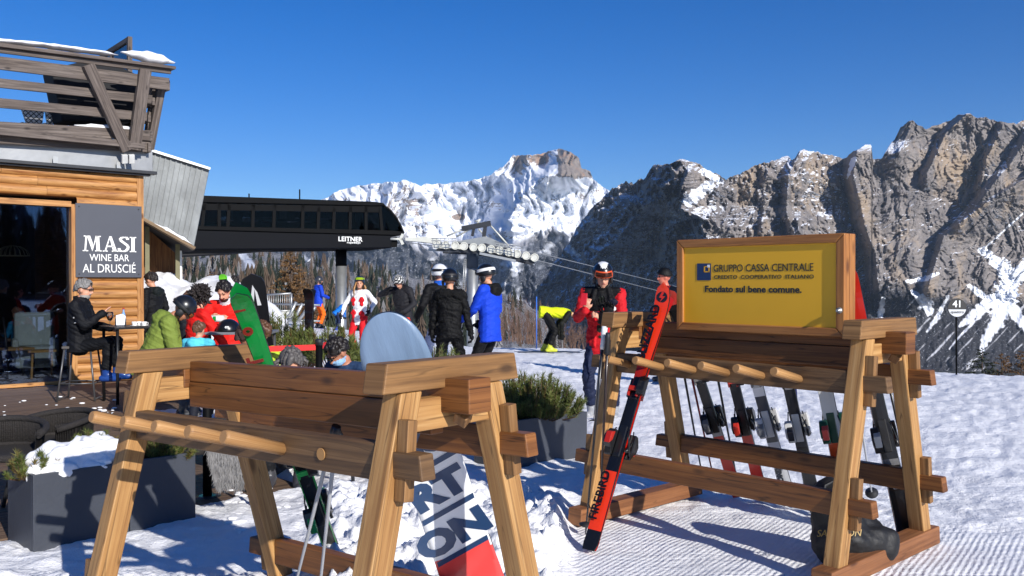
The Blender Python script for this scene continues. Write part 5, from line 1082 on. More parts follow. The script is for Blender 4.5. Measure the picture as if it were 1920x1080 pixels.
# larches and bare shrubs
BROWN = M('larch_twigs', (104, 74, 44), .85, var=.3, vs=.5, col2=(128, 96, 58)); REDTW = M('red_bare_twigs', (96, 70, 58), .85, var=.3, vs=2, col2=(124, 98, 82)); DKGR = M('spruce_green', (40, 50, 30), .85, var=.35, vs=.4, col2=(58, 66, 40)); BARK = M('bark', (70, 56, 46), .9, var=.2)
def larch(label, base, h, seed, mat, spread=.26, nb=110, tw=16, group=None, name='larch_tree', cat='tree', width=.02):
    r = random.Random(seed); root = empty(name, base, 0, label, cat, group); st = MB(); t = TM()
    st.tube([(0, 0, 0), (0, 0, h * .5), (0, 0, h)], [h * .016, h * .01, h * .002], 7); st.build('trunk', BARK, root)
    for i in range(nb):
        f = (i + r.random()) / nb; z = h * (.06 + .93 * f); a = r.uniform(0, 6.283); l = h * spread * (1 - f) ** .75 * r.uniform(.55, 1.1) + h * .02; d = Vector((math.cos(a), math.sin(a), r.uniform(-.15, .35)))
        p0 = Vector((0, 0, z)); p1 = p0 + d * l; s = d.cross(UP).normalized() * width * .5; t.tri(p0 - s, p0 + s, p1, 0)
        for k in range(tw):
            q = p0.lerp(p1, r.uniform(.15, 1)); e = (d * .6 + rdir(r) * .9).normalized(); ll = l * r.uniform(.12, .32); s2 = e.orthogonal().normalized(); s2.rotate(Quaternion(e, r.uniform(0, 6.28))); t.tri(q - s2 * width * .8, q + s2 * width * .8, q + e * ll, 0)
    t.build('crown', [mat], root); return root
larch('tall brown bare larch behind the far railing, left of the station column', at(545, 640, 75), 7.6, 1, BROWN, .33, 170, 20, width=.08, group='larches near the station')
larch('shorter brown larch right of the tall bare larch', at(575, 640, 80), 5.2, 2, BROWN, .34, 120, 18, width=.08, group='larches near the station')
larch('brown larch standing left of the bare larch above the snow heap', at(395, 640, 90), 7.0, 12, BROWN, .3, 120, 18, width=.08, group='larches near the station')
for k, (px, top, d, lb, mt) in enumerate(((1842, 650, 27, 'dark spruce top at the snow edge under the avalanche fan', DKGR), (1878, 660, 29, 'brown larch top at the snow edge near the right border', BROWN), (1915, 656, 28, 'brown larch top at the right border of the view', BROWN))):
    p = at(px, top, d); larch(lb, p - Vector((0, 0, 4)), 4.0, 30 + k, mt, .36, 150, 18, width=.025, group='treetops below the snow edge')
def bare_shrub(label, base, h, w_, n, seed, mat, group):
    r = random.Random(seed); root = empty('bare_shrub', base, 0, label, 'shrub', group); t = TM()
    for i in range(n):
        a = r.uniform(0, 6.283); q = r.random() ** .6; p = Vector((r.gauss(0, w_ * .35), r.gauss(0, w_ * .3), 0)); d = Vector((math.cos(a) * .45 * q, math.sin(a) * .45 * q, 1)).normalized(); l = h * r.uniform(.5, 1.05); e = p + d * l; s = Vector((d.z, 0, -d.x)).normalized() * .006; t.tri(p - s, p + s, e, 0)
        for k in range(9):
            f = r.uniform(.3, .95); z = p.lerp(e, f); dd_ = (d + rdir(r) * .8).normalized(); t.tri(z - s * .6, z + s * .6, z + dd_ * l * r.uniform(.12, .35), 0)
    t.build('twigs', [mat], root); return root
for k, (px, py, d, h, w_) in enumerate(((962, 640, 25, 1.0, 1.0), (990, 645, 26, 1.3, .8), (930, 640, 25, .7, .8), (1075, 660, 24, .9, .7))):
    bare_shrub(['reddish bare shrub right of the blue jacket at the slope edge', 'taller reddish bare shrub by the thin blue pole', 'low reddish bare shrub behind the blue jacket', 'reddish bare shrub behind the bending lime skier'][k], at(px, py, d), h, w_ * .8, 56, 40 + k, REDTW, 'bare shrubs at the slope edge')
# forest on the hillside: too many to count
def forest(nm, n, seed, place, hr, brown=.55):
    r = np.random.RandomState(seed); V = []; Fc = []; MI = []; 
    for i in range(n):
        P, sc_ = place(r)
        if P is None: continue
        h = r.uniform(*hr) * sc_; w_ = h * r.uniform(.13, .2); mi = 2 if r.rand() < .16 else (1 if r.rand() < brown else 0)
        for l in range(7):
            f = l / 7; z0 = h * (.08 + .92 * f); rr = w_ * (1 - f) ** .8 + .02 * h; zt = min(h * 1.02, z0 + h * .26); ap = len(V); V.append((P[0], P[1], P[2] + zt)); a0 = r.rand() * 6.28
            ks = 7
            for k in range(ks):
                a = a0 + k * 6.283 / ks; q = rr * r.uniform(.6, 1.2); 
                V.append((P[0] + math.cos(a - .36) * q * .55, P[1] + math.sin(a - .36) * q * .55, P[2] + z0 + h * .05)); V.append((P[0] + math.cos(a) * q, P[1] + math.sin(a) * q, P[2] + z0 - h * .03 * r.rand())); V.append((P[0] + math.cos(a + .36) * q * .55, P[1] + math.sin(a + .36) * q * .55, P[2] + z0 + h * .05))
                b = ap + 1 + k * 3; Fc += [(ap, b, b + 1), (ap, b + 1, b + 2)]; MI += [mi, mi]
    me = bpy.data.meshes.new(nm); me.from_pydata(V, [], Fc); me.polygons.foreach_set('material_index', MI); me.materials.append(M('forest_green', (36, 44, 32), .9, var=.4, vs=.03)); me.materials.append(M('forest_brown', (98, 82, 68), .9, var=.4, vs=.03)); me.materials.append(M('forest_snowy', (132, 130, 130), .9, var=.3, vs=.05)); o = obj(nm, me); o['kind'] = 'stuff'; return o
skn = ([s[0] for s in SKY_N], [s[1] for s in SKY_N])
def pl_hill(r):
    px = r.uniform(320, 1060); ys = np.interp(px, *skn); py = ys + (660 - ys) * r.rand() ** .9
    if abs(px - (455 + (py - 470) * .3)) < 14 and py < 560: return None, 1
    if px > 740 and r.rand() < .45 + .4 * min(1, (px - 740) / 150): return None, 1
    if r.rand() > .35 + .9 * (fbm(np.array([px / 40]), np.array([py / 30]), 3, 77)[0] + .4): return None, 1
    d = max(1250 - 6.8 * (py - ys), 150); p = at(px, py, d); return (p.x, p.y, p.z - 1.5), min(1.0, .45 + d / 1600)
forest('forest', 2300, 5, pl_hill, (13, 27), .5)

def pl_back(r):                                              # the wood behind the viewer that the bar window mirrors
    a = r.uniform(.35, 1.25); d = r.uniform(75, 130); x, y = math.sin(a + .6) * d, -math.cos(a + .6) * d; return (x, y, gz(x, y) - .3), 1.
forest('mirrored_forest', 420, 15, pl_back, (7, 13), .3)
# ---- terrace: deck, snow heap, barrier, furniture
m = MB(); d0 = FW(0, 0, 0); k = 0; pw = .138
dk_o = FW(-5.5, .05, -.02)
for i in range(60):
    off = .05 + i * (pw + .006); s_end = -1.9 if off > 3.8 else (2.4 if off > 1.0 else .3)
    # planks run along the facade; the deck ends just behind the planters
    m.box(FW((-7 + s_end) / 2, off + pw / 2, -.03 - .0004 * (i % 3)), (7 + s_end, pw, .05), FR)
deck = m.build('terrace_deck', DECKW); deck['kind'] = 'structure'
hb = [(225, 520), (268, 515), (292, 511), (330, 531), (372, 521), (408, 519), (436, 536), (462, 552), (490, 578), (515, 612)]
xs = np.linspace(0, 1, 110); pxs = np.interp(xs, [0, 1], [225, 515]); tops = np.interp(pxs, [h[0] for h in hb], [h[1] for h in hb]); V = []
for j, f in enumerate(np.linspace(0, 1, 44)):
    d = 15.2 + 5.5 * f; prof = math.sin(math.pi * min(1, f * 1.25 if f < .8 else 1 - (f - .8) * 5) * .5) ** .7 if f < .8 else 1 - ((f - .8) / .2) ** 2
    for px, ty in zip(pxs, tops):
        zt = EYE + (HZ - ty) / F * 18.6; x = xat(px, 18.0) * (1 + (d - 18) * .02); V.append((x, d, -.15 + (zt + .15) * prof + prof * .10 * float(fbm(np.array([x * 1.6]), np.array([d * 1.6]), 4, 8)[0])))
grid_obj('snow_bank', np.array(V), 110, 44, SNOW)
def tall(o): return o
# ================================================================ people
SKIN = M('skin', (205, 150, 122), .5, var=.08, vs=14, sss=.0); SKIN2 = M('skin_tanned', (176, 118, 90), .5, var=.08, vs=14)
EYE_M = M('dark_eyes', (34, 24, 20), .35); LIP = M('lips', (160, 90, 80), .5)
_cl = {}
def CL(c, rough=.7, bump=.35):
    if max(c) < 62: c = tuple(v * .68 for v in c)
    if (tuple(c), rough) not in _cl: _cl[(tuple(c), rough)] = M('cloth_%d_%d_%d%s' % (*[int(v) for v in c], '_shiny' if rough < .5 else ''), c, rough, var=.10, vs=5., bump=bump, bs=26, spec=.22)
    return _cl[(tuple(c), rough)]
def ik(a, b, l1, l2, polev):
    a = Vector(a); b = Vector(b); d = b - a; L = d.length
    if L > (l1 + l2) * .999: b = a + d * ((l1 + l2) * .999 / L); d = b - a; L = d.length
    x = (L * L + l1 * l1 - l2 * l2) / (2 * L); h = math.sqrt(max(0, l1 * l1 - x * x)); ax = d.normalized(); pv = Vector(polev); pv = (pv - ax * pv.dot(ax)); pv = pv.normalized() if pv.length > 1e-5 else ax.orthogonal().normalized()
    return a + ax * x + pv * h, b
def rotm(yaw=0, pitch=0, roll=0): return (Matrix.Rotation(yaw, 3, 'Z') @ Matrix.Rotation(-pitch, 3, 'X') @ Matrix.Rotation(roll, 3, 'Y'))   # pitch>0 looks down / leans forward
class Fig:
    def __init__(s): s.m = MB(); s.mats = []; 
    def mi(s, mat):
        if mat not in s.mats: s.mats.append(mat)
        return s.mats.index(mat)
    def cap(s, a, b, ra, rb, mat, n=10): s.m.cap(a, b, ra, rb, n, s.mi(mat)); return s
    def ell(s, c, r, mat, rot=None): s.m.ell(c, r, rot, 14, 9, s.mi(mat)); return s
    def loft(s, pts, rr, mat, up, n=16): s.m.tube(pts, rr, n, s.mi(mat), up=up); return s
def shell(nm, c, Rm, rad, tmax, mat, par, th=.012, noise=0., seed=0, tmin=0., ph=(-180, 180), n=40, m=16, mats=None, mifun=None):
    """part of an ellipsoid: tmin..tmax(phi) degrees from the crown; phi 0 = face side"""
    V = []; F_ = []; MI = []; closed = ph[1] - ph[0] >= 359; r = random.Random(seed)
    for j in range(n + (0 if closed else 1)):
        p = R(ph[0] + (ph[1] - ph[0]) * j / n); tm = tmax(math.degrees(p)) if callable(tmax) else tmax; t0 = tmin(math.degrees(p)) if callable(tmin) else tmin
        for i in range(m + 1):
            t = R(t0 + (tm - t0) * i / m); q = Vector((math.sin(p) * math.sin(t) * rad[0], math.cos(p) * math.sin(t) * rad[1], math.cos(t) * rad[2]))
            if noise: q *= 1 + noise * float(fbm(np.array([q.x * 38 + q.z * 11 + seed]), np.array([q.y * 38 + q.z * 24]), 3, seed)[0])
            V.append(tuple(Vector(c) + Rm @ q))
    N = n + (0 if closed else 1)
    for j in range(n):
        j2 = (j + 1) % N
        for i in range(m): F_.append((j * (m + 1) + i, j2 * (m + 1) + i, j2 * (m + 1) + i + 1, j * (m + 1) + i + 1)); MI.append(mifun(ph[0] + (ph[1] - ph[0]) * (j + .5) / n, i / m) if mifun else 0)
    me = bpy.data.meshes.new(nm); me.from_pydata(V, [], F_); me.polygons.foreach_set('use_smooth', [True] * len(F_)); me.polygons.foreach_set('material_index', MI)
    for k in (mats or [mat]): me.materials.append(k)
    b = bmesh.new(); b.from_mesh(me); bmesh.ops.remove_doubles(b, verts=b.verts, dist=.0005); bmesh.ops.recalc_face_normals(b, faces=b.faces); b.to_mesh(me); b.free()
    o = obj(nm, me, par); sd = o.modifiers.new('s', 'SOLIDIFY'); sd.thickness = th; sd.offset = 1; return o
HAIR_T = lambda p: 118 - 68 * math.exp(-(p / 52) ** 2) - 26 * math.exp(-((abs(p) - 88) / 30) ** 2)
HELM_T = lambda p: 112 - 36 * math.exp(-(p / 58) ** 4)
def hand(F_, w, d, n, side, mat, glove=False, curl=.6, k=1.):
    """palm + five fingers; d along the hand, n out of the palm, side = thumb side"""
    d = Vector(d).normalized(); n = Vector(n); n = (n - d * n.dot(d)).normalized(); s = Vector(side); s = (s - d * s.dot(d) - n * s.dot(n)).normalized(); g = 1.3 if glove else 1.; w = Vector(w)
    rt = Matrix((s, n, d)).transposed(); F_.ell(w + d * .052 * k, (.041 * k * g, .018 * k * g, .056 * k), mat, rt)
    for i, (off, L) in enumerate(((.030, .070), (.010, .078), (-.011, .072), (-.030, .056))):
        b = w + d * .092 * k + s * off * k * g; c = curl * (1 + .08 * i); L *= k
        e1 = (d * math.cos(c * .8) + n * math.sin(c * .8)); e2 = (d * math.cos(c * 1.9) + n * math.sin(c * 1.9)); p1 = b + e1 * L * .52; p2 = p1 + e2 * L * .5
        F_.cap(b - d * .015, p1, .0098 * g * k, .0088 * g * k, mat, 8); F_.cap(p1, p2, .0088 * g * k, .0075 * g * k, mat, 8)
    t0 = w + d * .022 * k + s * .030 * k * g; t1 = t0 + (s * .55 + d * .75 + n * .25).normalized() * .042 * k; t2 = t1 + (s * .05 + d * .8 + n * .6).normalized() * .034 * k
    F_.cap(t0, t1, .0125 * g * k, .0105 * g * k, mat, 8); F_.cap(t1, t2, .0105 * g * k, .0085 * g * k, mat, 8)
def person(label, loc, face, H=1.75, group=None, jacket=(30, 30, 34), pants=(24, 24, 28), boots=(60, 60, 64), skin=SKIN, sit=None, lean=0., roll=0., twist=0., head=(0, 0), lh=None, rh=None, lp=(-.5, -.8, -.3), rp=(.5, -.8, -.3),
           lf=None, rf=None, kneeout=.25, gloves=None, hair=None, hair_len=0, helmet=None, goggles=None, beard=None, hood=None, collar=None, yoke=None, inner=None, sleeves=None, hem=.14, bulk=1., vox=.011, fur=False, extra=None, glasses=False, curl=(.7, .7), lhn=(1, 0, 0), rhn=(-1, 0, 0), mask=None, pattern=None, only_upper=False, hat=None, lhd=None, rhd=None):
    """local frame: +y forwards, +x the person's right; joints in metres for a 1.75 m adult, scaled to H"""
    k = H / 1.75; F_ = Fig(); ch = []
    root = empty('person', loc, face, label, 'person', group)
    J = CL(jacket) if not hasattr(jacket, 'name') else jacket; P = CL(pants); B = PL(boots, .4); SL = CL(sleeves) if sleeves else J
    pel = Vector((0, 0, (sit if sit else .92 * k))); 
    Rt = rotm(twist, lean, roll); T = lambda x, y, z: pel + Rt @ Vector((x * k, y * k, z * k))       # torso frame, z up the spine from the pelvis
    sh = {1: T(.178 * bulk, 0, .50), -1: T(-.178 * bulk, 0, .50)}
    X = Rt @ Vector((1, 0, 0))
    # jacket
    w = bulk * k
    rings = [((0, 0, -hem), (.178, .135)), ((0, 0, -.02), (.172, .128)), ((0, 0, .13), (.160, .118)), ((0, .005, .30), (.182, .132)), ((0, 0, .42), (.186, .124)), ((0, -.005, .50), (.135, .095)), ((0, .0, .555), (.072, .072))]
    if yoke:
        F_.loft([T(*r[0]) for r in rings[:4]], [(r[1][0] * w, r[1][1] * w) for r in rings[:4]], J, X); F_.loft([T(*r[0]) for r in rings[3:]], [(r[1][0] * w * 1.01, r[1][1] * w * 1.01) for r in rings[3:]], CL(yoke), X)
    else: F_.loft([T(*r[0]) for r in rings], [(r[1][0] * w, r[1][1] * w) for r in rings], J, X)
    F_.cap(sh[-1] + X * .02, sh[1] - X * .02, .072 * w, .072 * w, CL(yoke) if yoke else J)
    if inner:
        for z in (-.1, 0, .1, .2, .3, .4): F_.ell(T(0, .098, z), (.072 * k, .042 * k, .08 * k), CL(inner), Rt)
    # arms
    wr = {}
    for sg, tgt, pv, cur, pn, hd in ((1, rh, rp, curl[1], rhn, rhd), (-1, lh, lp, curl[0], lhn, lhd)):
        tgt = Vector(tgt) * k if tgt is not None else sh[sg] + Vector((sg * .07 * k, .03 * k, -.53 * k))
        el, wv = ik(sh[sg], tgt, .29 * k, .265 * k, pv); wr[sg] = wv
        F_.cap(sh[sg], el, .066 * w, .056 * w, SL); F_.cap(el, wv, .056 * w, .043 * w, SL); F_.cap(wv - (wv - el).normalized() * .03 * k, wv, .045 * w, .046 * w, SL)
        d = Vector(hd) if hd else (wv - el).normalized(); n = Vector(pn); hand(F_, wv + d * .005, d, n if n.cross(d).length > .05 else Vector((0, 0, 1)), Vector((0, .7, .7)) if abs(d.z) < .8 else Vector((0, 1, 0)), CL(gloves, .6) if gloves else skin, bool(gloves), cur, k)
    # legs
    if not only_upper:
        F_.ell(pel + Vector((0, -.005, -.03 * k)), (.168 * k, .125 * k, .13 * k), P)
        for sg, ft in ((1, rf), (-1, lf)):
            hp = pel + Vector((sg * .088 * k, 0, -.03 * k)); f = Vector(ft) * k if ft else Vector((sg * .115 * k, (.36 * k if sit else .0), 0)); f.z = ft[2] * k if ft else 0.
            kn, an = ik(hp, f + Vector((0, 0, .10 * k)), .425 * k, .42 * k, (sg * kneeout, 1, .25 if sit else 0))
            F_.cap(hp, kn, .094 * k, .071 * k, P); F_.cap(kn, an + (kn - an).normalized() * .10 * k, .071 * k, .068 * k, P); up_ = (kn - an).normalized()
            F_.cap(an + up_ * .16 * k, an, .060 * k, .055 * k, B); F_.cap(an + Vector((0, -.045 * k, -.052 * k)), an + Vector((sg * .02, .15 * k, -.055 * k)), .046 * k, .042 * k, B); F_.cap(an, an + Vector((0, .10 * k, -.04 * k)), .054 * k, .042 * k, B)
    # neck and head
    nb = T(0, .0, .50); Rh = Rt @ rotm(head[0], head[1]) if abs(lean) < 1 else rotm(twist + head[0], head[1]); nt_ = T(0, .02, .60)
    F_.cap(nb, nt_, .055 * k, .05 * k, skin); hc = nt_ + Rh @ Vector((0, .022, .105)) * k; Hh = lambda x, y, z: hc + Rh @ Vector((x * k, y * k, z * k))
    F_.ell(Hh(0, -.012, .025), (.076 * k, .096 * k, .095 * k), skin, Rh); F_.ell(Hh(0, .018, -.04), (.062 * k, .072 * k, .078 * k), skin, Rh); F_.ell(Hh(0, .052, -.088), (.03 * k, .026 * k, .024 * k), beard or skin, Rh)
    F_.cap(Hh(0, .082, .012), Hh(0, .106, -.028), .010 * k, .016 * k, skin, 8); F_.ell(Hh(0, .084, .030), (.052 * k, .014 * k, .012 * k), skin, Rh)
    for sg in (1, -1):
        F_.ell(Hh(sg * .030, .083, .010), (.013 * k, .010 * k, .0075 * k), EYE_M, Rh); F_.ell(Hh(sg * .076, -.005, -.008), (.012 * k, .02 * k, .032 * k), skin, Rh); F_.ell(Hh(sg * .032, .088, .036), (.018 * k, .008 * k, .005 * k), beard or (hair if hair else EYE_M), Rh)
    F_.ell(Hh(0, .084, -.058), (.023 * k, .010 * k, .0065 * k), LIP, Rh)
    if beard:
        F_.ell(Hh(0, .020, -.076), (.060 * k, .068 * k, .050 * k), beard, Rh); F_.ell(Hh(0, .090, -.046), (.03 * k, .010 * k, .007 * k), beard, Rh)
    if mask: F_.ell(Hh(0, .03, -.06), (.068 * k, .078 * k, .052 * k), CL(mask), Rh)
    if collar: F_.loft([T(0, .0, .50), T(0, .008, .57), T(0, .014, .61)], [(.085 * w, .085 * w), (.08 * w, .082 * w), (.082 * w, .086 * w)], CL(collar), X, 14)
    if hood: 
        hm = CL(hood) if not hasattr(hood, 'name') else hood
        if fur:
            for a in range(-5, 6): F_.ell(T(.15 * math.sin(a * .3), -.05 - .05 * math.cos(a * .3), .53 - .05 * abs(a) / 5), (.06 * w, .06 * w, .06 * w), hm)
        else: F_.ell(T(0, -.095, .50), (.12 * w, .07 * w, .085 * w), hm, Rt); F_.cap(T(-.09, -.02, .555), T(-.02, -.11, .55), .04 * w, .045 * w, hm); F_.cap(T(.09, -.02, .555), T(.02, -.11, .55), .04 * w, .045 * w, hm)
    if pattern: pattern(F_, T, k, Rt)
    # one continuous body
    me = F_.m.mesh('body', F_.mats); o = bpy.data.objects.new('t', me); C.objects.link(o)
    rm = o.modifiers.new('r', 'REMESH'); rm.mode = 'VOXEL'; rm.voxel_size = vox; sm_ = o.modifiers.new('s', 'SMOOTH'); sm_.iterations = 2; sm_.factor = .5
    bpy.context.view_layer.update(); m2 = bpy.data.meshes.new_from_object(o.evaluated_get(bpy.context.evaluated_depsgraph_get()))
    bv = BVHTree.FromPolygons(F_.m.v, F_.m.f); bpy.data.objects.remove(o); pm = F_.m.mi
    m2.materials.clear(); [m2.materials.append(q) for q in F_.mats]
    ids = [];
    for p in m2.polygons:
        h = bv.find_nearest(p.center); ids.append(pm[h[2]] if h[2] is not None else 0)
    m2.polygons.foreach_set('material_index', ids); m2.polygons.foreach_set('use_smooth', [True] * len(ids))
    # soft folds in the clothing
    nv = len(m2.vertices); co = np.empty(nv * 3); m2.vertices.foreach_get('co', co); co = co.reshape(-1, 3); no = np.empty(nv * 3); m2.vertices.foreach_get('normal', no); no = no.reshape(-1, 3)
    cloth = np.zeros(nv); lv = np.empty(len(m2.loops), np.int32); m2.loops.foreach_get('vertex_index', lv); tot = np.empty(len(m2.polygons), np.int32); m2.polygons.foreach_get('loop_total', tot)
    isc = np.array([1. if q.name.startswith('cloth') or q.name.startswith('fur') else 0. for q in F_.mats]); cloth[lv] = np.repeat(isc[np.array(ids)], tot); sd_ = hash(label) % 50 if False else len(label)
    f = fbm(co[:, 0] * 7 + co[:, 2] * 5 + sd_, co[:, 2] * 16 + co[:, 1] * 9, 3, sd_); amp = .011 if not fur else .016
    co += no * (f * amp * cloth)[:, None]; 
    if fur: g = fbm(co[:, 0] * 60, co[:, 2] * 60 + co[:, 1] * 60, 2, 4); co += no * (g * .008 * np.array(cloth))[:, None]
    m2.vertices.foreach_set('co', co.ravel()); m2.update(); m2.name = 'body'; body = obj('body', m2, root)
    # hair, helmet, goggles, glasses: worn pieces as children
    ctr = Hh(0, -.012, .025); sc3 = lambda a: tuple(v * k for v in a)
    if hair and not helmet:
        shell('hair', ctr, Rh, sc3((.083, .103, .104)), HAIR_T, hair, root, .014 * k, .2, len(label), n=64, m=26)
    if hair_len:
        m = MB(); r = random.Random(len(label))
        for i in range(26):
            a = r.uniform(60, 300) if hair_len > 0 else r.uniform(100, 260); a = R(a); b = Hh(math.sin(a) * .075, math.cos(a) * .085 - .01, r.uniform(-.01, .05)); L = abs(hair_len) * r.uniform(.6, 1.05)
            e = b + (Rh @ Vector((math.sin(a) * .06, math.cos(a) * .05 + r.uniform(-.01, .04), 0)) + Vector((0, 0, -L))) * k; m.tube([b, b.lerp(e, .5) + Rh @ Vector((math.sin(a) * .03, math.cos(a) * .03, 0)), e], [.014, .016, .004], 6)
        m.build('long_hair', hair, root)
    if helmet:
        c1, c2 = helmet[0], helmet[1] if len(helmet) > 1 else helmet[0]; hm = [PL(c1, .3), PL(c2, .3)]; hcn = Hh(0, -.014, .034)
        hl = shell('helmet', hcn, Rh, sc3((.104, .124, .118)), HELM_T, None, root, .016 * k, mats=hm, mifun=lambda p, t: 1 if (len(helmet) > 1 and ((abs(math.sin(R(p))) * math.sin(R(t * 105)) < .36 and (abs(p) > 90 or t < .62)) if helmet[1][0] > 210 else ((int(p / 14) * 7 + int(t * 9) * 5) % 3 == 0))) else 0)
        for sg in (1, -1): m = MB(); m.ell(Hh(sg * .095, -.005, -.035), sc3((.022, .045, .055)), Rh, 12, 8); m.build('ear_pad', PL((24, 24, 26), .6), hl)
        MB().tube([Hh(.09, .02, -.06), Hh(.05, .05, -.115), Hh(-.05, .05, -.115), Hh(-.09, .02, -.06)], .007 * k, 6).build('chin_strap', PL((24, 24, 26), .6), hl)
        m = MB()
        for sg in (-.3, 0, .3): m.ell(hcn + Rh @ (Vector((math.sin(sg) * .10, .086, .094)) * k), sc3((.012, .018, .006)), Rh, 8, 6)
        m.build('vents', PL((14, 14, 15), .6), hl)
        if goggles:
            gf, glens, gstrap, (t0, t1) = goggles
            g = shell('goggles', hcn, Rh, sc3((.118, .138, .132)), t1 + 3, PL(gf, .4), root, .014 * k, tmin=t0 - 3, ph=(-50, 50), n=24, m=8)
            shell('lens', hcn, Rh, sc3((.128, .150, .142)), t1 - 2, M('lens_%d_%d_%d' % glens, glens, .1, .4, var=.02), g, .008 * k, tmin=t0 + 3, ph=(-42, 42), n=24, m=8)
            shell('goggle_strap', hcn, Rh, sc3((.122, .142, .136)), t1 - 5, PL(gstrap, .6), g, .005 * k, tmin=t0 + 5, ph=(48, 312), n=40, m=4)
    if hat: shell('beanie', ctr, Rh, sc3((.087, .107, .112)), lambda p: 98 - 24 * math.exp(-(p / 60) ** 2), CL(hat), root, .016 * k, .03, 3)
    if glasses:
        m = MB()
        for sg in (1, -1):
            m.tube([Hh(sg * .03 + .021 * math.cos(a * .524), .108 - .012 * abs(math.cos(a * .524)), .012 + .016 * math.sin(a * .524)) for a in range(13)], .0035 * k, 6); m.tube([Hh(sg * .05, .096, .016), Hh(sg * .078, .0, .012)], .003 * k, 6)
        m.tube([Hh(-.009, .106, .014), Hh(.009, .106, .014)], .003 * k, 6); g = m.build('glasses', PL((30, 22, 20), .3), root)
        if glasses == 'dark':
            m = MB(); [m.ell(Hh(sg * .03, .102, .012), sc3((.021, .006, .016)), Rh, 12, 6) for sg in (1, -1)]; m.build('lenses', PL((14, 14, 18), .1), g)
    root['_w'] = [list(wr[1]), list(wr[-1])]; Mw = Matrix.Translation(Vector(loc)) @ Matrix.Rotation(face, 4, 'Z')
    del root['_w']; return root, (lambda p: Mw @ Vector(p)), wr, Hh
def ft(px, d): return Vector((xat(px, d), d, gz(xat(px, d), d)))
D_ = math.radians
GS, GD = 'skiers standing on the snow', 'guests seated on the terrace'
# --- young man with phone
pz = ft(1130, 10.5); pz.z = EYE + (HZ - 784) / F * 10.5
def pat_phone(F_, T, k, Rt):
    F_.ell(T(-.12, .112, .33), (.045 * k, .022 * k, .035 * k), CL((220, 220, 220)), Rt); F_.ell(T(-.12, .108, .40), (.07 * k, .03 * k, .04 * k), CL((24, 30, 56)), Rt)
    for sg in (-1, 1): F_.cap(T(sg * .062, .112, .36), T(sg * .07, .125, -.1), .018 * k, .018 * k, CL((206, 26, 34)))
    F_.cap(T(-.07, .05, .555), T(-.10, .11, .44), .03 * k, .028 * k, CL((18, 18, 22))); F_.cap(T(.07, .05, .555), T(.10, .11, .44), .03 * k, .028 * k, CL((18, 18, 22)))
pm_, pw, pwr, pHh = person('young man in open red ski jacket looking at a phone, orange goggles on helmet', pz, D_(166), 1.78, GS, jacket=(186, 24, 32), yoke=(18, 18, 22), inner=(44, 60, 44), pants=(30, 38, 64), boots=(150, 152, 156), head=(D_(14), D_(20)), rh=(.15, .30, 1.24), lh=(-.03, .27, 1.14), rp=(.45, -.5, -.7), lp=(-.8, -.3, -.6), bulk=1.1,
    helmet=((18, 18, 20), (225, 225, 225)), goggles=((206, 76, 18), (64, 28, 16), (40, 30, 28), (66, 90)), collar=(20, 20, 22), hem=.20, vox=.0075, curl=(1.0, .9), pattern=pat_phone, rhn=(-.3, -.5, .8), lhn=(.8, .2, .2), rhd=(-.25, .35, .9), lhd=(.5, .6, .5), lf=(-.14, .05, 0), rf=(.13, -.02, 0), hair=EYE_M)
wv = pw(pwr[1]); hd = Vector((-.05, -.3, .95)).normalized()
ph = empty('phone', wv + Vector((-.02, -.05, .12)), 0, 'red phone held up in the right hand of the young man', 'phone'); ph.rotation_euler = (D_(-20), 0, D_(-20))
m = MB(); m.box((0, 0, 0), (.072, .010, .145)); m.build('case', PL((190, 30, 40), .4), ph, .004); m = MB(); m.box((0, .0065, 0), (.064, .002, .13)); m.build('screen', PL((12, 12, 14), .1), ph)
wl = pw(pwr[-1]); gl_ = empty('ski_gloves', wl + Vector((0.02, -.05, .06)), D_(170), 'black gloves with red marks held in the left hand of the young man', 'gloves')
F2 = Fig(); hand(F2, Vector((0, 0, .02)), (.25, .1, 1), (0, 1, 0), (-1, 0, 0), CL((20, 20, 22)), True, .4, 1.15); hand(F2, Vector((-.04, .03, -.02)), (-.2, .2, 1), (0, 1, 0), (1, 0, 0), CL((20, 20, 22)), True, .5, 1.15); F2.cap(Vector((0, 0, .04)), Vector((.01, .0, -.08)), .05, .055, CL((20, 20, 22))); F2.cap(Vector((-.05, .03, 0)), Vector((-.06, .03, -.1)), .05, .052, CL((20, 20, 22))); F2.ell(Vector((.01, .045, .05)), (.03, .014, .02), CL((190, 30, 34)))
gm = F2.m.mesh('glove_pair', F2.mats); obj('glove_pair', gm, gl_)
for i, (bx_, tx, lb) in enumerate(((1112, 1132, 'left pole of the two held by the young man with the phone'), (1128, 1137, 'right pole of the two held by the young man with the phone'))):
    pole(lb, at(bx_, 800 - i * 14, 10.1), at(tx, 608, 10.12), (60, 60, 64), (215, 215, 215), 'ski poles held by the young man')
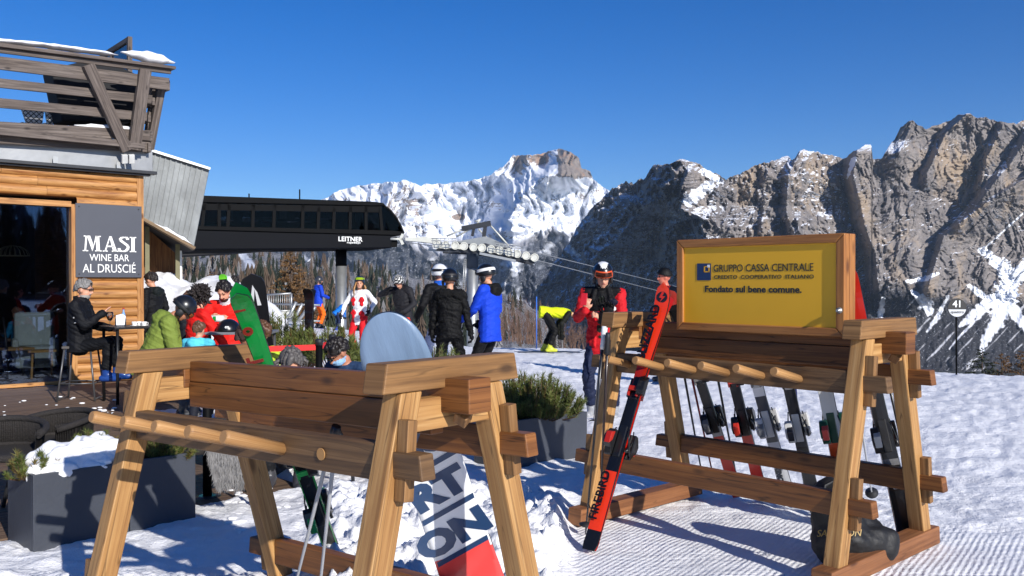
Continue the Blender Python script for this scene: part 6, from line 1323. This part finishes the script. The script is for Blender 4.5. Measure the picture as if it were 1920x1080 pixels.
# --- walkers and skiers behind
def pat_coat(F_, T, k, Rt): pass
blue, *_ = person('man in bright blue jacket facing left with black and white helmet', ft(918, 13.0), D_(62), 1.83, GS, jacket=(20, 62, 190), pants=(22, 22, 26), boots=(40, 40, 44), helmet=((20, 20, 22), (20, 20, 22)), goggles=((20, 20, 22), (30, 24, 22), (225, 225, 222), (60, 88)), hood=(16, 16, 18), rh=(.2, .22, .98), lh=(-.16, .34, 1.02), gloves=(18, 18, 20), head=(D_(0), D_(12)), hem=.20, bulk=1.12, vox=.010)
FUR = M('fur_black', (6, 6, 7), .75, var=.4, vs=40, bump=.8, bs=120, spec=.3)
person('woman in black fur hooded coat seen from behind, black helmet', ft(843, 12.6), D_(-6), 1.73, GS, jacket=(16, 16, 18), pants=(15, 15, 17), boots=(30, 30, 32), helmet=((16, 16, 18),), goggles=((18, 18, 20), (20, 20, 22), (24, 24, 26), (60, 85)), hood=FUR, fur=True, gloves=(14, 14, 15), rh=(.31, .06, .80), lh=(-.27, .08, .82), hem=.12, vox=.010, head=(D_(15), 0), lf=(-.16, .0, 0), rf=(.12, .05, 0))
person('skier in white helmet and black jacket with pale trousers facing left', ft(826, 14.2), D_(35), 1.82, GS, jacket=(20, 20, 24), pants=(196, 204, 226), boots=(60, 60, 64), helmet=((222, 224, 226),), goggles=((30, 30, 32), (24, 24, 26), (26, 26, 28), (62, 88)), collar=(30, 90, 190), gloves=(18, 18, 20), lh=(-.30, .18, 1.0), rh=(.24, .3, 1.02), hem=.2, bulk=1.12)
_hp, _w, _wr, _H = person('person in charcoal jacket and red trousers bowing head with speckled helmet', ft(757, 18.3), D_(150), 1.74, GS, jacket=(50, 50, 56), pants=(206, 52, 30), boots=(40, 40, 42), lean=.16, head=(D_(18), D_(34)), helmet=((30, 30, 32), (205, 205, 200)), rh=(.22, .26, 1.42), lh=(-.22, .26, 1.0), hood=(40, 40, 44), gloves=(20, 20, 22), hem=.2, bulk=1.12, vox=.012)
WP = ft(675, 19.4)
def pat_leaf(F_, T, k, Rt):
    rd = CL((198, 22, 34))
    for x, z in ((.10, .30), (-.10, .30), (.10, .02), (-.10, .0)):
        for dx, dz in ((0, 0), (.03, .03), (-.03, .03), (0, -.05), (.0, .06)): F_.ell(T(x + dx, .108, z + dz), (.042 * k, .034 * k, .044 * k), rd, Rt)
wm, ww, wwr, wH = person('woman in white jacket with red maple leaves, red trousers and lime goggles', WP, D_(160), 1.68, GS, jacket=(226, 226, 228), pants=(196, 24, 34), boots=(40, 40, 44), helmet=((26, 44, 66),), goggles=((24, 24, 26), (176, 206, 40), (150, 190, 40), (44, 72)), hair=M('blond_hair', (172, 128, 80), .5, var=.25, vs=30), hair_len=.34, gloves=(24, 20, 22), rh=(.34, .22, .96), lh=(-.36, .20, 1.02), rp=(.9, -.5, -.2), lp=(-.9, -.5, -.2), head=(D_(28), 0), hem=.22, pattern=pat_leaf, vox=.011, skin=SKIN)
# red sleeves print
for i, (sg, lb) in enumerate(((1, 'ski pole in the right hand of the woman in white'), (-1, 'ski pole in the left hand of the woman in white'))):
    q = ww(wwr[sg]); pole(lb, Vector((q.x + (-.02 if sg > 0 else .1), q.y - .1, gz(q.x, q.y) - .02)), q + Vector((0, -.03, .08)), (40, 40, 44), (26, 26, 28), 'ski poles of the woman in white')
op, *_ = person('skier in orange trousers and blue jacket standing sideways far left', ft(597, 31.0), D_(-55), 1.74, GS, jacket=(24, 66, 190), pants=(240, 106, 24), boots=(30, 30, 32), helmet=((52, 54, 60),), sleeves=(24, 62, 180), rh=(.18, .28, 1.05), lh=(-.12, .34, 1.1), gloves=(24, 24, 26), hem=.16, bulk=1.1, vox=.014, inner=(220, 224, 230))
person('small child in blue jacket bending down beside the orange trousered skier', ft(630, 29.5), D_(-60), 1.12, GS, jacket=(20, 110, 200), pants=(26, 36, 66), boots=(30, 60, 180), helmet=((30, 32, 40),), lean=.85, rh=(.14, .45, .55), lh=(-.14, .45, .55), gloves=(30, 30, 34), vox=.014, head=(0, D_(25)))
bp, bw, bwr, bH = person('bending skier in lime yellow jacket and orange helmet', ft(1023, 20.4), D_(-84), 1.76, GS, jacket=(206, 220, 30), pants=(20, 20, 22), boots=(190, 196, 50), lean=1.62, head=(0, D_(78)), helmet=((240, 100, 24),), rh=(.16, .34, .42), lh=(-.16, .34, .42), sleeves=(30, 32, 24), gloves=(24, 24, 26), lf=(-.11, -.02, .03), rf=(.13, .06, .03), vox=.012, kneeout=.1)
for k_ in range(2):
    b_ = bw((-.11 + .24 * k_, .05 + .06 * k_, .02)); root = ski_pair('%s dark ski under the bending lime skier' % ('nearer' if k_ else 'farther'), b_ + Vector((-.75, .02, -.0)), b_ + Vector((.85, -.02, .0)), (0, 0, 1), 1.62, .036, [(40, 40, 44)], [(1, 2)], (30, 30, 32), None, 'skis of the bending skier', 'ski', 'ski', second=False)
person('person in red jacket and black beanie hidden behind the red racing skis', ft(1250, 14.2), D_(100), 1.78, GS, jacket=(160, 26, 30), pants=(30, 30, 34), hat=(18, 18, 20), skin=M('skin_flushed', (196, 110, 88), .5), gloves=(24, 24, 26), rh=(.24, .2, 1.0), lh=(-.2, .15, 1.0), vox=.013)
person('dark haired person far back behind the lime green ski tips', ft(441, 19.3), D_(60), 1.72, GS, jacket=(34, 34, 40), hair=M('black_hair', (26, 20, 18), .5, var=.3, vs=40), vox=.014, only_upper=False)
HB = M('black_hair', (26, 20, 18), .5); HBR = M('brown_hair', (92, 62, 42), .5, var=.3, vs=40); HG = M('grey_hair', (120, 118, 116), .6, var=.35, vs=50)
HDK = M('dark_curly_hair', (32, 24, 22), .6, var=.4, vs=50)
# --- terrace
def pat_stool(F_, T, k, Rt):
    for z in (.40, .33): F_.ell(T(.235, .01, z - .05), (.02 * k, .028 * k, .010 * k), CL((200, 200, 200)), Rt)
sp_, spw, spr, spH = person('grey bearded man in dark jacket with glasses sitting on bar stool', Vector((xat(150, 12.0), 12.0, 0)), D_(-82), 1.78, GD, jacket=(20, 22, 30), pants=(18, 20, 26), boots=(26, 62, 130), sit=.74, head=(D_(-6), D_(6)), beard=M('grey_beard', (150, 146, 140), .7), hair=HG, glasses=True, rh=(.10, .30, 1.12), lh=(-.14, .34, .92), rf=(.14, .36, .24), lf=(-.13, .42, .24), collar=(24, 26, 34), pattern=pat_stool, vox=.010, rhd=(-.2, .5, .5), hem=.10, bulk=1.16, curl=(.6, 1.3))
person('man in long dark coat behind the corner of the bar', Vector((xat(288, 15.4), 15.4, 0)), D_(70), 1.72, GD, jacket=(18, 20, 26), pants=(24, 24, 28), hair=HDK, hood=(24, 34, 36), hem=.30, vox=.012, head=(D_(6), D_(10)))
person('seated person in olive green jacket and black helmet leaning forward', Vector((xat(280, 10.3), 10.3, 0)), D_(-72), 1.78, GD, jacket=(118, 134, 58), pants=(60, 62, 68), boots=(40, 40, 42), sit=.63, lean=.42, head=(0, D_(22)), helmet=((24, 25, 28),), goggles=((30, 26, 24), (150, 84, 40), (24, 24, 26), (84, 106)), hood=(112, 128, 54), rh=(.12, .5, .78), lh=(-.1, .5, .8), hem=.16, bulk=1.32, vox=.009, skin=SKIN2)
person('child in turquoise hooded jacket with brown hair seen from behind', Vector((xat(371, 9.4), 9.4, -.02)), D_(-12), 1.16, GD, jacket=(84, 190, 210), pants=(40, 44, 60), hair=HBR, hood=(88, 196, 216), bulk=1.15, vox=.010, rh=(.2, .2, .8), lh=(-.2, .2, .8))
cp, cpw, cpr, cpH = person('curly dark haired person in red jacket sitting with back half turned', Vector((xat(367, 10.9), 10.9, 0)), D_(-48), 1.70, GD, jacket=(214, 30, 26), pants=(72, 78, 90), sit=.69, head=(D_(20), D_(-4)), hair=HDK, rh=(.22, .36, .70), lh=(-.2, .3, .72), rf=(.14, .45, 0), lf=(-.1, .45, 0), vox=.010, lean=.06)
tc = MB(); r = random.Random(5)
for i in range(420):
    a = r.uniform(0, 6.283); t = r.uniform(.05, 2.3); d = Vector((math.sin(a) * math.sin(t), math.cos(a) * math.sin(t), math.cos(t)))
    if d.y > .45 and d.z < .45: continue
    q = Vector((d.x * .088, d.y * .10 - .02, d.z * .10)); e = d + rdir(r) * .5; s1 = rdir(r) * .018; L = r.uniform(.03, .075)
    tc.tube([cpH(*(q + Vector((0, 0, .02)))), cpH(*(q + d * L * .5 + s1 + Vector((0, 0, .02)))), cpH(*(q + e * L + Vector((0, 0, .02 - L * .3))))], [.014, .013, .004], 5)
tc.build('curls', HDK, cp)
rp_, rpw, rpr, rpH = person('bearded man in red jacket looking down at a helmet in his hands', Vector((xat(427, 11.8), 11.8, 0)), D_(176), 1.78, GD, jacket=(222, 32, 24), pants=(30, 32, 38), sit=.74, head=(0, D_(26)), hair=M('near_black_hair', (24, 18, 16), .5), beard=M('dark_beard', (44, 30, 24), .7), rh=(.08, .36, 1.08), lh=(-.16, .34, 1.06), collar=(200, 200, 200), vox=.009, rp=(.9, -.3, -.4), lp=(-.9, -.3, -.4), bulk=1.1, lean=.06)
person('person in dark green hood sitting behind the curly haired one', Vector((xat(357, 12.4), 12.4, 0)), D_(60), 1.70, GD, jacket=(34, 40, 50), pants=(30, 32, 38), sit=.62, head=(D_(10), D_(-8)), hair=HBR, hood=(38, 52, 44), vox=.012, lh=(-.2, .3, 1.05), rh=(.1, .35, 1.2), rhd=(0, -.3, .9))
person('short dark haired man sitting low in profile behind the near rack', Vector((xat(438, 7.4), 7.4, -.05)), D_(-62), 1.76, GD, jacket=(34, 38, 48), pants=(30, 32, 38), sit=.44, lean=.12, head=(0, D_(6)), hair=M('cropped_hair', (62, 42, 34), .8, var=.4, vs=90), glasses='dark', vox=.009, skin=SKIN2)
person('person with tousled grey hair seated low behind the near rack ridge', Vector((xat(545, 7.3), 7.3, -.05)), D_(186), 1.66, GD, jacket=(40, 40, 46), pants=(30, 32, 38), sit=.33, hair=M('salt_pepper_hair', (84, 80, 78), .6, var=.5, vs=60), vox=.011, head=(D_(20), D_(34)), hair_len=-.1, lean=.1)
person('black haired person with sunglasses and blue white face mask by the snowboard', Vector((xat(662, 8.0), 8.0, -.03)), D_(158), 1.66, GD, jacket=(40, 60, 90), pants=(30, 32, 38), sit=.36, hair=HB, glasses='dark', mask=(150, 190, 226), head=(D_(-24), D_(30)), vox=.010, skin=SKIN2, lean=.2)
person('person in lime white jacket mostly hidden behind the green powder skis', Vector((xat(494, 8.8), 8.8, -.03)), D_(60), 1.64, GD, jacket=(186, 212, 60), sleeves=(206, 220, 150), pants=(40, 60, 120), sit=.42, hair=HBR, vox=.012, skin=SKIN, lh=(-.22, .2, .75))
child_in, *_ = person('child in teal jacket sitting inside behind the bar window', Vector((xat(34, 15.6), 15.6, 0)), D_(75), 1.38, GD, jacket=(20, 100, 130), pants=(30, 34, 50), sit=.46, hair=HBR, collar=(60, 190, 90), vox=.012, lh=(-.12, .3, .85), rh=(.12, .3, .85))
# ================================================================ furniture, barrier, small things
DK = M('black_furniture_metal', (24, 25, 27), .45, .2, var=.1); WICK = M('dark_rope_weave', (40, 36, 34), .8, var=.3, vs=60, bump=.6, bs=120)
def bar_stool(label, c, rz, h=.72):
    root = empty('bar_stool', c, rz, label, 'stool'); m = MB(); m.box((0, 0, h - .02), (.38, .36, .035)); m.build('seat', M('stool_seat', (84, 80, 76), .6), root, .01); ft_ = []
    for sx in (-1, 1):
        for sy in (-1, 1): m = MB(); m.tube([(sx * .16, sy * .15, h - .03), (sx * .235, sy * .215, 0)], .013, 8); m.build('leg', M('grey_metal_tube', (92, 92, 94), .4, .5), root)
    for z, q in ((.23, .21), (.03, .232)):
        for a, b in (((-1, -1), (1, -1)), ((1, -1), (1, 1)), ((1, 1), (-1, 1)), ((-1, 1), (-1, -1))):
            if z < .1 and a[1] == b[1]: continue
            m = MB(); m.tube([(a[0] * q, a[1] * q * .92, z), (b[0] * q, b[1] * q * .92, z)], .010, 6); m.build('rung', M('grey_metal_tube', (92, 92, 94), .4, .5), root)
    return root
bar_stool('grey metal bar stool under the grey bearded man', Vector((xat(152, 12.02), 12.02, 0)), D_(8))
def table(label, c, rz, sx, sy, h, top, leg, name='table'):
    root = empty(name, c, rz, label, 'table'); m = MB(); m.box((0, 0, h - .015), (sx, sy, .03)); m.build('table_top', top, root, .005)
    for a in (-1, 1):
        for b in (-1, 1): m = MB(); m.tube([(a * (sx / 2 - .05), b * (sy / 2 - .05), h - .03), (a * (sx / 2 - .05), b * (sy / 2 - .05), 0)], .02, 8); m.build('leg', leg, root)
    return root
BT = Vector((xat(250, 11.9), 11.9, 0)); table('tall black bar table by the log wall with glass and cups', BT, D_(42), .68, .62, .985, M('black_table_top', (22, 22, 24), .4), DK, 'bar_table')
zt = .987
def on_table(px, d=11.85): return Vector((xat(px, d), d, zt))
g0 = empty('beer_glass', on_table(206, 11.75), 0, 'stemmed glass half full of amber beer on the bar table', 'glass')
m = MB(); m.lathe([(.034, 0), (.03, .004), (.006, .008), (.005, .06), (.03, .085), (.043, .12), (.044, .15), (.036, .185), (.034, .185), (.042, .15), (.041, .12), (.028, .088), (.004, .066)], (0, 0, 0), 18); m.build('bowl', glass('drinking_glass', (.9, .92, .92), .04), g0)
m = MB(); m.lathe([(.004, .068), (.027, .09), (.039, .12), (.040, .138)], (0, 0, 0), 18); m.build('beer', M('amber_beer', (190, 96, 20), .15, trans=.3), g0)
g1 = empty('napkin_holder', on_table(226, 11.8), D_(20), 'white napkins in a holder with small bottle on bar table', 'holder')
m = MB(); m.box((0, 0, .05), (.13, .09, .1)); m.build('box', DK, g1, .005); m = MB(); m.prism([(-.05, .0), (.05, 0), (.065, .12), (.02, .15), (-.055, .13)], (-.0, -.06, .01), (1, 0, 0), (0, .1, 1), -.03); m.build('napkins', M('white_paper', (225, 228, 235), .8), g1, .006)
m = MB(); m.lathe([(.022, 0), (.022, .1), (.01, .14), (.01, .17)], (.035, .0, .05), 12); m.build('bottle', M('blue_white_bottle', (120, 160, 210), .3), g1); m = MB(); m.lathe([(.012, .165), (.012, .185)], (.035, 0, .05), 10); m.build('cap', PL((180, 40, 40)), g1)
for i, (px, lb) in enumerate(((252, 'white coffee cup on saucer, left of three on bar table'), (261, 'white coffee cup on saucer, middle of three on bar table'), (270, 'white coffee cup on saucer, right of three on bar table'))):
    r_ = empty('coffee_cup', on_table(px, 11.75 + .05 * (i % 2)), 0, lb, 'cup', 'coffee cups on the bar table'); WC = M('white_china', (226, 224, 220), .25, var=.01)
    m = MB(); m.lathe([(.02, .006), (.028, .01), (.034, .04), (.036, .058), (.031, .058), (.026, .014)], (0, 0, 0), 16); m.build('cup', WC, r_); m = MB(); m.lathe([(.02, 0), (.055, .006), (.056, .01), (.02, .006)], (0, 0, 0), 18); m.build('saucer', WC, r_); m = MB(); m.tube([(.034, 0, .048), (.052, 0, .045), (.052, 0, .022), (.032, 0, .018)], .004, 6); m.build('handle', WC, r_)
T2 = Vector((xat(455, 10.9), 10.9, 0)); table('grey slatted table before the bearded man in red', T2, D_(4), .75, .6, .97, M('grey_table', (110, 112, 116), .5), M('grey_metal_tube', (92, 92, 94), .4, .5))
hb_ = empty('ski_helmet', T2 + Vector((-.14, -.1, .97)), 0, 'black ski helmet lying on the grey slatted table', 'helmet'); HB2 = PL((18, 18, 20), .3)
shell('shell', Vector((0, 0, .01)), Matrix.Identity(3), (.13, .15, .13), 92, HB2, hb_, .01); m = MB(); m.tube([(-.12, -.08, .03), (0, -.16, .04), (.12, -.08, .03)], .012, 8); m.build('brim', HB2, hb_); text('mark', 'co', .05, WHITE, hb_, (.03, -.158, .045), (1, 0, 0), (0, .2, 1), 'CENTER', .002, .002)
gg = empty('goggles', rpw((-.02, .44, 1.10)), D_(176), 'white and green ski goggles in the hands of the bearded man', 'goggles'); m = MB(); m.tube([(-.09, -.02, 0), (-.05, .03, 0), (.05, .03, 0), (.09, -.02, 0)], [(.04, .025)] * 4, 10, up=(0, 0, 1)); m.build('frame', PL((220, 224, 222), .4), gg); m = MB(); m.tube([(-.07, .02, 0), (0, .05, 0), (.07, .02, 0)], [(.03, .012)] * 3, 10, up=(0, 0, 1)); m.build('lens', PL((30, 140, 60), .15), gg)
def rope_chair(label, c, rz, fur=False):
    root = empty('rope_chair', c, rz, label, 'chair', 'woven rope chairs on the terrace')
    m = MB(); m.box((0, .02, .43), (.48, .46, .05)); m.build('seat', WICK, root, .02)
    for sx in (-1, 1):
        for sy in (-1, 1): m = MB(); m.tube([(sx * .2, sy * .19, .42), (sx * .25, sy * .24 + .02, 0)], .014, 8); m.build('leg', DARKM, root)
    arc = [(.27 * math.sin(a), -.27 * math.cos(a) + .06, .0) for a in [R(-118 + 236 * i / 16) for i in range(17)]]
    hz_ = lambda i: .63 - .07 * (abs(i - 8) / 8) ** 2
    m = MB(); m.tube([(x, y, hz_(i)) for i, (x, y, _) in enumerate(arc)], .022, 8); m.tube([(x * .93, y * .93, .46) for x, y, _ in arc], .014, 8); m.build('frame', WICK, root)
    m = MB()
    for i in range(96):
        f = i / 95 * 16; j = min(15, int(f)); t = f - j; a = Vector(arc[j]).lerp(Vector(arc[j + 1]), t); m.tube([(a.x, a.y, hz_(f)), (a.x * .96, a.y * .96, .6), (a.x * .93, a.y * .93, .46)], .0062, 5)
    w_ = m.build('backrest', WICK, root); 
    return root
rope_chair('woven rope chair behind the snowy near planter', Vector((xat(112, 6.35), 6.35, 0)), D_(150))
rope_chair('woven rope chair cut off by the left edge of the view', Vector((xat(2, 5.95), 5.95, 0)), D_(200))
fc = rope_chair('woven rope chair draped with a grey sheepskin', gnd(418, 952, 0), D_(20))
rope_chair('woven rope chair half hidden behind the near rack', gnd(650, 905, 0), D_(-30))
t = TM(); r = random.Random(9); root = empty('sheepskin', fc.location + Vector((.1, -.22, .5)), 0, 'shaggy grey sheepskin hanging over a rope chair', 'sheepskin')
for i in range(4200):
    u, v = r.uniform(-.17, .15), r.random(); 
    if v < .45: p = Vector((u, .30 - v * .75, -.02 + r.uniform(-.01, .01))); d = Vector((r.gauss(0, .4), -.5, r.uniform(.1, .5)))
    else: q = (v - .45) / .55; lim = .16 - .09 * q; p = Vector((clamp(u, -lim, lim) + .04, -.04 - .03 * math.sin(q * 2) + r.uniform(-.015, .0), -.02 - q * .27)); d = Vector((r.gauss(0, .25), -.35 + r.gauss(0, .1), -1))
    d.normalize(); s = Vector((1, .2, 0)) * .0035; t.tri(p - s, p + s, p + d * r.uniform(.03, .06), 0)
SHP = M('sheepskin_wool', (124, 122, 120), .9, var=.25, vs=14); t.build('wool', [SHP], root)
m = MB(); m.box((0, .12, -.035), (.3, .34, .02)); m.beam((.04, -.03, -.04), (.05, -.05, -.24), .2, .015, up=(0, 1, 0)); m.build('hide', M('sheepskin_hide', (120, 112, 104), .9), root)
def barrier_post(label, c, h=1.0, rad=.035):
    r_ = empty('barrier_post', c, 0, label, 'post', 'black belt barrier posts'); m = MB(); m.lathe([(rad, .0), (rad, h - .06)], (0, 0, 0), 14); m.build('pole', BLACKM, r_); m = MB(); m.lathe([(rad * 1.15, h - .06), (rad * 1.15, h - .01), (rad * .9, h)], (0, 0, 0), 14); m.build('belt_head', PL((30, 30, 32), .5), r_); m = MB(); m.lathe([(.17, 0), (.17, .015), (.06, .03)], (0, 0, 0), 20); m.build('base', PL((30, 30, 32), .5), r_); return r_
bp1 = Vector((xat(598, 8.85), 8.85, 0)); bp2 = Vector((xat(623, 9.6), 9.6, 0)); bp0 = Vector((xat(500, 8.6), 8.6, 0)); bp3 = Vector((xat(388, 6.6), 6.6, -.03))
barrier_post('black belt post left of the snowboard nose, nearer', bp1); barrier_post('black belt post left of the snowboard nose, farther', bp2); barrier_post('black post standing in front of the sheepskin chair', bp3, 1.02, .032)
RED = M('red_belt', (214, 24, 22), .6, var=.05)
m = MB()
for a, b in ((bp0, bp1), (bp1, bp2)): m.beam(a + UP * .92, b + UP * .92, .004, .055)
o = m.build('barrier_belt', RED); tag(o, 'red belt strung between the black posts', 'belt')
q0, q1 = Vector((xat(470, 7.2), 7.2, .47)), Vector((xat(835, 7.6), 7.6, .44)); m = MB(); m.beam(q0, q1, .004, .05); o = m.build('barrier_belt', RED); tag(o, 'lower red belt running behind the near rack ridge', 'belt')
# railing and tubes by the lift entry
rd_ = 30.; root = empty('metal_railing', at(525, 612, rd_), 0, 'grey metal railing with upright bars by the lift', 'railing')
for a, b in (((500, 553), (546, 550)), ((500, 583), (546, 583))): m = MB(); m.tube([at(*a, rd_), at(*b, rd_)], .035, 6); cw(m, 'rail', STEEL, root)
for k in range(12): px = 501 + k * 4.1; m = MB(); m.tube([at(px, 553 - k * .25, rd_), at(px, 583, rd_)], .012 if k % 11 else .04, 5); cw(m, 'bar', STEEL, root)
m = MB(); m.box(at(523, 590, rd_), (.9, .5, .2)); cw(m, 'base', M('pale_grey_paint', (200, 200, 190)), root)
root = empty('entry_frame', at(555, 615, 27), 0, 'low frame of curved grey tubes at the lift entry', 'frame')
for k in range(4):
    a, b, c = at(522 + k * 16, 602, 27), at(544 + k * 13, 590 - k * 1, 27), at(555 + k * 12, 566 + k * 3, 27); m = MB(); m.tube([a, a.lerp(b, .6) + Vector((0, 0, -.04)), b, c], .05, 8); cw(m, 'curved_tube', STEEL, root)
for y in (570, 600): m = MB(); m.tube([at(512, y, 27.2), at(600, y + 2, 27.2)], .03, 6); cw(m, 'rail', STEEL, root)
# piste marker 41
sgd = 15.0; root = empty('piste_marker', at(1793, 712, sgd), 0, 'round black and white piste marker 41 on a thin pole', 'sign'); c = at(1793, 577, sgd); rr_ = 17.5 / F * sgd
m = MB(); m.tube([at(1794, 720, sgd) - UP * .2, at(1793, 560, sgd)], .014, 8); cw(m, 'pole', BLACKM, root)
m = MB(); m.prism([(rr_ * math.cos(a * .1309), rr_ * math.sin(a * .1309)) for a in range(48)], c + Vector((0, -.02, 0)), (1, 0, 0), UP, .012); cw(m, 'disc', PL((18, 18, 20), .4), root)
a0 = math.asin(-.18); pts = [(rr_ * .96 * math.cos(a), rr_ * .96 * math.sin(a)) for a in np.linspace(math.pi - a0, 2 * math.pi + a0, 24)]; m = MB(); m.prism(pts, c + Vector((0, -.0335, 0)), (1, 0, 0), UP, .002); cw(m, 'white_field', PL((196, 198, 200), .4), root)
for nm, s_, z_, mt in (('41', .155, .012, WHITE), ('quattro', .058, -.088, PL((30, 30, 32)))):
    o = text('lettering', nm, s_, mt, None, c + Vector((0, -.038, z_)), (1, 0, 0), UP, 'CENTER', .001, .003 if nm == '41' else .001, sx=1.0 if nm == '41' else 1.25); o.data.transform(Matrix.Translation(-root.location)); o.parent = root
m = MB(); m.tube([at(1006, 665, 22), at(1006, 556, 22)], .014, 6); o = m.build('marker_pole', PL((60, 110, 200))); tag(o, 'thin blue marker pole at the slope edge', 'pole')
# inside the bar, behind the glass
def inside(px, d): return Vector((xat(px, d), d, .02))
c0 = inside(28, 14.7); root = empty('ladder_back_chair', c0, D_(-40), 'dark ladder back chair right behind the bar window', 'chair')
for sx in (-.2, .2): m = MB(); m.tube([(sx, -.2, 0), (sx, -.2, .45), (sx * 1.05, -.26, .98)], .022, 8); m.build('back_post', DK, root); m = MB(); m.tube([(sx, .2, 0), (sx, .2, .45)], .02, 8); m.build('leg', DK, root)
m = MB(); m.box((0, 0, .46), (.44, .44, .04)); m.build('seat', M('straw_seat', (170, 130, 70), .7), root, .01)
for z in (.6, .74, .9): m = MB(); m.beam((-.2, -.215 - (z - .45) * .1, z), (.2, -.215 - (z - .45) * .1, z), .02, .07); m.build('slat', DK, root)
c0 = inside(66, 15.2); root = empty('armchair', c0, D_(-150), 'pale upholstered armchair inside the bar window', 'armchair'); UPH = M('pale_green_upholstery', (170, 178, 164), .8)
m = MB(); m.box((0, 0, .3), (.62, .6, .36)); m.build('seat', UPH, root, .06); m = MB(); m.box((0, -.27, .68), (.62, .14, .7)); m.build('backrest', UPH, root, .06)
for sx in (-.3, .3): m = MB(); m.box((sx, 0, .45), (.1, .56, .3)); m.build('armrest', UPH, root, .04)
c0 = inside(78, 14.5); root = empty('wooden_stool', c0, D_(30), 'yellow wooden stool with slab legs inside the bar window', 'stool'); YW = wood('yellow_pine', (206, 160, 84), (176, 126, 56), (222, 182, 112))
m = MB(); m.box((0, 0, .44), (.4, .34, .035)); m.build('seat', YW, root, .004)
for sx in (-.15, .15): m = MB(); m.beam((sx, 0, 0), (sx * .9, 0, .42), .24, .03, up=(1, 0, 0)); m.build('leg', YW, root, .004)
c0 = inside(24, 15.8); root = empty('pendant_lamp', Vector((c0.x, c0.y, 2.02)), 0, 'wire dome pendant lamp seen through the bar window', 'lamp'); SH = M('cream_wire_shade', (220, 206, 160), .6)
for k in range(20): a = k * .314; m_ = MB() if k == 0 else m_; m_.tube([(math.cos(a) * .27 * math.sin(t_), math.sin(a) * .27 * math.sin(t_), .18 * math.cos(t_)) for t_ in (.05, .5, 1.0, 1.57)], .006, 5)
m_.lathe([(.268, -.006), (.274, 0), (.268, .006)], (0, 0, 0), 28); m_.build('lamp_shade', SH, root); m = MB(); m.tube([(0, 0, .18), (0, 0, 1.2)], .005, 5); m.build('cord', DK, root)
# snow crumbs on the deck
m = MB(); r = random.Random(4)
for i in range(150):
    if i < 60: p = gnd(r.gauss(165, 25), r.gauss(775, 6), 0)
    elif i < 110: p = gnd(r.gauss(470, 30), r.gauss(955, 20), 0)
    else: p = gnd(r.uniform(0, 220), r.uniform(745, 850), 0)
    s_ = r.uniform(.008, .04); m.ell(p + UP * s_ * .2, (s_, s_ * r.uniform(.5, 1), s_ * .3), None, 8, 5)
o = m.build('snow_crumbs', SNOW_SOFT); o['kind'] = 'stuff'
# ================================================================ mountain air
hz_m = bpy.data.materials.new('mountain_air'); hz_m.use_nodes = True; t_ = hz_m.node_tree; t_.nodes.remove(t_.nodes['Principled BSDF']); pv_ = t_.nodes.new('ShaderNodeVolumePrincipled')
pv_.inputs['Color'].default_value = (.62, .80, 1, 1); pv_.inputs['Density'].default_value = 2.7e-5; pv_.inputs['Anisotropy'].default_value = .1; t_.links.new(pv_.outputs[0], t_.nodes['Material Output'].inputs['Volume'])
m = MB(); m.box((0, 0, 560), (24000, 24000, 1740)); o = m.build('haze', hz_m); o['kind'] = 'stuff'
